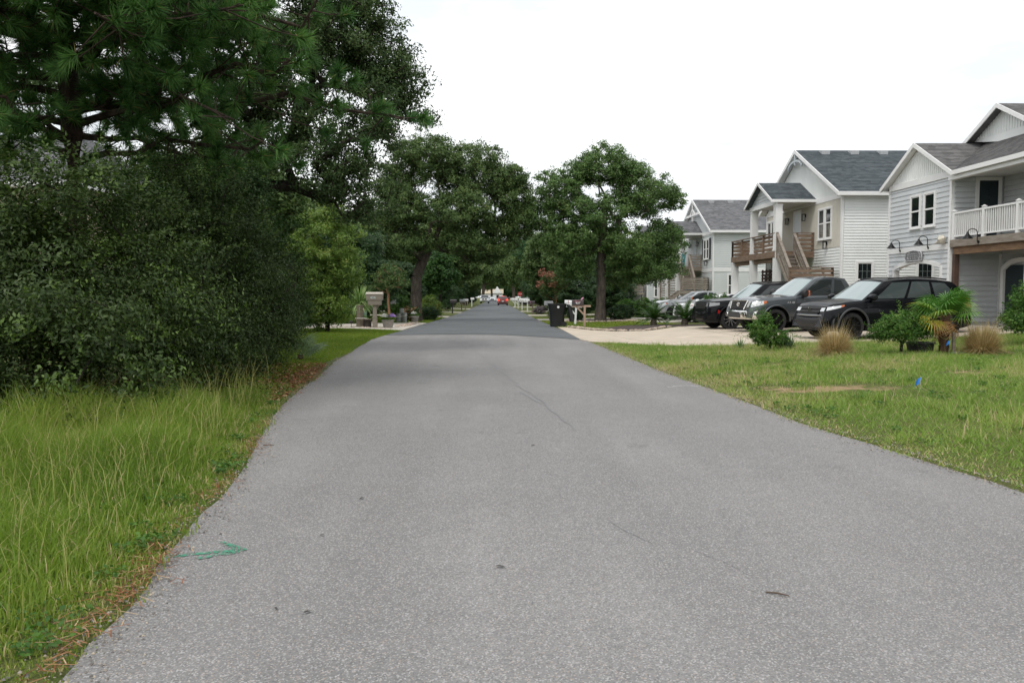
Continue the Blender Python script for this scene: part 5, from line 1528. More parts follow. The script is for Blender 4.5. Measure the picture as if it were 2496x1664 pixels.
mailbox(at(-4.1, 128.0), "small white mailbox on a thin white post at the far left verge", M_WPLASTIC, M_WPLASTIC, None, None, "plain", 1.05, rz=R(180))
mailbox(at(-5.95, 45.2), "galvanised mailbox behind the taupe mailbox, partly covered by a slim trunk", M_GALV, M_OLDWOOD, None, None, "plain", 1.02, rz=R(180))
# taupe moulded mailbox 434
tm = thing("mailbox", at(-5.73, 38.6), "taupe moulded plastic mailbox numbered 434 at the left driveway", "mailbox")
MB().hexa([(-0.11, -0.11, -0.1), (0.11, -0.11, -0.1), (0.11, 0.11, -0.1), (-0.11, 0.11, -0.1), (-0.10, -0.10, 0.46), (0.10, -0.10, 0.46), (0.10, 0.10, 0.46), (-0.10, 0.10, 0.46)]).build("post_base", M_TAUPE, tm, bevel=0.01)
MB().box(-0.115, 0.115, -0.115, 0.115, 0.46, 0.50).build("collar", M_TAUPE, tm)
MB().box(-0.082, 0.082, -0.082, 0.082, 0.50, 1.06).build("post", M_TAUPE, tm)
bx_ = MB().hexa([(-0.30, -0.15, 1.06), (0.30, -0.15, 1.06), (0.30, 0.15, 1.06), (-0.30, 0.15, 1.06), (-0.32, -0.16, 1.28), (0.32, -0.16, 1.28), (0.32, 0.16, 1.28), (-0.32, 0.16, 1.28)]).build("lower_box", M_TAUPE, tm, bevel=0.015)
MB().hexa([(-0.37, -0.18, 1.28), (0.37, -0.18, 1.28), (0.37, 0.18, 1.28), (-0.37, 0.18, 1.28), (-0.38, -0.185, 1.55), (0.38, -0.185, 1.55), (0.38, 0.185, 1.55), (-0.38, 0.185, 1.55)]).build("box", M_TAUPE, tm, bevel=0.015)
MB().prism([(-0.20, 1.55), (0.20, 1.55), (0.19, 1.60), (0.12, 1.645), (0, 1.66), (-0.12, 1.645), (-0.19, 1.60)], 'x', -0.39, 0.39).build("lid", M_TAUPE_L, tm, smooth=30, fixn=True)
MB().prism([(0.08, 1.06), (0.24, 1.06), (0.08, 0.86)], 'y', -0.03, 0.03).build("brace", M_TAUPE, tm, fixn=True)
text_obj("house_number", "434", 0.17, M_NUMG, tm, (-0.06, -0.193, 1.40), (R(90), 0, 0), extrude=0.002)

# wheeled bin with its lid thrown open
wb_ = thing("wheeled_bin", at(2.98, 42.0, 0.01), "black wheeled bin with its lid hanging open at the kerb", "bin")
body = MB()
lv = [(0.0, 0.33, 0.28), (0.10, 0.345, 0.29), (0.75, 0.385, 0.32), (0.80, 0.42, 0.345), (1.08, 0.45, 0.36), (1.12, 0.475, 0.375), (1.16, 0.475, 0.375)]
rows = []
for (z, a, b_) in lv:
    ring = []
    for k in range(24):
        t = 2*math.pi*k/24; c, s = math.cos(t), math.sin(t)
        e = 0.30
        ring.append((a*abs(c)**e*(1 if c >= 0 else -1)-0.02, b_*abs(s)**e*(1 if s >= 0 else -1), z))
    rows.append(ring+[ring[0]])
body.grid(rows); body.add(rows[0][:-1], [tuple(range(23, -1, -1))]); body.add([(p[0], p[1], 1.02) for p in rows[-1][:-1]], [tuple(range(24))])
body.build("body", M_BIN, wb_, smooth=35)
MB().lathe([(0.06, -0.004), (0.06, 0.0)], 18, (0.02, -0.372, 0.99), axis='y').build("sticker", M_STICK, wb_)
lid = MB(); rows = []
for i, (x, z) in enumerate([(0.44, 1.14), (0.56, 1.10), (0.64, 0.98), (0.69, 0.7), (0.73, 0.40), (0.745, 0.24)]):
    rows.append([(x+0.10*(1-(v*v))*min(1, i/2), v*0.36, z) for v in np.linspace(-1, 1, 9)])
lid.grid(rows); lid.grid([[(p[0]-0.09*min(1, i/2)-0.01, p[1], p[2]) for p in r][::-1] for i, r in enumerate(rows)])
for side in (0, -1): lid.grid([[r[side] for r in rows], [(r[side][0]-0.09*min(1, i/2)-0.01, r[side][1], r[side][2]) for i, r in enumerate(rows)]])
lid.grid([[p for p in rows[-1]], [(p[0]-0.10, p[1], p[2]) for p in rows[-1]]])
lid.build("lid", M_BIN, wb_, smooth=35, fixn=True)
for s in (-1, 1):
    MB().lathe([(0.13, -0.03), (0.13, 0.03)], 18, (0.33, s*0.26, 0.13), axis='y').build("wheel", M_TYRE, wb_, smooth=40)
MB().tube([(0.46, -0.3, 1.05), (0.53, -0.28, 1.07), (0.53, 0.28, 1.07), (0.46, 0.3, 1.05)], 0.018, 8).build("handle", M_BIN, wb_, smooth=50)
MB().tube([(-0.43, -0.2, 0.86), (-0.47, -0.18, 0.86), (-0.47, 0.18, 0.86), (-0.43, 0.2, 0.86)], 0.014, 6).build("lift_bar", M_GALV, wb_)

# stop sign seen from behind its post line
st = thing("stop_sign", at(3.6, 140.0), "small red octagonal stop sign at the far right corner", "sign")
MB().box(-0.03, 0.03, -0.02, 0.02, 0, 2.35).build("post", M_GALV, st)
oc = [(0.38*math.cos(R(22.5+45*k)), 1.98+0.38*math.sin(R(22.5+45*k))) for k in range(8)]
sg = MB().prism(oc, 'y', -0.05, -0.03).build("sign_panel", mat("sign_red", (0.42, 0.025, 0.022), 0.5), st, fixn=True)
text_obj("sign_lettering", "STOP", 0.26, M_NUM, st, (0, -0.053, 1.97), (R(90), 0, 0))
# utility pedestal, path lights, stakes, flag
up_ = thing("utility_pedestal", at(-7.1, 44.0), "pale green utility pedestal beside the log planter", "utility box")
MB().lathe([(0.15, 0), (0.15, 0.72), (0.165, 0.72), (0.16, 0.82), (0.10, 0.90), (0.0, 0.92)], 16).build("housing", M_GREENBOX, up_, smooth=40)
for (lx, ly, lab) in ((-6.74, 38.1, "small black path light before the log planter"), (-8.3, 42.8, "small black path light beyond the left driveway")):
    pl_ = thing("path_light", at(lx, ly), lab, "path light")
    MB().tube([(0, 0, -0.05), (0, 0, 0.20)], 0.012, 6).build("stake", M_PLASTIC, pl_)
    MB().lathe([(0.05, 0.18), (0.09, 0.22), (0.085, 0.30), (0.03, 0.34)], 12).build("lamp_head", M_PLASTIC, pl_, smooth=40)
for (sx, sy, m_, lab) in ((-5.85, 72.5, mat("dark_red_stake", (0.14, 0.02, 0.015), 0.7), "dark red marker post by the flower bed"), (-5.45, 74.5, mat("orange_stake", (0.42, 0.14, 0.03), 0.7), "orange marker post right of the dark red one")):
    s_ = thing("marker_post", at(sx, sy), lab, "post")
    MB().box(-0.07, 0.07, -0.07, 0.07, -0.1, 0.78).build("post", m_, s_)
    MB().add([(-0.07, -0.07, 0.78), (0.07, -0.07, 0.78), (0.07, 0.07, 0.78), (-0.07, 0.07, 0.78), (0, 0, 0.84)], [(0, 1, 4), (1, 2, 4), (2, 3, 4), (3, 0, 4)]).build("cap", m_, s_)
fp = thing("garden_flag", at(-5.6, 84.0), "pale pink flag on a thin pole left of the far road", "flag")
MB().tube([(0, 0, -0.05), (0, 0, 1.95)], 0.02, 6).build("pole", M_OLDWOOD, fp)
MB().grid([[(-0.5*u, 0.05*math.sin(u*7), 1.85-0.3*u*u-0.42*v) for u in np.linspace(0, 1, 8)] for v in np.linspace(0, 1, 4)]).build("cloth", mat("pink_cloth", (0.55, 0.24, 0.26), 0.8), fp, smooth=60)
# blue survey flags
M_BLUE = mat("survey_blue", (0.02, 0.20, 0.60), 0.5)
for (fx, fy, fh, lab) in ((6.08, 11.85, 0.26, "blue survey flag standing in the middle of the right lawn"), (10.0, 18.25, 0.34, "blue survey flag at the foot of the small palm")):
    sf_ = thing("survey_flag", at(fx, fy), lab, "survey flag")
    MB().tube([(0, 0, -0.05), (0.03, 0, fh)], 0.0025, 5).build("wire", M_GALV, sf_)
    MB().grid([[(0.03*(fh-0.0)/fh-0.075*u-0.03*v, 0.02*math.sin(u*4), fh-0.012-0.10*v-0.045*u) for u in np.linspace(0, 1, 6)] for v in np.linspace(0, 1, 4)]).build("flag_sheet", M_BLUE, sf_, smooth=60)
gp_ = thing("garden_stake", at(10.14, 18.3), "short dark grey stake in front of the small palm", "stake")
MB().box(-0.03, 0.03, -0.03, 0.03, -0.05, 0.50).build("post", M_OLDWOOD, gp_)
MB().tube([(-0.12, -0.05, 0.03), (0.0, -0.06, 0.05), (0.22, -0.04, 0.04), (0.36, 0.0, 0.02)], 0.02, 6).build("hose", M_GREENBOX, gp_)
np_ = thing("nursery_pot", at(9.72, 18.95), "low black plant tub behind the small palm", "pot")
MB().lathe([(0.0, 0.0), (0.26, 0.0), (0.30, 0.22), (0.32, 0.22), (0.32, 0.25), (0.28, 0.25), (0.27, 0.2), (0, 0.2)], 20, cap=False).build("tub", M_PLASTIC, np_, smooth=35)

# log planter: tall weathered piling, shorter split piling, board across
lp = thing("log_planter", at(-6.45, 38.85), "weathered dock piling planter with a rope and split stump, left of the taupe mailbox", "planter")
def log(mb, x, y, r, h, seed, n=14):
    q = random.Random(seed); ph = [q.uniform(0, 6) for _ in range(4)]
    rows = []
    for z in (-0.1, 0.0, h*0.3, h*0.6, h*0.9, h):
        ring = [(x+r*(1+0.06*math.sin(3*a+ph[0]+z)+0.04*math.sin(7*a+ph[1])+0.05*(z < 0.05))*math.cos(a), y+r*(1+0.06*math.sin(3*a+ph[0]+z)+0.04*math.sin(7*a+ph[1]))*math.sin(a), z) for a in np.linspace(0, 2*math.pi, n+1)[:-1]]
        rows.append(ring+[ring[0]])
    mb.grid(rows); mb.add(rows[-1][:-1], [tuple(range(n))])
    return mb
log(MB(), -0.02, 0.05, 0.175, 1.02, 1).build("piling", M_OLDWOOD, lp, smooth=40)
log(MB(), 0.34, 0.0, 0.17, 0.36, 2).build("stump", mat("dark_stump", (0.055, 0.045, 0.035), 0.95, var=0.3, vscale=6), lp, smooth=40)
MB().box(-0.22, 0.55, -0.26, -0.20, 0.36, 0.40).build("rope_rail", M_OLDWOOD, lp)
MB().tube([(-0.2, -0.15, 0.43), (0.0, -0.19, 0.41), (0.2, -0.15, 0.42), (0.52, -0.17, 0.36)], 0.022, 6).build("rope", mat("pale_rope", (0.48, 0.46, 0.42), 0.9), lp)
# dock pilings with rope
dp = thing("dock_pilings", at(-5.55, 47.4), "three short grey dock pilings tied with white rope behind the left flowers", "pilings")
for k, (dx, dy, h) in enumerate(((-0.14, 0, 0.50), (0.2, -0.05, 0.55), (0.0, 0.3, 0.78))): log(MB(), dx, dy, 0.14, h, 5+k).build("piling", mat("grey_piling", (0.27, 0.29, 0.26), 0.9, var=0.25, vscale=6), dp, smooth=40)
MB().tube([(-0.31, -0.1, 0.32), (-0.14, -0.17, 0.30), (0.05, -0.15, 0.33), (0.2, -0.22, 0.37), (0.36, -0.1, 0.42)], 0.022, 6).build("rope", MATS["pale_rope"], dp)
# planters (the flowers are added with the plants)
pt1 = thing("flower_planter", at(-5.2, 39.2), "rectangular grey planter of white and purple flowers right of the taupe mailbox", "planter")
MB().hexa([(-0.19, -0.19, 0), (0.19, -0.19, 0), (0.19, 0.19, 0), (-0.19, 0.19, 0), (-0.25, -0.25, 0.34), (0.25, -0.25, 0.34), (0.25, 0.25, 0.34), (-0.25, 0.25, 0.34)]).build("pot", M_CLAY, pt1, bevel=0.01)
MB().box(-0.27, 0.27, -0.27, 0.27, 0.34, 0.38).build("pot_rim", M_CLAY, pt1, bevel=0.01)
pt2 = thing("flower_pot", at(-4.85, 48.2), "round grey pot of white flowers beside the tied pilings", "planter")
MB().lathe([(0.16, 0), (0.23, 0.30), (0.25, 0.30), (0.25, 0.38), (0.22, 0.38)], 20).build("pot", M_CLAY, pt2, smooth=35)

# ------------------------------------------------------------------ stones, beds, edging
sheet("mulch_bed", [(4.3, 37.0), (5.0, 35.2), (6.2, 34.4), (7.6, 36.6), (9.6, 36.6), (9.8, 38.0), (9.9, 41.2), (6.8, 42.0), (5.6, 40.0)], M_MULCH, 0.016, label="dark mulch bed under the two cycads", cat="mulch", kind="stuff")
sheet("mulch_bed", [(6.3, 20.6), (7.3, 20.0), (8.6, 20.2), (9.0, 19.6), (8.4, 19.2), (7.0, 19.8)], M_MULCH, 0.016, step=0.5, label="small patch of dark mulch by the leftmost lawn shrub", cat="mulch", kind="stuff")
sheet("mulch_bed", [(8.2, 18.2), (9.0, 17.8), (10.0, 18.0), (11.4, 18.0), (13.4, 18.7), (13.0, 19.4), (11.5, 18.9), (10.2, 18.9), (9.0, 18.9)], M_MULCH, 0.016, step=0.5, label="strip of dark mulch under the palm and tan grasses", cat="mulch", kind="stuff")
sheet("mulch_bed", [(6.2+2.1*math.cos(a), 50.6+2.0*math.sin(a)) for a in np.linspace(0, 2*math.pi, 25)[:-1]], M_MULCH, 0.05, label="round mulch bed at the foot of the right oak", cat="mulch", kind="stuff")
def stone_mesh(seed):
    q = random.Random(seed)
    import bmesh
    bm = bmesh.new(); bmesh.ops.create_icosphere(bm, subdivisions=1, radius=1.0)
    for v in bm.verts:
        f = q.uniform(0.72, 1.12); v.co *= f
        v.co.z *= 0.62
    me_ = bpy.data.meshes.new("stone"); bm.to_mesh(me_); bm.free()
    me_.materials.append(M_STONE)
    return me_
STONES = [stone_mesh(s) for s in range(5)]
def stone_row(name, label, pts, n, rad, spread, seed):
    t = thing(name, at(*pts[0]), label, "stone edging")
    ox, oy, oz = t.location
    q = random.Random(seed)
    P = np.array(pts, dtype=float); seg = np.sqrt(((P[1:]-P[:-1])**2).sum(1)); cum = np.concatenate([[0], np.cumsum(seg)])
    for k in range(n):
        d = cum[-1]*(k+q.uniform(0.1, 0.9))/n
        x = float(np.interp(d, cum, P[:,0]))+q.uniform(-spread, spread); y = float(np.interp(d, cum, P[:,1]))+q.uniform(-spread, spread)
        o = link_mesh("stone", STONES[q.randrange(5)], None, t, (x-ox, y-oy, g(x, y)-oz+rad*0.25))
        r_ = rad*q.uniform(0.6, 1.25); o.scale = (r_*q.uniform(0.9, 1.5), r_, r_*q.uniform(0.7, 1.1)); o.rotation_euler = (0, 0, q.uniform(0, 6.28))
    return t
stone_row("stone_edging", "row of pale rounded stones between the right driveway and mulch bed", [(3.5, 41.3), (4.4, 37.1), (5.1, 35.2), (6.1, 34.3), (7.4, 36.4)], 110, 0.10, 0.16, 1)
stone_row("stone_edging", "row of pinkish stones along the far edge of the left driveway", [(-13.5, 42.4), (-9.6, 42.7), (-7.6, 43.2), (-6.6, 44.6)], 120, 0.11, 0.22, 2)
stone_row("stone_edging", "stones heaped round the planter right of the taupe mailbox", [(-4.95, 40.6), (-4.75, 43.2), (-4.75, 46.8)], 60, 0.10, 0.2, 3)
stone_row("stone_edging", "short row of stones before the taupe mailbox", [(-8.0, 37.9), (-6.2, 38.25), (-5.0, 38.5)], 36, 0.07, 0.1, 4)
stone_row("stone_edging", "low ring of grey stones round the foot of the right oak", [(6.2+2.2*math.cos(a), 50.6+2.1*math.sin(a)) for a in np.linspace(0, 2*math.pi, 30)], 80, 0.13, 0.05, 5)
stone_row("stone_edging", "few white stones along the driveway edge behind the lawn shrubs", [(6.8, 23.2), (8.2, 22.7), (10.6, 23.5), (11.6, 23.7)], 40, 0.06, 0.12, 6)

# ------------------------------------------------------------------ litter lying on the road
M_STICKD = mat("dark_twig", (0.10, 0.07, 0.05), 0.9)
M_LEAFD = mat("dark_fallen_leaf", (0.055, 0.05, 0.045), 0.8)
for (x, y, l_, a, lab) in ((-2.39, 8.59, 0.11, 0.1, "short dark stick on the road by the tall grass"), (1.45, 4.21, 0.12, -0.5, "small dark twig on the asphalt near the bottom of the picture")):
    s_ = thing("twig", (x, y, rsurf(x, y, 0.008)), lab, "twig", rz=a)
    MB().tube([(-l_/2, 0, 0), (0, 0.006, 0.003), (l_/2, 0, 0)], [0.004, 0.005, 0.003], 6).build("stick", M_STICKD, s_, smooth=50)
rl = random.Random(12)
for k, (x, y, sz, where) in enumerate(((0.01, 4.68, 0.03, "in the middle of the foreground road"), (-1.15, 5.35, 0.02, "right of the green arrow"), (-0.95, 4.05, 0.025, "at the lower left of the road"), (-1.05, 6.3, 0.025, "on the road left of its middle"), (0.35, 8.4, 0.025, "farther up the middle of the road"), (-1.12, 4.1, 0.018, "next to the lower left leaf"))):
    s_ = thing("fallen_leaf", (x, y, rsurf(x, y, 0.006)), "small dark fallen leaf " + where, "leaf", "leaves lying on the road", rz=rl.uniform(0, 6))
    MB().add([(-sz, 0, 0), (-sz*0.3, -sz*0.42, 0.004), (sz*0.5, -sz*0.3, 0.006), (sz, 0, 0.003), (sz*0.4, sz*0.36, 0.008), (-sz*0.4, sz*0.4, 0.005), (0, 0, 0.001)], [(0, 1, 6), (1, 2, 6), (2, 3, 6), (3, 4, 6), (4, 5, 6), (5, 0, 6)]).build("blade", M_LEAFD, s_)
# ------------------------------------------------------------------ foliage builders
def unit(v): return v/np.maximum(1e-9, np.linalg.norm(v, axis=-1, keepdims=True))
def leaf_mesh(name, P, N, size, aspect, rnd, fold=0.25, T=None, rg=None, tri=False):
    """one folded rhombic leaf per point"""
    n_ = len(P)
    rg = rg or rng
    N = unit(N)
    if T is None: T = rg.normal(size=(n_, 3))
    T = unit(T-(T*N).sum(1, keepdims=True)*N)
    B = np.cross(N, T)
    L_ = size[:, None]; W_ = L_*aspect
    if tri:
        V = np.stack([P-T*L_*0.42-B*W_*0.5, P-T*L_*0.42+B*W_*0.5, P+T*L_*0.58+N*W_*fold], 1).reshape(-1, 3)
        return np_mesh(name, V, tris=np.arange(n_*3).reshape(n_, 3), attr=np.repeat(rnd, 3))
    V = np.empty((n_, 4, 3), dtype=np.float32)
    V[:, 0] = P-T*L_*0.5
    V[:, 1] = P+B*W_*0.5+N*W_*fold
    V[:, 2] = P+T*L_*0.5
    V[:, 3] = P-B*W_*0.5+N*W_*fold
    idx = np.arange(n_*4).reshape(n_, 4)
    return np_mesh(name, V.reshape(-1, 3), quads=idx, attr=np.repeat(rnd, 4))
def in_sphere(n_, rg):
    v = unit(rg.normal(size=(n_, 3)))
    return v*np.cbrt(rg.random((n_, 1)))
def blob_points(blobs, n_, rg, inner=0.45, rough=0.22):
    """clump centres, mostly near the outside of a union of ellipsoids"""
    b = np.array(blobs, dtype=float)
    w = (b[:, 3]*b[:, 4]*b[:, 5])**0.72; w = w/w.sum()
    out = []
    while len(out) < n_:
        k = rg.choice(len(b), p=w)
        d = unit(rg.normal(size=3)); r = (inner**3+(1-inner**3)*rg.random())**(1/3)
        # lumpy outline
        r *= (0.86 if rough < 0.6 else 0.80)+rough*mnoise.noise((d[0]*2.1+k*7.3, d[1]*2.1, d[2]*2.1+k))
        p = b[k, :3]+d*r*b[k, 3:6]
        out.append(p)
    return np.array(out)
def skeleton(trunk, r0, clumps, rg, sag=0.12, leaf_r=0.010, nside=6):
    """trunk polyline, limbs joining every clump to the nearest part of the tree built so far"""
    nodes = [np.array(p, dtype=float) for p in trunk]; par = [i-1 for i in range(len(trunk))]
    nt = len(trunk)
    base = nodes[max(1, nt-3)]
    order = np.argsort(np.linalg.norm(clumps-base, axis=1))
    for ci in order:
        c = clumps[ci]
        A = np.array(nodes[1:]); d = np.linalg.norm(A-c, axis=1)+0.35*np.maximum(0, A[:, 2]-c[2])
        j = int(np.argmin(d))+1
        a = nodes[j]; L_ = np.linalg.norm(c-a)
        k = max(1, int(L_/0.55)); prev = j
        for i in range(1, k+1):
            t = i/k
            q = a+(c-a)*t+np.array([0, 0, sag*L_*math.sin(math.pi*t)])+rg.normal(size=3)*0.05*L_*(t < 1)
            nodes.append(q); par.append(prev); prev = len(nodes)-1
    n_ = len(nodes); cnt = np.zeros(n_)
    kids = np.zeros(n_)
    for i in range(n_-1, 0, -1):
        if kids[i] == 0: cnt[i] = 1
        cnt[par[i]] += cnt[i]; kids[par[i]] += 1
    tot = cnt[1] if cnt[1] > 0 else 1
    rad = np.maximum(leaf_r, r0*np.sqrt(cnt/tot)*0.92)
    for i in range(nt): rad[i] = max(rad[i], r0*(1-0.5*i/max(1, nt-1)))
    rad[0] = r0*1.25
    # one tapered prism per segment, all in one mesh
    V, Q = [], []
    ang = np.linspace(0, 2*math.pi, nside+1)[:-1]
    for i in range(1, n_):
        a, b_ = nodes[par[i]], nodes[i]
        d = b_-a; ln = np.linalg.norm(d)
        if ln < 1e-6: continue
        d = d/ln
        s = np.cross(d, [0, 0, 1.0]); 
        if np.linalg.norm(s) < 1e-3: s = np.array([1.0, 0, 0])
        s = s/np.linalg.norm(s); u = np.cross(s, d)
        ra = min(rad[par[i]], rad[i]*1.25) if i >= nt else rad[par[i]]
        base_i = len(V)
        for (c, r_) in ((a, ra), (b_, rad[i])):
            for t in ang: V.append(c+(s*math.cos(t)+u*math.sin(t))*r_)
        for k in range(nside):
            k2 = (k+1) % nside
            Q.append((base_i+k, base_i+k2, base_i+nside+k2, base_i+nside+k))
    return np.array(V), np.array(Q)
def bark(name, c1, c2):
    return mat(name, c1, 0.95, col2=c2, vscale=9, bump=0.9, bscale=14, stretch=(1, 1, 0.25), spec=0.1)
M_BARK = bark("oak_bark", (0.115, 0.098, 0.08), (0.055, 0.046, 0.038))
M_BARKD = bark("dark_bark", (0.05, 0.042, 0.035), (0.022, 0.018, 0.015))
M_BARKP = bark("pine_bark", (0.075, 0.055, 0.043), (0.032, 0.024, 0.02))
M_BARKR = bark("myrtle_bark", (0.26, 0.15, 0.09), (0.17, 0.095, 0.06))

def clump_leaves(C, per, cr, rg, size, flat=0.7, up=0.45, out_from=None, outw=0.6, tuft=0.5):
    """leaves gathered in uneven tufts about the clump centres"""
    n_ = len(C)*per
    cid = np.repeat(np.arange(len(C)), per)
    rad = cr*(0.65+0.7*rg.random(len(C)))
    off = in_sphere(n_, rg)
    # sub-tufts so the crown breaks into sprays
    nsub = 5
    sub = in_sphere(len(C)*nsub, rg).reshape(len(C), nsub, 3)*0.75
    pick = sub[cid, rg.integers(0, nsub, n_)]
    off = (pick+off*0.58)*rad[cid][:, None]
    off[:, 2] *= flat
    P = C[cid]+off
    N = rg.normal(size=(n_, 3))*0.75+unit(off)*tuft
    if out_from is not None: N += unit(P-out_from)*outw
    N[:, 2] += up
    sz = size*(0.7+0.6*rg.random(n_))
    return P, N, sz, cid
def tree(name, label, loc, trunk, r0, blobs, n_clumps, per, cr, size, aspect, m_leaf, m_bark, seed, group=None, cat="tree", inner=0.45, flat=0.7, rndbias=0.0, tri=True):
    rg = np.random.default_rng(seed)
    C = blob_points(blobs, n_clumps, rg, inner)
    t = thing(name, loc, label, cat, group)
    V, Q = skeleton(trunk, r0, C, rg)
    me_ = np_mesh("trunk", V, quads=Q, smooth=True)
    link_mesh("trunk", me_, m_bark, t)
    cen = np.array(blobs, dtype=float)[:, :3].mean(0)
    P, N, sz, cid = clump_leaves(C, per, cr, rg, size, flat=flat, out_from=cen)
    crnd = rg.random(len(C))
    rnd = np.clip(0.35*crnd[cid]+0.65*rg.random(len(P))+rndbias, 0, 1)
    me2 = leaf_mesh("crown", P, N, sz, aspect, rnd, rg=rg, tri=tri)
    link_mesh("crown", me2, m_leaf, t)
    return t

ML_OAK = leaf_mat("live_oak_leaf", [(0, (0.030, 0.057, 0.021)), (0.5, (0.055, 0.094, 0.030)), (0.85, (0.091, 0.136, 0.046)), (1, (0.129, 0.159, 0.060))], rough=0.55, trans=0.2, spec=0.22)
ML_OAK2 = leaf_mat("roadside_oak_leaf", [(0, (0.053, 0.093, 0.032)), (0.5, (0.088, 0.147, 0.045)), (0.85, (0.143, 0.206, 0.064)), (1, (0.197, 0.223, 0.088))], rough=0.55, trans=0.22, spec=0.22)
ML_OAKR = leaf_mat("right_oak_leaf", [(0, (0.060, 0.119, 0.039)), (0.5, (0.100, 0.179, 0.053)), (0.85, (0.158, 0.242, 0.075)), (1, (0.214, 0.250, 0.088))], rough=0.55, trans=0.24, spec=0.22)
ML_THICK = leaf_mat("wax_myrtle_leaf", [(0, (0.014, 0.027, 0.007)), (0.55, (0.029, 0.053, 0.013)), (0.82, (0.054, 0.082, 0.020)), (0.93, (0.073, 0.123, 0.029)), (1, (0.100, 0.155, 0.036))], rough=0.55, trans=0.2, spec=0.22)
ML_THICKF = leaf_mat("front_myrtle_leaf", [(0, (0.018, 0.035, 0.008)), (0.5, (0.037, 0.066, 0.015)), (0.8, (0.065, 0.101, 0.024)), (0.93, (0.092, 0.154, 0.032)), (1, (0.131, 0.203, 0.042))], rough=0.5, trans=0.22, spec=0.28)
ML_YEL = leaf_mat("yellow_green_leaf", [(0, (0.074, 0.142, 0.027)), (0.5, (0.135, 0.223, 0.041)), (0.85, (0.216, 0.297, 0.061)), (1, (0.311, 0.297, 0.081))], trans=0.3)
ML_BRIGHT = leaf_mat("bright_shrub_leaf", [(0, (0.030, 0.085, 0.014)), (0.5, (0.060, 0.145, 0.022)), (0.85, (0.105, 0.21, 0.035)), (1, (0.17, 0.26, 0.06))], trans=0.28)
ML_DARK = leaf_mat("dark_shrub_leaf", [(0, (0.021, 0.051, 0.018)), (0.6, (0.039, 0.084, 0.026)), (1, (0.083, 0.143, 0.045))], trans=0.18)
ML_PINE = leaf_mat("pine_needle", [(0, (0.026, 0.072, 0.022)), (0.5, (0.062, 0.149, 0.036)), (0.9, (0.128, 0.254, 0.058)), (1, (0.254, 0.217, 0.072))], rough=0.55, trans=0.2, spec=0.2)
ML_GRASS = leaf_mat("tall_grass_blade", [(0, (0.105, 0.188, 0.029)), (0.45, (0.191, 0.285, 0.047)), (0.72, (0.277, 0.346, 0.073)), (0.86, (0.419, 0.388, 0.158)), (1, (0.617, 0.508, 0.305))], rough=0.6, trans=0.42, spec=0.2)
ML_LAWN = leaf_mat("lawn_blade", [(0, (0.132, 0.230, 0.044)), (0.5, (0.238, 0.349, 0.072)), (0.75, (0.350, 0.394, 0.118)), (0.9, (0.447, 0.371, 0.199)), (1, (0.618, 0.476, 0.326))], rough=0.6, trans=0.3, spec=0.2)
ML_TURF = leaf_mat("mown_blade", [(0, (0.098, 0.168, 0.015)), (0.5, (0.149, 0.230, 0.024)), (0.85, (0.196, 0.263, 0.033)), (1, (0.287, 0.269, 0.077))], rough=0.6, trans=0.3, spec=0.2)
ML_TAN = leaf_mat("tan_grass_blade", [(0, (0.140, 0.155, 0.056)), (0.3, (0.308, 0.245, 0.105)), (0.7, (0.504, 0.379, 0.196)), (1, (0.700, 0.560, 0.349))], rough=0.7, trans=0.25, spec=0.15)
ML_STRAW = leaf_mat("pine_straw", [(0, (0.12, 0.045, 0.022)), (0.5, (0.24, 0.10, 0.05)), (0.85, (0.36, 0.20, 0.11)), (1, (0.48, 0.36, 0.22))], rough=0.8, trans=0.1, spec=0.1)
ML_PALM = leaf_mat("palm_leaf", [(0, (0.047, 0.132, 0.022)), (0.4, (0.093, 0.227, 0.038)), (0.65, (0.206, 0.315, 0.054)), (0.8, (0.523, 0.455, 0.060)), (0.9, (0.374, 0.209, 0.076)), (1, (0.635, 0.384, 0.195))], rough=0.4, trans=0.25)
ML_CYCAD = leaf_mat("cycad_leaf", [(0, (0.022, 0.060, 0.012)), (0.6, (0.050, 0.115, 0.022)), (1, (0.11, 0.17, 0.045))], rough=0.35, trans=0.18)
ML_YUCCA = leaf_mat("yucca_leaf", [(0, (0.06, 0.12, 0.05)), (0.5, (0.12, 0.21, 0.08)), (1, (0.26, 0.32, 0.15))], rough=0.45, trans=0.2)
ML_BLUE = leaf_mat("blue_green_leaf", [(0, (0.018, 0.055, 0.035)), (0.6, (0.04, 0.095, 0.06)), (1, (0.09, 0.15, 0.10))], rough=0.45, trans=0.15)

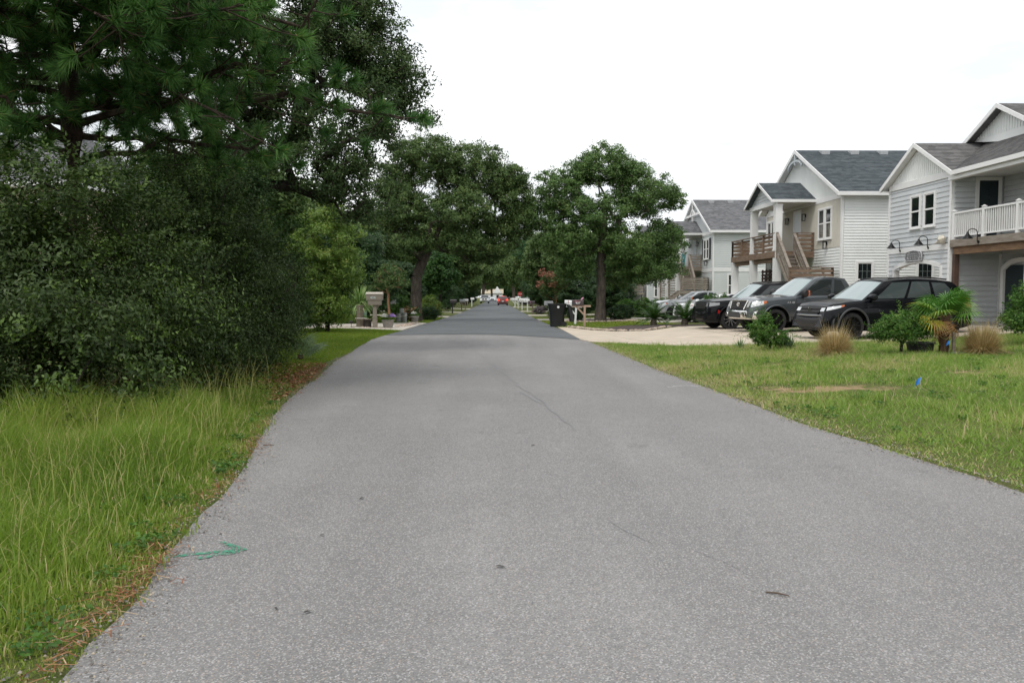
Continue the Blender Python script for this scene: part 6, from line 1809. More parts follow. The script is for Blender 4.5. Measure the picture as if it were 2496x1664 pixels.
# ------------------------------------------------------------------ left: thicket, oak, pine
def bush(name, label, loc, blobs, n_leaf, size, aspect, m_leaf, m_stem, seed, group=None, cr=0.28, per=60, stems=5, inner=0.62, tip=0.12, cat="shrub", up=0.4, shoots=0, rough=0.30, tuft=0.5):
    """dense shrub: stems plus leafy sprays over lumpy mounds"""
    rg = np.random.default_rng(seed)
    t = thing(name, loc, label, cat, group)
    nc = max(6, n_leaf//per)
    C = blob_points(blobs, nc, rg, inner, rough)
    C[:, 2] = np.maximum(C[:, 2], 0.05)
    b = np.array(blobs, dtype=float)
    V, Q = skeleton([(0, 0, -0.1), (0, 0, 0.1), (0.02, 0.01, 0.25)], 0.03+0.02*b[:, 3].max(), C[::max(1, nc//90)], rg, leaf_r=0.006, nside=5)
    link_mesh("stems", np_mesh("stems", V, quads=Q, smooth=True), m_stem, t)
    P, N, sz, cid = clump_leaves(C, per, cr, rg, size, flat=0.85, up=up, out_from=b[:, :3].mean(0), outw=0.8, tuft=tuft)
    keep = P[:, 2] > 0.0
    P, N, sz, cid = P[keep], N[keep], sz[keep], cid[keep]
    crnd = rg.random(len(C))
    rnd = np.clip(0.55*rg.random(len(P))+0.35*crnd[cid], 0, 0.9)
    # fresh growth at the tips of some sprays
    fresh = (crnd[cid] < tip) & (rg.random(len(P)) < 0.7)
    rnd[fresh] = 0.88+0.12*rg.random(fresh.sum())
    if shoots:
        # leafy shoots reaching out beyond the mass
        B0 = blob_points(blobs, shoots, rg, 0.93, rough); m_ = 16
        ctr = b[:, :3].mean(0); dv = unit(unit(B0-ctr)+rg.normal(size=B0.shape)*0.35+np.array([0, 0, 0.25]))
        ln = 0.22+0.34*rg.random(shoots)
        f_ = np.tile(np.linspace(0.05, 1, m_), shoots); sid = np.repeat(np.arange(shoots), m_)
        ax = dv[sid]; Ps = B0[sid]+ax*(ln[sid]*f_)[:, None]; Ps[:, 2] -= 0.18*ln[sid]*f_**2
        sd = unit(np.cross(ax, rg.normal(size=ax.shape)))
        Ps = Ps+sd*0.022; T_ = unit(sd+ax*0.7)
        Ns = np.cross(sd, ax)+rg.normal(size=ax.shape)*0.4; Ns[:, 2] += 0.5
        tone = rg.random(shoots)
        rs = np.where(tone[sid] < 0.22, 0.86+0.14*rg.random(len(sid)), 0.45+0.4*rg.random(len(sid)))
        k_ = Ps[:, 2] > 0.05
        link_mesh("shoots", leaf_mesh("shoots", Ps[k_], Ns[k_], (size*(1.15-0.4*f_))[k_], aspect, rs[k_], T=T_[k_], rg=rg), m_leaf, t)
    link_mesh("foliage", leaf_mesh("foliage", P, N, sz, aspect, rnd, rg=rg), m_leaf, t)
    return t
THK = "wild shrubs of the roadside thicket"
bush("thicket_shrub", "dark wild shrub at the left edge of the photo behind the tall grass", at(-8.9, 11.0), [(0, 0, 1.4, 1.9, 1.8, 1.7), (0.9, -1.2, 0.9, 1.4, 1.0, 1.1), (-0.3, 0, 2.0, 1.2, 1.2, 0.8)], 46000, 0.064, 0.42, ML_THICK, M_BARKD, 21, THK, shoots=500, rough=0.75, cr=0.37, per=150, inner=0.55, up=0.65, tuft=1.0)
bush("thicket_shrub", "largest dark shrub of the thicket, in front of the pine trunk", at(-6.0, 10.7), [(0, 0, 1.5, 1.9, 1.8, 1.75), (0.9, -1.1, 0.75, 1.5, 1.1, 0.95), (-0.9, -1.3, 0.9, 1.4, 1.0, 1.1), (0.2, 0.2, 2.6, 1.4, 1.2, 0.75), (1.5, 0.2, 1.2, 0.9, 1.3, 1.2), (-1.3, 0, 2.3, 1.0, 1.1, 0.8)], 84000, 0.064, 0.42, ML_THICKF, M_BARKD, 22, THK, shoots=900, rough=0.75, cr=0.37, per=150, inner=0.55, up=0.65, tuft=1.0)
bush("thicket_shrub", "dark middle shrub of the thicket reaching toward the road", at(-5.2, 13.4), [(0, 0, 1.6, 1.45, 1.7, 1.85), (0.6, -0.6, 0.8, 0.95, 1.3, 0.95), (0.2, 0.2, 3.0, 1.0, 1.0, 0.8), (0.7, 0.6, 1.8, 0.7, 1.0, 1.0)], 56000, 0.06, 0.40, ML_THICK, M_BARKD, 26, THK, shoots=600, rough=0.75, cr=0.37, per=150, inner=0.55, up=0.65, tuft=1.0)
bush("thicket_shrub", "dark shrub at the thicket's road side with straggling branches", at(-5.2, 16.0), [(0, 0, 1.5, 1.25, 1.4, 1.6), (0.4, -0.3, 0.9, 0.9, 1.1, 0.95), (0, 0.2, 2.6, 0.9, 1.0, 0.8), (0.5, 0.8, 1.7, 0.75, 0.9, 0.9)], 40000, 0.06, 0.36, ML_THICK, M_BARKD, 23, THK, shoots=450, rough=0.75, cr=0.37, per=150, inner=0.55, up=0.65, tuft=1.0)
bush("thicket_shrub", "low rounded shrub at the right end of the thicket by the mown verge", at(-5.2, 18.3), [(0, 0, 1.0, 0.95, 1.0, 1.1), (0.35, -0.3, 0.7, 0.7, 0.8, 0.65), (-0.3, 0.3, 1.6, 0.7, 0.8, 0.7)], 24000, 0.055, 0.34, ML_THICKF, M_BARKD, 24, THK, shoots=260, rough=0.75, cr=0.37, per=150, inner=0.55, up=0.65, tuft=1.0)
bush("thicket_shrub", "dark shrub at the back of the thicket left of the pine trunk", at(-8.6, 14.2), [(0, 0, 1.5, 1.7, 1.4, 1.6), (0.8, 0, 2.3, 0.9, 1.1, 0.7), (-1.5, 0, 1.3, 1.3, 1.2, 1.2)], 30000, 0.066, 0.42, ML_THICK, M_BARKD, 27, THK, shoots=200, rough=0.6, cr=0.37, per=150, inner=0.55, up=0.65, tuft=1.0)
bush("thicket_shrub", "taller shrub hung with vines between the thicket and the left oak", at(-6.7, 20.2), [(0, 0, 2.6, 1.5, 1.4, 2.2), (0.4, -0.3, 4.0, 1.1, 1.1, 1.1), (-1.6, 0, 3.6, 1.4, 1.2, 1.4), (0.9, 0.2, 2.2, 0.9, 1.0, 1.4)], 42000, 0.07, 0.5, leaf_mat("vine_leaf", [(0, (0.016, 0.040, 0.012)), (0.55, (0.032, 0.068, 0.018)), (0.85, (0.055, 0.11, 0.026)), (0.93, (0.10, 0.19, 0.03)), (1, (0.16, 0.25, 0.05))], trans=0.22), M_BARKD, 25, THK, tip=0.08, shoots=350, rough=0.75, cr=0.37, per=150, inner=0.55, up=0.65, tuft=1.0)
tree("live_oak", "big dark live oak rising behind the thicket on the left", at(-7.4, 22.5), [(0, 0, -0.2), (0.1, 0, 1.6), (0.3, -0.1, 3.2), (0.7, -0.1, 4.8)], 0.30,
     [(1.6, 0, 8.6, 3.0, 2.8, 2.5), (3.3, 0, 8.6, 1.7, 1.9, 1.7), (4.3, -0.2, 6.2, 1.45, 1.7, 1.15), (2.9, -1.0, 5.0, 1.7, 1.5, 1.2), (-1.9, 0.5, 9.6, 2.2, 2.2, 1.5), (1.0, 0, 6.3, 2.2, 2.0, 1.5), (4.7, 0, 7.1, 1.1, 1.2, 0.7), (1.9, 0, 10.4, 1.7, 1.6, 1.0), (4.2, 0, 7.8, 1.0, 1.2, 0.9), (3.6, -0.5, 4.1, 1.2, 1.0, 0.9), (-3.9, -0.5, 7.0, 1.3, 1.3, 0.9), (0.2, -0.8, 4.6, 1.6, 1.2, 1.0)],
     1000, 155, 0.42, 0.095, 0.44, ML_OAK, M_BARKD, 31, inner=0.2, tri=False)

def pine(name, label, loc, h, r0, boughs, seed, needle=0.25, per=130):
    """pine: straight trunk, boughs carrying star-shaped tufts of long needles"""
    rg = np.random.default_rng(seed)
    t = thing(name, loc, label, "tree")
    trunk = [np.array([0.12*math.sin(z*0.5), 0.05*z*0.1, z]) for z in np.linspace(-0.2, h, 12)]
    mb = MB()
    mb.tube([tuple(p) for p in trunk], [r0*(1.15-0.75*i/11) for i in range(12)], 14)
    tufts = []; axes = []
    for (z, az, ln, rise, nt) in boughs:
        a = np.array([np.interp(z, [q[2] for q in trunk], [q[0] for q in trunk]), np.interp(z, [q[2] for q in trunk], [q[1] for q in trunk]), z])
        d = np.array([math.cos(az), math.sin(az), 0])
        pts = []
        for i in range(7):
            f = i/6
            pts.append(a+d*ln*f+np.array([0, 0, rise*ln*(f-0.55*f*f)])+rg.normal(size=3)*0.05*ln*f)
        mb.tube([tuple(p) for p in pts], [0.055*(1-0.8*i/6)*(ln/3)**0.5+0.006 for i in range(7)], 6)
        for k in range(nt):
            f = 0.25+0.75*rg.random()
            i = min(5, int(f*6)); p = pts[i]+(pts[i+1]-pts[i])*(f*6-i)
            s = rg.normal(size=3)*np.array([0.42, 0.42, 0.26])*(0.6+0.5*ln/4)
            e = p+s+d*0.12
            mb.tube([tuple(p), tuple(p+s*0.6+np.array([0, 0, -0.03])), tuple(e)], [0.014, 0.010, 0.007], 5)
            ax = unit(s+d*0.35+np.array([0, 0, 0.25]))
            tufts.append(e); axes.append(ax)
    link_mesh("trunk", mb.mesh("trunk", 45), M_BARKP, t)
    E = np.array(tufts); AX_ = np.array(axes); m_ = len(E); n_ = m_*per
    cid = np.repeat(np.arange(m_), per)
    along = rg.random(n_)
    base = E[cid]-AX_[cid]*(0.16*along)[:, None]
    dirs = rg.normal(size=(n_, 3)); dirs = unit(dirs-0.5*(dirs*AX_[cid]).sum(1, keepdims=True)*AX_[cid])
    dirs = unit(dirs+AX_[cid]*(0.55+0.5*(1-along))[:, None]+np.array([0, 0, -0.10]))
    ln = needle*(0.75+0.4*rg.random(n_))
    tip = base+dirs*ln[:, None]+np.array([0, 0, -1.0])*(ln*0.10*rg.random(n_))[:, None]
    side = unit(np.cross(dirs, rg.normal(size=(n_, 3))))*0.0075
    V = np.stack([base-side, base+side, tip], 1).reshape(-1, 3)
    crnd = rg.random(m_)
    rnd = np.clip(0.45*crnd[cid]+0.5*rg.random(n_), 0, 0.93)
    rnd[rg.random(n_) < 0.02] = 1.0
    link_mesh("needles", np_mesh("needles", V, tris=np.arange(n_*3).reshape(n_, 3), attr=np.repeat(rnd, 3)), ML_PINE, t)
    return t
rb_ = random.Random(5)
BO = []
for k in range(46):
    z = 3.6+k*0.155
    az = k*2.4+rb_.uniform(-0.4, 0.4)
    BO.append((z, az, rb_.uniform(2.0, 3.3)*max(0.3, 1.05-0.020*max(0, k-10)), rb_.uniform(0.05, 0.35), 26))
for (z, az, ln, rise, nt) in ((4.2, -0.45, 3.6, 0.10, 16), (4.7, -0.15, 4.3, 0.16, 22), (5.2, -0.6, 4.2, 0.15, 24), (5.6, -0.25, 4.4, 0.22, 26), (5.9, -0.75, 3.8, 0.18, 24), (6.3, -0.4, 4.2, 0.22, 26), (6.7, -0.1, 3.9, 0.22, 22), (7.0, -0.7, 3.8, 0.22, 24), (7.4, -0.35, 3.7, 0.25, 22), (4.0, -1.5, 2.6, 0.05, 12), (4.9, -2.1, 2.8, 0.1, 16), (5.6, -1.7, 2.6, 0.15, 16), (6.4, -2.4, 2.8, 0.2, 18), (7.2, -1.4, 2.8, 0.2, 18), (4.5, 0.05, 5.2, 0.03, 12), (5.4, -1.2, 3.4, 0.12, 20), (6.0, -1.05, 3.6, 0.1, 22), (6.3, -1.6, 3.0, 0.12, 20), (6.5, -2.0, 3.0, 0.1, 20), (5.7, -2.4, 2.8, 0.12, 18), (6.1, 2.9, 2.8, 0.15, 16), (5.3, 3.0, 2.6, 0.12, 14), (6.5, -0.8, 3.6, 0.12, 22), (5.0, -0.95, 3.6, 0.1, 18)):
    BO.append((z, az, ln, rise, int(nt*1.9)))
pine("pine_tree", "tall dark pine with long-needled boughs at the upper left", at(-7.15, 14.0), 11.5, 0.19, BO, 41)

# ------------------------------------------------------------------ roadside oaks
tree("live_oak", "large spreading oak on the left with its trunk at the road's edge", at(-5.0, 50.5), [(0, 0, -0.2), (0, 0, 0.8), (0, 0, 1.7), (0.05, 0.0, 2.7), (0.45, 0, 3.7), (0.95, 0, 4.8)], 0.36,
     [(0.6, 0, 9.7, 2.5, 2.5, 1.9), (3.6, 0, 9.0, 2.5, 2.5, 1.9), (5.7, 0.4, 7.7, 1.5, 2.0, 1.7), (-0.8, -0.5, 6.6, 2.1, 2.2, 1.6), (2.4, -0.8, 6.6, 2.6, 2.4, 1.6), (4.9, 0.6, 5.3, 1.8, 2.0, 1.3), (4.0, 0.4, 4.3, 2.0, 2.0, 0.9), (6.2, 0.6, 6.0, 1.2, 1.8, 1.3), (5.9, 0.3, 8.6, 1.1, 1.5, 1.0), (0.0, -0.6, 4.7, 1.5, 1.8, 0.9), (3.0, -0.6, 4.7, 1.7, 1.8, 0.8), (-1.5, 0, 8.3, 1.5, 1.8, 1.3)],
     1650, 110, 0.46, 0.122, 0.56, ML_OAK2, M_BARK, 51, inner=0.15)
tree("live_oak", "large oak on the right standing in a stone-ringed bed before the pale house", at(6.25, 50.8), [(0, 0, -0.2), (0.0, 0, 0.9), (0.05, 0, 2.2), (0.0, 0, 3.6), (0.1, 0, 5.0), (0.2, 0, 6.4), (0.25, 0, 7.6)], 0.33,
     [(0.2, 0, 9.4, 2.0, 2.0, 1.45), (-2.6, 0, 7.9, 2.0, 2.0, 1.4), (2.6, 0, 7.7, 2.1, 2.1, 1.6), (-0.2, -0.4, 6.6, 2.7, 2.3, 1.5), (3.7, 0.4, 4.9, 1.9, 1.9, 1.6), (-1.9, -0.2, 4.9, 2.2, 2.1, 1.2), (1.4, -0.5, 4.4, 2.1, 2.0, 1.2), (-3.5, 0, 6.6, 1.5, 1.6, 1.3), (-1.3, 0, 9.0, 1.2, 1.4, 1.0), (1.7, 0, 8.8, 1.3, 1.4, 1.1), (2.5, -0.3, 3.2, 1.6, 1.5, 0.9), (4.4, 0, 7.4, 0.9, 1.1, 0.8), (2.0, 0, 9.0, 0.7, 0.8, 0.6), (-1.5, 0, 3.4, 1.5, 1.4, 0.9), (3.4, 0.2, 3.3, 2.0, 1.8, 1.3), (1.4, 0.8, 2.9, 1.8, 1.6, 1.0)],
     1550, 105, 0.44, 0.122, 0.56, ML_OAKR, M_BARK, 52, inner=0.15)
# middle-distance trees on the left
tree("ligustrum_tree", "yellow-green leafy tree behind the left thicket", at(-6.9, 33.5), [(0, 0, -0.2), (0.05, 0, 0.8), (0.1, 0, 1.8)], 0.09, [(0, 0, 3.6, 1.5, 1.4, 1.5), (-0.4, 0, 2.2, 1.3, 1.2, 1.1), (0.6, 0, 2.5, 1.0, 1.1, 1.1), (0.2, 0, 4.6, 0.9, 0.9, 0.8), (-0.2, 0, 1.1, 1.6, 1.3, 1.1), (-1.3, 0.3, 2.6, 1.2, 1.2, 1.6), (-0.2, -0.3, 0.6, 1.3, 1.0, 0.6)], 360, 120, 0.38, 0.095, 0.5, ML_YEL, M_BARKD, 53)
dark1 = tree("evergreen_tree", "dark evergreen tree just right of the yellow-green one", at(-7.8, 45.5), [(0, 0, -0.2), (0, 0, 0.8), (0, 0, 2.0)], 0.12, [(0, 0, 3.0, 2.0, 1.8, 2.2), (0.3, -0.4, 1.5, 1.9, 1.6, 1.3), (-0.6, 0, 4.6, 1.2, 1.2, 1.0), (1.3, 0, 2.2, 1.2, 1.2, 1.3)], 330, 140, 0.5, 0.14, 0.55, ML_DARK, M_BARKD, 54)
tree("broadleaf_tree", "bright green broad-leaved tree between the left oak and the far road", at(-4.7, 66.5), [(0, 0, -0.2), (0, 0, 1.0), (0.1, 0, 2.0)], 0.12, [(0, 0, 3.4, 1.7, 1.6, 1.6), (0.4, 0, 4.6, 1.1, 1.1, 0.9), (-0.8, 0, 2.5, 1.2, 1.2, 0.9)], 130, 90, 0.45, 0.19, 0.55, leaf_mat("broad_leaf", [(0, (0.02, 0.06, 0.014)), (0.6, (0.045, 0.115, 0.022)), (1, (0.085, 0.17, 0.04))], trans=0.25), M_BARKD, 55)
far_oak = tree("shade_tree", "shade tree on the left verge beyond the broad-leaved tree", at(-6.6, 88), [(0, 0, -0.2), (0, 0, 1.5), (0.2, 0, 3.2), (0.6, 0, 5.0)], 0.32, [(0, 0, 7.6, 3.2, 3.2, 2.3), (2.2, 0, 5.9, 2.6, 2.8, 1.9), (-2.2, 0, 6.0, 2.6, 2.6, 2.0), (1.2, 0, 3.9, 2.2, 2.2, 1.2), (3.6, 0.3, 4.6, 1.5, 2.0, 1.1)], 330, 170, 0.95, 0.26, 0.62, ML_OAK2, M_BARK, 56, inner=0.2)
# copies for the trees farther off, each with its own place, turn and size
FAR = "trees lining the far street"
def place(src, loc, rz, sc, label, group=FAR):
    c = copy_tree(src); c.location = loc; c.rotation_euler = (0, 0, rz); c.scale = (sc[0], sc[0], sc[1]) if isinstance(sc, tuple) else (sc, sc, sc)
    c["label"] = label; c["group"] = group
    return c
far_oak["group"] = FAR
for (x, y, rz, sc, lab) in ((-8.5, 108, 1.1, 1.0, "second shade tree along the far left verge"), (-7.0, 130, 2.6, 1.05, "third shade tree along the far left verge"), (-7.0, 160, 0.4, 1.3, "fourth shade tree along the far left verge"), (-6.5, 200, 3.9, 1.45, "last shade tree along the far left verge"), (-7.5, 250, 2.2, 1.7, "left shade tree near the street's end"),
    (7.4, 98, 3.4, 0.95, "first shade tree on the far right verge past the crape myrtle"), (7.6, 122, 4.4, 1.05, "shade tree right of the road by the stop sign"), (7.2, 150, 5.2, 1.3, "shade tree behind the stop sign"), (6.4, 185, 0.8, 1.45, "last shade tree on the far right verge"), (7.5, 240, 1.9, 1.7, "right shade tree near the street's end"),
    (-15.5, 66, 0.9, 1.0, "shade tree deep in the left yard behind the oak"), (-14, 47, 4.1, 0.95, "shade tree in the left yard behind the yellow-green tree"), (-20, 54, 2.0, 1.1, "shade tree far back in the left yard"), (13.5, 104, 2.9, 1.0, "shade tree behind the stilt house"), (-14, 85, 1.5, 1.05, "shade tree behind the silver car"), (-15, 118, 2.5, 1.1, "shade tree far back on the left"), (15, 128, 0.2, 1.1, "shade tree far back on the right"),
    (-14, 345, 1.0, 1.6, "tree left of the far white house"), (-3, 372, 2.0, 1.7, "tree behind the far white house"), (10, 350, 3.0, 1.6, "tree right of the far white house"), (24, 340, 4.0, 1.7, "tree well right of the far white house"), (-28, 340, 5.0, 1.7, "tree well left of the far white house"), (22, 150, 1.3, 1.1, "shade tree behind the houses on the right"), (-5.5, 300, 0.5, 1.9, "left tree arching over the street's end"), (5.5, 300, 2.5, 1.9, "right tree arching over the street's end"), (5.2, 76, 2.0, 0.8, "shade tree behind the crape myrtle blossoms"), (-5.8, 145, 5.0, 0.9, "shade tree leaning over the road before the grey far pickup")):
    place(far_oak, at(x, y), rz, sc, lab)
# the two thin roadside pines far off
fp1 = tree("street_pine", "thin-trunked pine on the right verge near the stop sign", at(5.0, 128), [(0, 0, -0.2), (0.1, 0, 3), (0, 0, 6), (0.1, 0, 8.5)], 0.19, [(0, 0, 9.5, 2.6, 2.6, 1.6), (0.8, 0, 7.6, 2.6, 2.4, 1.0), (-0.9, 0, 8.2, 2.2, 2.2, 1.0)], 120, 90, 0.75, 0.26, 0.35, leaf_mat("far_pine_leaf", [(0, (0.022, 0.07, 0.025)), (0.6, (0.045, 0.12, 0.04)), (1, (0.08, 0.165, 0.055))]), M_BARKP, 57)
c_ = copy_tree(fp1); c_.location = at(7.2, 90); c_.rotation_euler = (0, 0, 2.2); c_.scale = (0.95, 0.95, 0.82); c_["label"] = "thin-trunked pine on the right behind the crape myrtle"
for (x, y, rz, sc, lab) in ((-8.5, 47.8, 2.2, (1.0, 0.95), "dark evergreen behind the pale green utility pedestal"), (-10.4, 50.5, 0.6, (1.15, 1.05), "dark evergreen in the left yard near the driveway's end"), (-11.0, 38.2, 4.2, (0.8, 0.85), "dark evergreen at the left end of the stone row"), (-8.4, 31.6, 0.7, (0.55, 0.42), "low dark bush at the foot of the yellow-green tree"), (-9.6, 57, 3.0, (1.1, 1.1), "dark evergreen behind the left oak"), (-11.5, 31.0, 1.2, (0.95, 1.05), "dark evergreen behind the thicket"), (-9.3, 27.2, 5.6, (0.75, 1.1), "dark evergreen between the thicket and the yellow-green tree"), (4.6, 64, 0.4, (0.62, 0.62), "dark rounded tree under the right oak's left side"), (9.6, 73, 2.8, (0.9, 0.9), "dark evergreen before the stilt house"), (-5.6, 81, 1.8, (0.75, 0.8), "dark evergreen beyond the orange marker post"),
    (-7.5, 118, 0.5, (1.3, 1.2), "dark evergreen on the far left verge, nearest of three"), (-8.0, 142, 2.5, (1.4, 1.3), "dark evergreen on the far left verge, middle of three"), (-8.0, 178, 4.5, (1.5, 1.5), "dark evergreen on the far left verge, farthest of three"), (6.8, 88, 1.5, (0.9, 0.9), "dark evergreen right of the road before the white car"), (6.6, 110, 3.5, (1.2, 1.2), "dark evergreen right of the road by the far white mailboxes"), (7.4, 168, 5.5, (1.5, 1.5), "dark evergreen right of the far road past the white pickup"), (8.2, 205, 0.9, (1.6, 1.6), "dark evergreen right of the road near the street's end"), (-9.0, 225, 1.9, (1.6, 1.6), "dark evergreen left of the road near the street's end"), (12.5, 96, 2.0, (1.3, 1.3), "dark evergreen beside the stilt house"), (-12.2, 98, 3.0, (1.3, 1.2), "dark evergreen in the left yard past the silver car"), (-12.5, 75, 3.7, (1.2, 1.2), "dark evergreen in the left yard behind the silver car"), (-13.5, 60, 5.1, (1.2, 1.2), "dark evergreen at the back of the left yard"), (7.6, 140, 0.3, (1.3, 1.3), "dark evergreen right behind the stop sign"), (10.5, 77, 1.1, (1.2, 1.0), "dark evergreen left of the stilt house's stairs"), (5.6, 72.5, 4.4, (0.8, 0.7), "dark evergreen behind the right oak's trunk"), (-6.8, 100, 4.0, (0.9, 0.8), "dark evergreen near the weathered far-left mailbox"), (-5.9, 165, 2.0, (1.0, 1.0), "dark evergreen left of the grey far pickup"), (-7.4, 68.5, 0.1, (0.9, 0.8), "dark evergreen behind the arching yellow-green shrub"), (8.2, 63, 2.2, (0.9, 0.6), "low dark evergreen behind the right oak and its stone ring"), (5.6, 61, 0.2, (0.7, 0.55), "low dark evergreen right behind the crape myrtle blossoms"), (-16, 430, 0.2, (3.5, 2.6), "leftmost of the tall trees closing the view at the street's end"), (-5, 440, 1.2, (3.5, 2.4), "middle left of the tall trees closing the view at the street's end"), (5, 435, 2.2, (3.5, 2.6), "middle right of the tall trees closing the view at the street's end"), (16, 440, 3.2, (3.5, 2.4), "rightmost of the tall trees closing the view at the street's end"), (-6.6, 58.5, 2.9, (0.8, 0.7), "dark evergreen close behind the left oak's trunk")):
    place(dark1, at(x, y), rz, sc, lab, "dark evergreens in the yards")
dark1["group"] = "dark evergreens in the yards"
# ------------------------------------------------------------------ garden shrubs and flowers
bush("hedge", "clipped bright green hedge between the right oak and the silver pickup", at(10.0, 57.2), [(-1.2, 0, 0.65, 0.85, 0.6, 0.72), (0, 0, 0.65, 0.85, 0.6, 0.74), (1.2, 0, 0.65, 0.85, 0.6, 0.72)], 15000, 0.10, 0.5, ML_BRIGHT, M_BARKD, 61, cat="hedge", cr=0.2, per=40)
OB = "low shrubs under the right oak"
for k, (x, y, w, h, lab) in enumerate(((4.9, 52.2, 0.62, 0.85, "dark shrub left of the right oak's trunk"), (7.5, 52.0, 0.75, 0.95, "dark shrub right of the right oak's trunk"), (8.3, 54.2, 0.8, 0.9, "dark shrub between the right oak and the hedge"), (3.9, 55.5, 0.55, 0.7, "dark shrub behind the white leaning mailbox"))):
    bush("garden_shrub", lab, at(x, y), [(0, 0, h*0.5, w, w, h*0.55)], 5000, 0.09, 0.5, ML_DARK, M_BARKD, 62+k, OB, cat="shrub", cr=0.18, per=40)
bush("garden_shrub", "bright green shrub showing above the black SUV's bonnet", at(11.5, 44.2), [(0, 0, 0.9, 0.9, 0.7, 0.85), (0.7, 0, 0.85, 0.6, 0.6, 0.7)], 7000, 0.09, 0.5, ML_BRIGHT, M_BARKD, 66, cr=0.2, per=40)
bush("garden_shrub", "leafy green shrub with a tall left side, nearest the driveway on the lawn", at(6.85, 20.8), [(-0.15, 0, 0.50, 0.30, 0.32, 0.44), (0.28, -0.05, 0.28, 0.32, 0.3, 0.26), (-0.12, 0, 0.80, 0.15, 0.15, 0.18), (-0.35, 0, 0.45, 0.2, 0.2, 0.3)], 9000, 0.05, 0.42, ML_BRIGHT, M_BARKD, 67, cr=0.10, per=30, inner=0.3, tip=0.3, shoots=60)
bush("garden_shrub", "rounded green shrub on bare stems left of the small palm", at(9.04, 18.45), [(0.0, 0, 0.58, 0.55, 0.5, 0.30), (-0.45, 0, 0.50, 0.26, 0.3, 0.18), (0.4, 0, 0.58, 0.34, 0.36, 0.26), (0.2, 0, 0.82, 0.28, 0.3, 0.16), (-0.2, 0, 0.75, 0.26, 0.3, 0.16)], 13000, 0.048, 0.45, ML_BRIGHT, M_BARKD, 68, cr=0.12, per=30, inner=0.5, tip=0.25, shoots=70)
bush("garden_shrub", "tall green shrub cut off by the right edge of the photo", at(12.85, 19.9), [(0, 0, 0.75, 0.55, 0.55, 0.45), (-0.1, 0, 1.2, 0.38, 0.4, 0.38), (0.35, 0, 0.9, 0.5, 0.5, 0.5), (-0.35, 0, 0.6, 0.35, 0.4, 0.28)], 13000, 0.06, 0.45, ML_BRIGHT, M_BARKD, 69, cr=0.14, per=30, tip=0.2)
bush("garden_shrub", "arching yellow-green shrub right of the left oak's trunk", at(-4.9, 56.5), [(0, 0, 0.9, 0.9, 0.9, 0.8), (0.5, 0, 0.6, 0.7, 0.7, 0.6)], 6000, 0.10, 0.3, ML_YEL, M_BARKD, 70, cr=0.25, per=40)
bush("garden_shrub", "bright green bush left of the left oak's trunk", at(-6.2, 52.5), [(0, 0, 0.85, 0.75, 0.7, 0.75)], 6000, 0.10, 0.5, ML_BRIGHT, M_BARKD, 71, cr=0.22, per=40)
bush("garden_shrub", "low light green plants beside the log planter", at(-7.6, 42.9), [(-0.4, 0, 0.22, 0.6, 0.4, 0.28), (0.4, 0, 0.25, 0.5, 0.4, 0.3)], 5000, 0.08, 0.35, ML_YEL, M_BARKD, 72, cr=0.14, per=30)
bush("garden_shrub", "grey-mauve mounded plant near the far right mailboxes", at(3.6, 72.5), [(0, 0, 0.35, 0.7, 0.6, 0.4)], 4000, 0.08, 0.4, leaf_mat("grey_mauve", [(0, (0.10, 0.09, 0.10)), (1, (0.28, 0.24, 0.26))]), M_BARKD, 73, cr=0.15, per=30)
bush("garden_shrub", "dark low shrub at the left oak's foot facing the road", at(-4.6, 54.0), [(0, 0, 0.4, 0.8, 0.6, 0.5)], 5000, 0.09, 0.5, ML_DARK, M_BARKD, 74, cr=0.18, per=40)
bush("flower_bush", "bush with faded orange-brown flower heads at the left oak's foot", at(-5.2, 49.2), [(0, 0, 0.5, 0.65, 0.5, 0.45)], 5000, 0.10, 0.5, leaf_mat("hydrangea_mix", [(0, (0.02, 0.05, 0.015)), (0.75, (0.04, 0.09, 0.025)), (0.86, (0.33, 0.18, 0.09)), (1, (0.45, 0.28, 0.17))]), M_BARKD, 75, cr=0.14, per=30, tip=0.4, cat="flowers")
rg_f = np.random.default_rng(9)
def flowers(parent, z0, r, h, n_leaf, cols, seed):
    rg = np.random.default_rng(seed)
    P = in_sphere(n_leaf, rg)*np.array([r, r*0.8, h]); P[:, 2] = np.abs(P[:, 2])+z0
    link_mesh("leaves", leaf_mesh("leaves", P, rg.normal(size=P.shape)+np.array([0, 0, 0.6]), np.full(n_leaf, 0.06), 0.5, rg.random(n_leaf), rg=rg), ML_BRIGHT, parent)
    for k, (nm, c, dx, n_) in enumerate(cols):
        Q = in_sphere(n_, rg)*np.array([r*0.55, r*0.6, h*0.5]); Q[:, 2] = np.abs(Q[:, 2])*1.0+z0+h*0.55; Q[:, 0] += dx; Q[:, 1] -= 0.05
        link_mesh("blossoms", leaf_mesh("blossoms", Q, rg.normal(size=Q.shape)*0.5+np.array([0, -0.6, 0.6]), np.full(n_, 0.055), 0.9, rg.random(n_), rg=rg), leaf_mat("petal_"+nm, [(0, tuple(x*0.75 for x in c)), (1, c)], trans=0.25), parent)
flowers(pt1, 0.36, 0.34, 0.30, 500, [("white", (0.8, 0.8, 0.76), -0.16, 110), ("purple", (0.42, 0.26, 0.62), 0.20, 130)], 81)
flowers(pt2, 0.36, 0.30, 0.26, 400, [("white", (0.8, 0.8, 0.76), -0.05, 130)], 82)
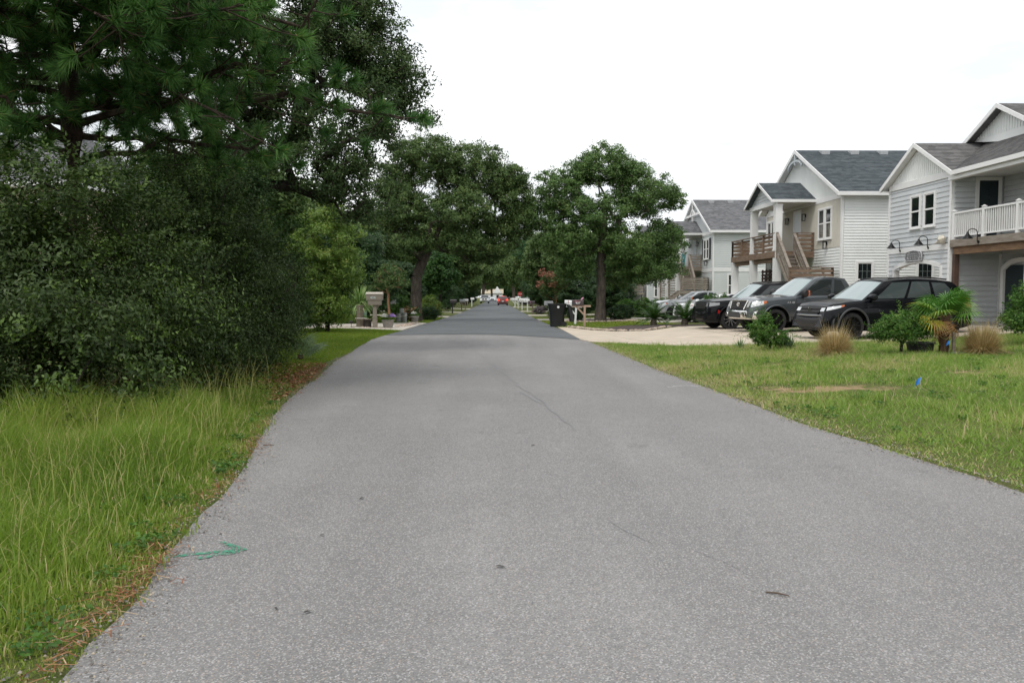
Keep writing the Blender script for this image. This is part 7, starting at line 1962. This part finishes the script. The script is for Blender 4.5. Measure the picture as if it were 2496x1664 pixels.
# crape myrtles
cm = tree("crape_myrtle", "crape myrtle with orange-pink blossoms before the right oak", at(3.95, 58.5), [(0, 0, -0.1), (0.0, 0, 0.5), (0.1, 0, 1.2)], 0.07, [(0, 0, 2.5, 1.2, 1.1, 0.9), (0.5, 0, 3.3, 0.9, 0.8, 0.6), (-0.6, 0, 2.0, 0.8, 0.8, 0.6)], 90, 70, 0.30, 0.13, 0.5, ML_OAK2, M_BARKR, 83)
rgm = np.random.default_rng(84)
Q = np.concatenate([np.array(c)+in_sphere(80, rgm)*np.array([0.36, 0.3, 0.34]) for c in ((-0.9, -0.5, 3.2), (-0.35, -0.6, 3.0), (0.3, -0.5, 3.7), (0.8, -0.5, 3.55), (-1.0, -0.5, 2.35), (-0.2, -0.6, 2.4), (1.2, -0.4, 3.4))])
link_mesh("blossoms", leaf_mesh("blossoms", Q, rgm.normal(size=Q.shape), np.full(len(Q), 0.12), 0.8, rgm.random(len(Q)), rg=rgm), leaf_mat("crape_petal", [(0, (0.28, 0.11, 0.07)), (1, (0.46, 0.24, 0.17))]), cm)
tree("crape_myrtle", "slim multi-stemmed crape myrtle with tan bark behind the planters", at(-5.75, 43.5), [(0, 0, -0.1), (0.05, 0, 0.5), (0.0, 0, 1.1), (0.0, 0, 1.6)], 0.075, [(0, 0, 2.6, 0.9, 0.8, 0.7), (-0.5, 0, 2.1, 0.6, 0.6, 0.4), (0.5, 0, 2.2, 0.6, 0.6, 0.5)], 60, 60, 0.28, 0.10, 0.5, ML_OAK2, M_BARKR, 85)

# ------------------------------------------------------------------ palms, cycads, yuccas: one mesh per frond
def fan_leaf(rg, rad, n_=26, spread=2.5, droop=0.35):
    """fan of pleated leaflets about +x, petiole end at the origin"""
    V, T, A = [], [], []
    for i in range(n_):
        a = -spread/1.0+2*spread*i/(n_-1)
        ln = rad*(0.8+0.2*math.cos(a*0.7))*(0.92+0.16*rg.random())
        d = np.array([math.cos(a), math.sin(a), 0.0]); s = np.array([-math.sin(a), math.cos(a), 0.0])*rad*0.034
        b = d*rad*0.08
        m_ = d*ln*0.6+np.array([0, 0, 0.05*rad-0.02*abs(a)]); e = d*ln+np.array([0, 0, -droop*rad*(0.5+0.6*rg.random())])
        k = len(V)
        V += [b-s*0.3, b+s*0.3, m_+s, m_-s, e]
        T += [(k, k+1, k+2), (k, k+2, k+3), (k+3, k+2, k+4)]
        A += [0.3*rg.random()]*5
    return np.array(V), np.array(T), np.array(A)
def rot_to(d, roll):
    """matrix whose x axis is d"""
    x = Vector(d).normalized(); z = Vector((0, 0, 1)); y = z.cross(x)
    if y.length < 1e-3: y = Vector((0, 1, 0))
    y.normalize(); z = x.cross(y)
    m_ = Matrix((x, y, z)).transposed()
    return m_ @ Matrix.Rotation(roll, 3, 'X')
def fan_palm(name, label, loc, trunk_h, r_t, fronds, rad, pet, seed, m_leaf=None, m_trunk=None, cat="palm"):
    rg = np.random.default_rng(seed)
    t = thing(name, loc, label, cat)
    mb = MB(); rows = []
    for i in range(9):
        z = -0.05+(trunk_h+0.05)*i/8
        rows.append([(r_t*(1+0.25*math.sin(5*a+i*2)+0.12*math.sin(11*a+i))*math.cos(a), r_t*(1+0.25*math.sin(5*a+i*2))*math.sin(a), z) for a in np.linspace(0, 2*math.pi, 15)])
    mb.grid(rows).build("trunk", m_trunk or bark("palm_fibre", (0.15, 0.095, 0.06), (0.07, 0.045, 0.03)), t, smooth=40)
    for (az, el, pl, rr, tone, droop) in fronds:
        d = np.array([math.cos(az)*math.cos(el), math.sin(az)*math.cos(el), math.sin(el)])
        st = np.array([0, 0, trunk_h-0.08*rg.random()])
        en = st+d*pet*pl
        V, T, A = fan_leaf(rg, rad*rr, droop=droop)
        M_ = np.array(rot_to(tuple(d+np.array([0, 0, -0.25*droop])), rg.normal()*0.35))
        W_ = V @ M_.T + en
        s = np.cross(d, [0, 0, 1.0]); s = s/np.linalg.norm(s)*0.011
        k = len(W_)
        W_ = np.concatenate([W_, [st-s, st+s, en+s, en-s]]); T = np.concatenate([T, [(k, k+1, k+2), (k, k+2, k+3)]])
        A = np.clip(np.concatenate([A, [0.3]*4])*0.7+tone, 0, 1)
        link_mesh("frond", np_mesh("frond", W_, tris=T, attr=A), m_leaf or ML_PALM, t)
    return t
rp = random.Random(8)
FR = []
for k in range(11): FR.append((k*2.4+rp.uniform(-0.3, 0.3), rp.uniform(0.35, 1.15), rp.uniform(0.8, 1.1), rp.uniform(0.85, 1.1), rp.uniform(0.1, 0.42), rp.uniform(0.2, 0.5)))
for (az, el, tone) in ((0.15, 0.45, 0.45), (0.3, -0.05, 0.5), (-2.7, -0.2, 0.72), (-2.2, 0.25, 0.5), (3.0, 0.5, 0.55), (-0.9, 0.15, 0.3), (-1.6, 0.75, 0.25), (-1.3, 1.1, 0.2)): FR.append((az, el, 1.1, 1.0, tone, 0.35))
for k in range(6): FR.append((k*1.9+rp.uniform(-0.3, 0.3), rp.uniform(-1.25, -0.55), rp.uniform(0.5, 0.9), rp.uniform(0.7, 0.95), rp.uniform(0.82, 0.95), 0.6))
fan_palm("fan_palm", "small fan palm with green, yellow and dead brown fronds before the black SUV", at(10.06, 18.55), 0.88, 0.10, FR, 0.44, 0.42, 91)
FR2 = [(-1.4+0.45*k, rp.uniform(0.45, 1.0), 0.9, 1.0, 0.05+0.1*(k % 3), 0.25) for k in range(6)]
fan_palm("palmetto", "pale palmetto leaves sticking out of the thicket's right end", at(-4.7, 19.7), 0.12, 0.06, FR2, 0.42, 0.40, 92, m_leaf=leaf_mat("palmetto_leaf", [(0, (0.16, 0.24, 0.13)), (1, (0.38, 0.45, 0.32))]))

def cycad(name, label, loc, n_f, ln, seed, group):
    rg = np.random.default_rng(seed)
    t = thing(name, loc, label, "cycad", group)
    MB().lathe([(0.14, -0.05), (0.17, 0.1), (0.13, 0.25), (0.05, 0.32)], 12).build("trunk", M_OLDWOOD, t, smooth=40)
    for k in range(n_f):
        az = k*2.399+rg.normal()*0.15; el = 1.25-1.15*(k/n_f)+rg.normal()*0.08
        pts = []
        p = np.array([0, 0, 0.27]); d = np.array([math.cos(az)*math.cos(el), math.sin(az)*math.cos(el), math.sin(el)])
        for i in range(9):
            pts.append(p.copy()); p = p+d*ln/8; d = unit(d+np.array([0, 0, -0.10]))
        V, T, A = [], [], []
        side = unit(np.cross(pts[4]-pts[0], [0, 0, 1.0]))
        for i in range(30):
            f = 0.10+0.9*i/29; j = min(7, int(f*8)); q = pts[j]+(pts[j+1]-pts[j])*(f*8-j)
            ax = unit(pts[j+1]-pts[j]); up_v = unit(np.cross(side, ax))
            ll = ln*0.24*math.sin(math.pi*min(0.97, 0.12+0.85*f))**0.6
            for s in (-1, 1):
                e = q+(side*s*0.85+ax*0.45+up_v*0.30)*ll
                b = ax*0.014; kk = len(V)
                V += [q-b, q+b, e]; T.append((kk, kk+1, kk+2)); A += [0.8*rg.random()]*3
        for i in range(8):
            kk = len(V); w = up_v*0.0+side*0.010
            V += [pts[i]-w, pts[i]+w, pts[i+1]+w, pts[i+1]-w]; T += [(kk, kk+1, kk+2), (kk, kk+2, kk+3)]; A += [0.9]*4
        link_mesh("frond", np_mesh("frond", np.array(V), tris=np.array(T), attr=np.array(A)), ML_CYCAD, t)
    return t
cycad("cycad", "left of two dark green cycads in the mulch bed", at(7.55, 40.3), 34, 1.0, 93, "cycads in the mulch bed")
cycad("cycad", "right of two dark green cycads, in front of the white car", at(8.75, 38.9), 34, 1.0, 94, "cycads in the mulch bed")

def sword_plant(name, label, loc, n_, ln, w, m_leaf, seed, stem=0.0, droop=0.25, cat="yucca", lo=0.1):
    """rosette of narrow sword leaves, one object per leaf"""
    rg = np.random.default_rng(seed)
    t = thing(name, loc, label, cat)
    if stem > 0: MB().tube([(0, 0, -0.05), (0.01, 0, stem*0.5), (0, 0, stem)], 0.06, 8).build("trunk", M_OLDWOOD, t)
    for k in range(n_):
        az = k*2.399+rg.normal()*0.2; el = lo+(1.45-lo)*rg.random()
        d = np.array([math.cos(az)*math.cos(el), math.sin(az)*math.cos(el), math.sin(el)]); p = np.array([0, 0, stem])
        s = unit(np.cross(d, [0, 0, 1.0]))*w; l_ = ln*(0.75+0.4*rg.random())
        V = []
        for i in range(5):
            ww = s*(0.5 if i == 0 else (1, 0.9, 0.55, 0.05)[i-1])
            V += [p-ww, p+ww]; p = p+d*l_/4; d = unit(d+np.array([0, 0, -droop*(1.2-abs(d[2]))]))
        Q = [(2*i, 2*i+1, 2*i+3, 2*i+2) for i in range(4)]
        link_mesh("leaf", np_mesh("leaf", np.array(V), quads=np.array(Q), attr=np.full(10, rg.random())), m_leaf, t)
    return t
sword_plant("agave", "small spiky agave at the lawn edge left of the leafy shrub", at(6.42, 21.9), 26, 0.34, 0.016, ML_YUCCA, 95, cat="agave", droop=0.1)
sword_plant("yucca", "dark spiky yucca right of the leafy shrub", at(7.2, 20.5), 44, 0.44, 0.013, leaf_mat("dark_yucca", [(0, (0.03, 0.06, 0.03)), (1, (0.09, 0.13, 0.07))]), 96, droop=0.12)
sword_plant("yucca", "drooping light green yucca growing above the log planter", at(-6.55, 39.4), 220, 0.95, 0.03, leaf_mat("pale_yucca", [(0, (0.13, 0.23, 0.07)), (0.5, (0.22, 0.34, 0.11)), (1, (0.38, 0.46, 0.22))], trans=0.3), 97, stem=1.05, droop=0.34, lo=-0.2)
sword_plant("yucca", "dark blue-green yucca behind the light green one", at(-8.1, 45.3), 110, 1.0, 0.034, ML_BLUE, 98, stem=0.9, droop=0.08)

# ------------------------------------------------------------------ grasses
def blades(P, h, w, lean, rnd, rg, droop=0.35, short=False):
    """tapered bent blades, five vertices each"""
    n_ = len(P)
    az = rg.random(n_)*2*math.pi
    D = np.stack([np.cos(az), np.sin(az), np.zeros(n_)], 1)
    fa = rg.random(n_)*2*math.pi
    S = np.stack([np.cos(fa), np.sin(fa), np.zeros(n_)], 1)*(w/2)[:, None]
    l1 = (lean*h*0.35)[:, None]; l2 = (lean*h)[:, None]
    mid = P+D*l1; mid[:, 2] += h*0.58
    tip = P+D*l2; tip[:, 2] += h*(1-droop*np.minimum(1, lean))
    if short:
        V = np.stack([P-S, P+S, tip], 1).reshape(-1, 3)
        return np_mesh("grass", V, tris=np.arange(n_*3).reshape(n_, 3), attr=np.repeat(rnd, 3))
    V = np.stack([P-S, P+S, mid+S*0.8, mid-S*0.8, tip], 1).reshape(-1, 3)
    k = np.arange(n_)*5
    return np_mesh("grass", V, quads=np.stack([k, k+1, k+2, k+3], 1), tris=np.stack([k+3, k+2, k+4], 1), attr=np.repeat(rnd, 5))
def scatter(n_, x0, x1, y0, y1, keep, rg, bias=0.0):
    out = []; tot = 0
    while tot < n_:
        m_ = n_*2
        X = x0+(x1-x0)*rg.random(m_); Y = y0+(y1-y0)*rg.random(m_)**(1+bias)
        k = keep(X, Y, rg.random(m_)); out.append(np.stack([X[k], Y[k]], 1)); tot += k.sum()
    return np.concatenate(out)[:n_]
def vnoise(X, Y, f, s=0.0):
    return np.sin(X*f*1.3+s+1.7*np.sin(Y*f*0.7+s))*np.sin(Y*f*1.1-s*2+1.3*np.sin(X*f*0.9))*0.5+0.5
rgg = np.random.default_rng(77)
# tall verge grass on the left
def thick_line(Y): return np.interp(Y, [2, 6.5, 7.4, 8.2, 9.2, 10.5, 12, 14, 16.5, 19], [-9, -7.0, -5.6, -4.4, -3.9, -3.75, -3.85, -4.1, -4.3, -4.4])
def keep_l(X, Y, u):
    e = road_l(Y)-X+0.10*vnoise(X, Y, 4.0, 1.0)-0.02
    dens = np.clip((e+0.02)/0.25, 0, 1)*np.where(Y > 13.0, 0.35, 1.0)
    return (X > thick_line(Y)-0.9) & (e > -0.02) & (X > -0.62*Y-1.9) & (u < dens)
XY = scatter(92000, -10.5, -1.7, 2.0, 16.0, keep_l, rgg, 0.35)
e = road_l(XY[:, 1])-XY[:, 0]
hmax = 0.10+0.36*smst((e-0.10)/0.8)+0.20*smst((XY[:, 1]-6.0)/2.5)*smst((e-0.5)/0.8)
hmax = np.where(XY[:, 1] > 10.5, np.minimum(hmax, 0.46-0.10*np.clip(XY[:, 1]-10.5, 0, 3.8)), hmax)
hmax = hmax*(0.55+0.65*vnoise(XY[:, 0], XY[:, 1], 1.6, 0.4))*np.interp(XY[:, 1], [3, 5, 8], [0.62, 0.8, 1.0])
h = hmax*(0.35+0.7*rgg.random(len(XY)))
rn = np.clip(0.40*rgg.random(len(XY))+0.36*vnoise(XY[:, 0], XY[:, 1], 0.9, 2.0)+0.06*(e < 0.5), 0, 0.80)
dry = rgg.random(len(XY)) < 0.075+0.10*(e < 0.35); rn[dry] = 0.84+0.16*rgg.random(dry.sum())
P = np.column_stack([XY, gz(XY[:, 0], XY[:, 1])-0.02])
gl = link_mesh("tall_grass", blades(P, h, 0.0055+0.0045*rgg.random(len(P)), 0.15+0.75*rgg.random(len(P))**1.5, rn, rgg), ML_GRASS)
tag(gl, "tall unmown grass between the road and the thicket", "grass", kind="stuff")
# flowering stems standing above it
XS = scatter(900, -9, -2.1, 3.0, 13.0, lambda X, Y, u: (road_l(Y)-X > 0.35) & (X > thick_line(Y)-0.7) & (X > -0.62*Y-1.5), rgg)
Ps = np.column_stack([XS, gz(XS[:, 0], XS[:, 1])-0.02]); hs = (0.42+0.36*rgg.random(len(XS)))*np.interp(XS[:, 1], [3, 6, 9], [0.6, 0.85, 1.1])
gs_ = link_mesh("seed_stems", blades(Ps, hs, np.full(len(XS), 0.0055), 0.1+0.6*rgg.random(len(XS)), 0.72+0.18*rgg.random(len(XS)), rgg, droop=0.3), ML_GRASS)
tag(gs_, "pale flowering grass stems standing above the verge", "grass", kind="stuff")
# right lawn
def keep_r(X, Y, u):
    e = X-road_r(Y)
    s = sand_at(X, Y)
    near_drive = (Y > np.interp(X, [3.1, 3.9, 4.4, 5.4, 6.6, 8.1, 11, 15], [27.6, 26.6, 25.5, 24.0, 23.2, 22.7, 23.7, 23.4]))
    e = e+0.09*vnoise(X, Y, 5.0, 2.0)+0.05*vnoise(X, Y, 13.0, 1.0)-0.03
    return (e > -0.02) & (~near_drive) & (X < 0.66*Y+2.2) & (u < np.clip(1.05-2.2*s*vnoise(X, Y, 3.3, 1.0)-s, 0.03, 1)*np.clip((e+0.05)/0.15, 0, 1))
XY = scatter(150000, 2.7, 17.0, 4.0, 27.5, keep_r, rgg, 0.25)
e = XY[:, 0]-road_r(XY[:, 1])
patch_ = vnoise(XY[:, 0], XY[:, 1], 1.1, 3.0); fine = vnoise(XY[:, 0], XY[:, 1], 3.7, 5.0)
h = (0.045+0.055*smst((e-0.15)/0.8)+0.075*(fine > 0.72)*(patch_ > 0.4))*(0.5+0.8*rgg.random(len(XY)))
h = np.where(XY[:, 1] > 15, h*1.25, h)
rn = np.clip(0.42*rgg.random(len(XY))+0.34*patch_+0.10*(e < 0.7), 0, 0.86)
dry = rgg.random(len(XY)) < 0.07+0.30*smst((patch_-0.45)/0.4)*smst((XY[:, 1]-9)/6)+0.22*smst((0.6-e)/0.5); rn[dry] = 0.85+0.15*rgg.random(dry.sum())
P = np.column_stack([XY, gz(XY[:, 0], XY[:, 1])-0.012])
gr_ = link_mesh("lawn_grass", blades(P, h, 0.008+0.007*rgg.random(len(P)), 0.3+0.9*rgg.random(len(P)), rn, rgg, short=True), ML_LAWN)
tag(gr_, "patchy lawn grass on the right with bare sandy spots", "grass", kind="stuff")
XS = scatter(2600, 4.2, 15, 7, 22.5, lambda X, Y, u: (X-road_r(Y) > 0.8) & (X < 0.66*Y+2) & (vnoise(X, Y, 1.1, 3.0) > 0.45), rgg)
Ps = np.column_stack([XS, gz(XS[:, 0], XS[:, 1])-0.01])
gw = link_mesh("weed_stems", blades(Ps, 0.14+0.16*rgg.random(len(XS)), np.full(len(XS), 0.006), 0.1+0.6*rgg.random(len(XS)), 0.6+0.4*rgg.random(len(XS)), rgg), ML_LAWN)
tag(gw, "thin taller weeds scattered over the right lawn", "weeds", kind="stuff")
# mown verge on the left beyond the thicket, and the lawn beyond its driveway
XY = scatter(64000, -12.5, -4.0, 14.5, 37.6, lambda X, Y, u: (road_l(Y)-X > -0.03) & (X > -0.32*Y-1.5) & (Y < np.interp(X, [-12, -8.9, -4.9, -4.3], [36.1, 36.3, 37.2, 37.2])), rgg, 0.3)
P = np.column_stack([XY, gz(XY[:, 0], XY[:, 1])-0.01]); h = (0.045+0.05*rgg.random(len(XY)))
gm_ = link_mesh("mown_grass", blades(P, h, 0.013+0.009*rgg.random(len(P)), 0.3+0.8*rgg.random(len(P)), np.clip(0.5*rgg.random(len(P))+0.4*vnoise(XY[:, 0], XY[:, 1], 0.8, 1.0)+0.25*(rgg.random(len(P)) < 0.06), 0, 1), rgg, short=True), ML_TURF)
tag(gm_, "short mown grass between the thicket and the left driveway", "grass", kind="stuff")
XY = scatter(30000, -15, 13.5, 36.5, 60, lambda X, Y, u: ((X < road_l(Y)-0.02) & (Y > np.interp(X, [-15, -9.8, -7.5, -4.5, -4.1], [42.6, 42.8, 43.2, 48.2, 48]))) | ((X > road_r(Y)+0.02) & (Y > 40.8) & (X < 9) & ((Y < 52.3) | (Y > 57)) & (Y < 59.5)), rgg)
P = np.column_stack([XY, gz(XY[:, 0], XY[:, 1])-0.01]); h = 0.05+0.06*rgg.random(len(XY))
gm2 = link_mesh("yard_grass", blades(P, h, 0.026+0.018*rgg.random(len(P)), 0.3+0.8*rgg.random(len(P)), np.clip(0.5*rgg.random(len(P))+0.4*vnoise(XY[:, 0], XY[:, 1], 0.5, 1.0)+0.2*(XY[:, 0] > 0), 0, 1), rgg, short=True), ML_TURF)
tag(gm2, "short grass in the yards around the mailboxes", "grass", kind="stuff")
# pine straw drifted along the left edge of the road
n_s = 3000
Y = 3.0+13.5*rgg.random(n_s)**1.2; dens = vnoise(Y, Y*0.3, 2.2, 0.7)
X = road_l(Y)-0.02+0.07*rgg.normal(size=n_s)*(0.6+0.9*dens)-0.04
k = rgg.random(n_s) < 0.10+1.1*dens**2; X, Y = X[k], Y[k]
ang = rgg.random(len(X))*6.283; ll = 0.05+0.08*rgg.random(len(X))
d = np.stack([np.cos(ang), np.sin(ang), 0.25*rgg.random(len(X))], 1)*ll[:, None]/2
c = np.column_stack([X, Y, gz(X, Y)+0.012+0.02*rgg.random(len(X))]); s = np.stack([-np.sin(ang), np.cos(ang), np.zeros(len(X))], 1)*0.0028
V = np.stack([c-d-s, c-d+s, c+d+s, c+d-s], 1).reshape(-1, 3)
ps_ = link_mesh("pine_straw", np_mesh("pine_straw", V, quads=np.arange(len(V)).reshape(-1, 4), attr=np.repeat(rgg.random(len(X)), 4)), ML_STRAW)
tag(ps_, "reddish fallen pine needles along the left edge of the road", "pine straw", kind="stuff")
# fallen leaves under the thicket's right end
n_l = 2200
Y = 11.5+7*rgg.random(n_l); X = road_l(Y)-0.05-1.1*np.abs(rgg.normal(size=n_l))*0.6
P = np.column_stack([X, Y, gz(X, Y)+0.02+0.03*rgg.random(n_l)])
fl_ = link_mesh("leaf_litter", leaf_mesh("leaf_litter", P, np.array([0, 0, 1.0])+rgg.normal(size=(n_l, 3))*0.4, 0.04+0.03*rgg.random(n_l), 0.45, rgg.random(n_l), rg=rgg), ML_STRAW)
tag(fl_, "brown fallen leaves at the foot of the thicket", "leaves", kind="stuff")
# tan ornamental grasses
def tussock(label, loc, n_, r, hh, seed):
    rg = np.random.default_rng(seed)
    t = thing("ornamental_grass", loc, label, "grass clump", "tan ornamental grass clumps")
    a = rg.random(n_)*6.283; rr0 = 0.16*np.sqrt(rg.random(n_))
    el = 0.15+1.3*rg.random(n_)**0.75
    ln = hh*(0.6+0.5*rg.random(n_)); tall = rg.random(n_) < 0.05; ln[tall] *= 1.45; el[tall] = 0.9+0.5*rg.random(tall.sum())
    B_ = np.stack([rr0*np.cos(a), rr0*np.sin(a), np.zeros(n_)], 1)
    D = np.stack([np.cos(a)*np.cos(el), np.sin(a)*np.cos(el), np.sin(el)], 1)
    mid = B_+D*(ln*0.55)[:, None]; tip = B_+D*ln[:, None]; tip[:, 2] -= ln*0.32*np.cos(el)
    tip[:, 2] = np.maximum(tip[:, 2], 0.02)
    S = np.stack([-np.sin(a), np.cos(a), np.zeros(n_)], 1)*0.0028
    V = np.stack([B_-S, B_+S, mid+S, mid-S, tip], 1).reshape(-1, 3); k = np.arange(n_)*5
    rn = np.clip(0.15+0.85*rg.random(n_), 0, 1); rn[el < 0.7] *= 0.9
    link_mesh("blades", np_mesh("blades", V, quads=np.stack([k, k+1, k+2, k+3], 1), tris=np.stack([k+3, k+2, k+4], 1), attr=np.repeat(rn, 5)), ML_TAN, t)
tussock("tan grass clump in front of the black SUV's wheel", at(7.6, 18.6), 2600, 0.5, 0.72, 101)
tussock("tan grass clump right of the small palm", at(10.75, 18.25), 3000, 0.5, 0.78, 102)

# darker, taller tufts and broad-leaved weeds that break up the lawn
XT = scatter(70, 4.3, 14.5, 6.5, 22.0, lambda X, Y, u: (X-road_r(Y) > 0.6) & (X < 0.64*Y+1.5), rgg)
cid = np.repeat(np.arange(len(XT)), 70); rT = (0.08+0.16*rgg.random(len(XT)))[cid]
a_ = rgg.random(len(cid))*6.283; q_ = np.sqrt(rgg.random(len(cid)))*rT
Px = XT[cid, 0]+q_*np.cos(a_); Py = XT[cid, 1]+q_*np.sin(a_)*0.8
P = np.column_stack([Px, Py, gz(Px, Py)-0.01]); hT = (0.09+0.12*rgg.random(len(XT)))[cid]*(0.6+0.6*rgg.random(len(cid)))
gt = link_mesh("grass_tufts", blades(P, hT, 0.006+0.004*rgg.random(len(P)), 0.3+0.7*rgg.random(len(P)), np.clip(0.45*rgg.random(len(P))+0.25*rgg.random(len(XT))[cid], 0, 0.8), rgg), ML_LAWN)
tag(gt, "darker tufts of longer grass dotted over the right lawn", "grass", kind="stuff")
XW = scatter(130, 3.6, 14.0, 6.0, 21.0, lambda X, Y, u: (X-road_r(Y) > 0.12) & (X < 0.64*Y+1.5), rgg)
XW2 = scatter(70, -6.5, -2.0, 3.2, 13.5, lambda X, Y, u: (road_l(Y)-X > 0.05) & (road_l(Y)-X < 0.9), rgg)
XW = np.concatenate([XW, XW2]); cid = np.repeat(np.arange(len(XW)), 45)
rT = (0.05+0.12*rgg.random(len(XW)))[cid]; a_ = rgg.random(len(cid))*6.283; q_ = np.sqrt(rgg.random(len(cid)))*rT
Px = XW[cid, 0]+q_*np.cos(a_); Py = XW[cid, 1]+q_*np.sin(a_)
P = np.column_stack([Px, Py, gz(Px, Py)+0.02+0.05*rgg.random(len(cid))])
wd = link_mesh("broadleaf_weeds", leaf_mesh("broadleaf_weeds", P, np.array([0, 0, 1.0])+rgg.normal(size=P.shape)*0.45, 0.022+0.025*rgg.random(len(P)), 0.6, np.clip(0.6*rgg.random(len(P))+0.4*rgg.random(len(XW))[cid], 0, 1), rg=rgg), ML_BRIGHT)
tag(wd, "small broad-leaved weeds among the grass on both verges", "weeds", kind="stuff")
# grit and crumbs of asphalt where the road breaks away into the verge
n_g = 9000
Y = 3.0+24*rgg.random(n_g)**1.5; right = rgg.random(n_g) < 0.6
edge = np.where(right, road_r(Y), road_l(Y)); sgn = np.where(right, 1.0, -1.0)
X = edge+sgn*(-0.02+0.09*rgg.normal(size=n_g)*(0.4+vnoise(Y, edge, 1.9, 0.3)))
z_ = np.where((X-edge)*sgn < 0, np.array([rsurf(float(x), float(y), 0.002) for x, y in zip(X, Y)]), gz(X, Y)+0.004)
r_ = 0.004+0.009*rgg.random(n_g)**2
c0 = np.column_stack([X, Y, z_]); th = rgg.random(n_g)*6.283
V = np.stack([c0+np.column_stack([np.cos(th+k*2.094)*r_, np.sin(th+k*2.094)*r_, 0*r_]) for k in range(3)]+[c0+np.column_stack([0*r_, 0*r_, r_*0.9])], 1).reshape(-1, 3)
k_ = np.arange(n_g)*4
T = np.concatenate([np.stack([k_, k_+1, k_+3], 1), np.stack([k_+1, k_+2, k_+3], 1), np.stack([k_+2, k_, k_+3], 1)])
gv = link_mesh("grit", np_mesh("grit", V, tris=T, attr=np.repeat(rgg.random(n_g), 4)), leaf_mat("road_grit", [(0, (0.10, 0.095, 0.09)), (0.6, (0.23, 0.21, 0.19)), (1, (0.42, 0.36, 0.28))], rough=0.9, trans=0.0, spec=0.1))
tag(gv, "loose grit and sand along both broken road edges", "gravel", kind="stuff")
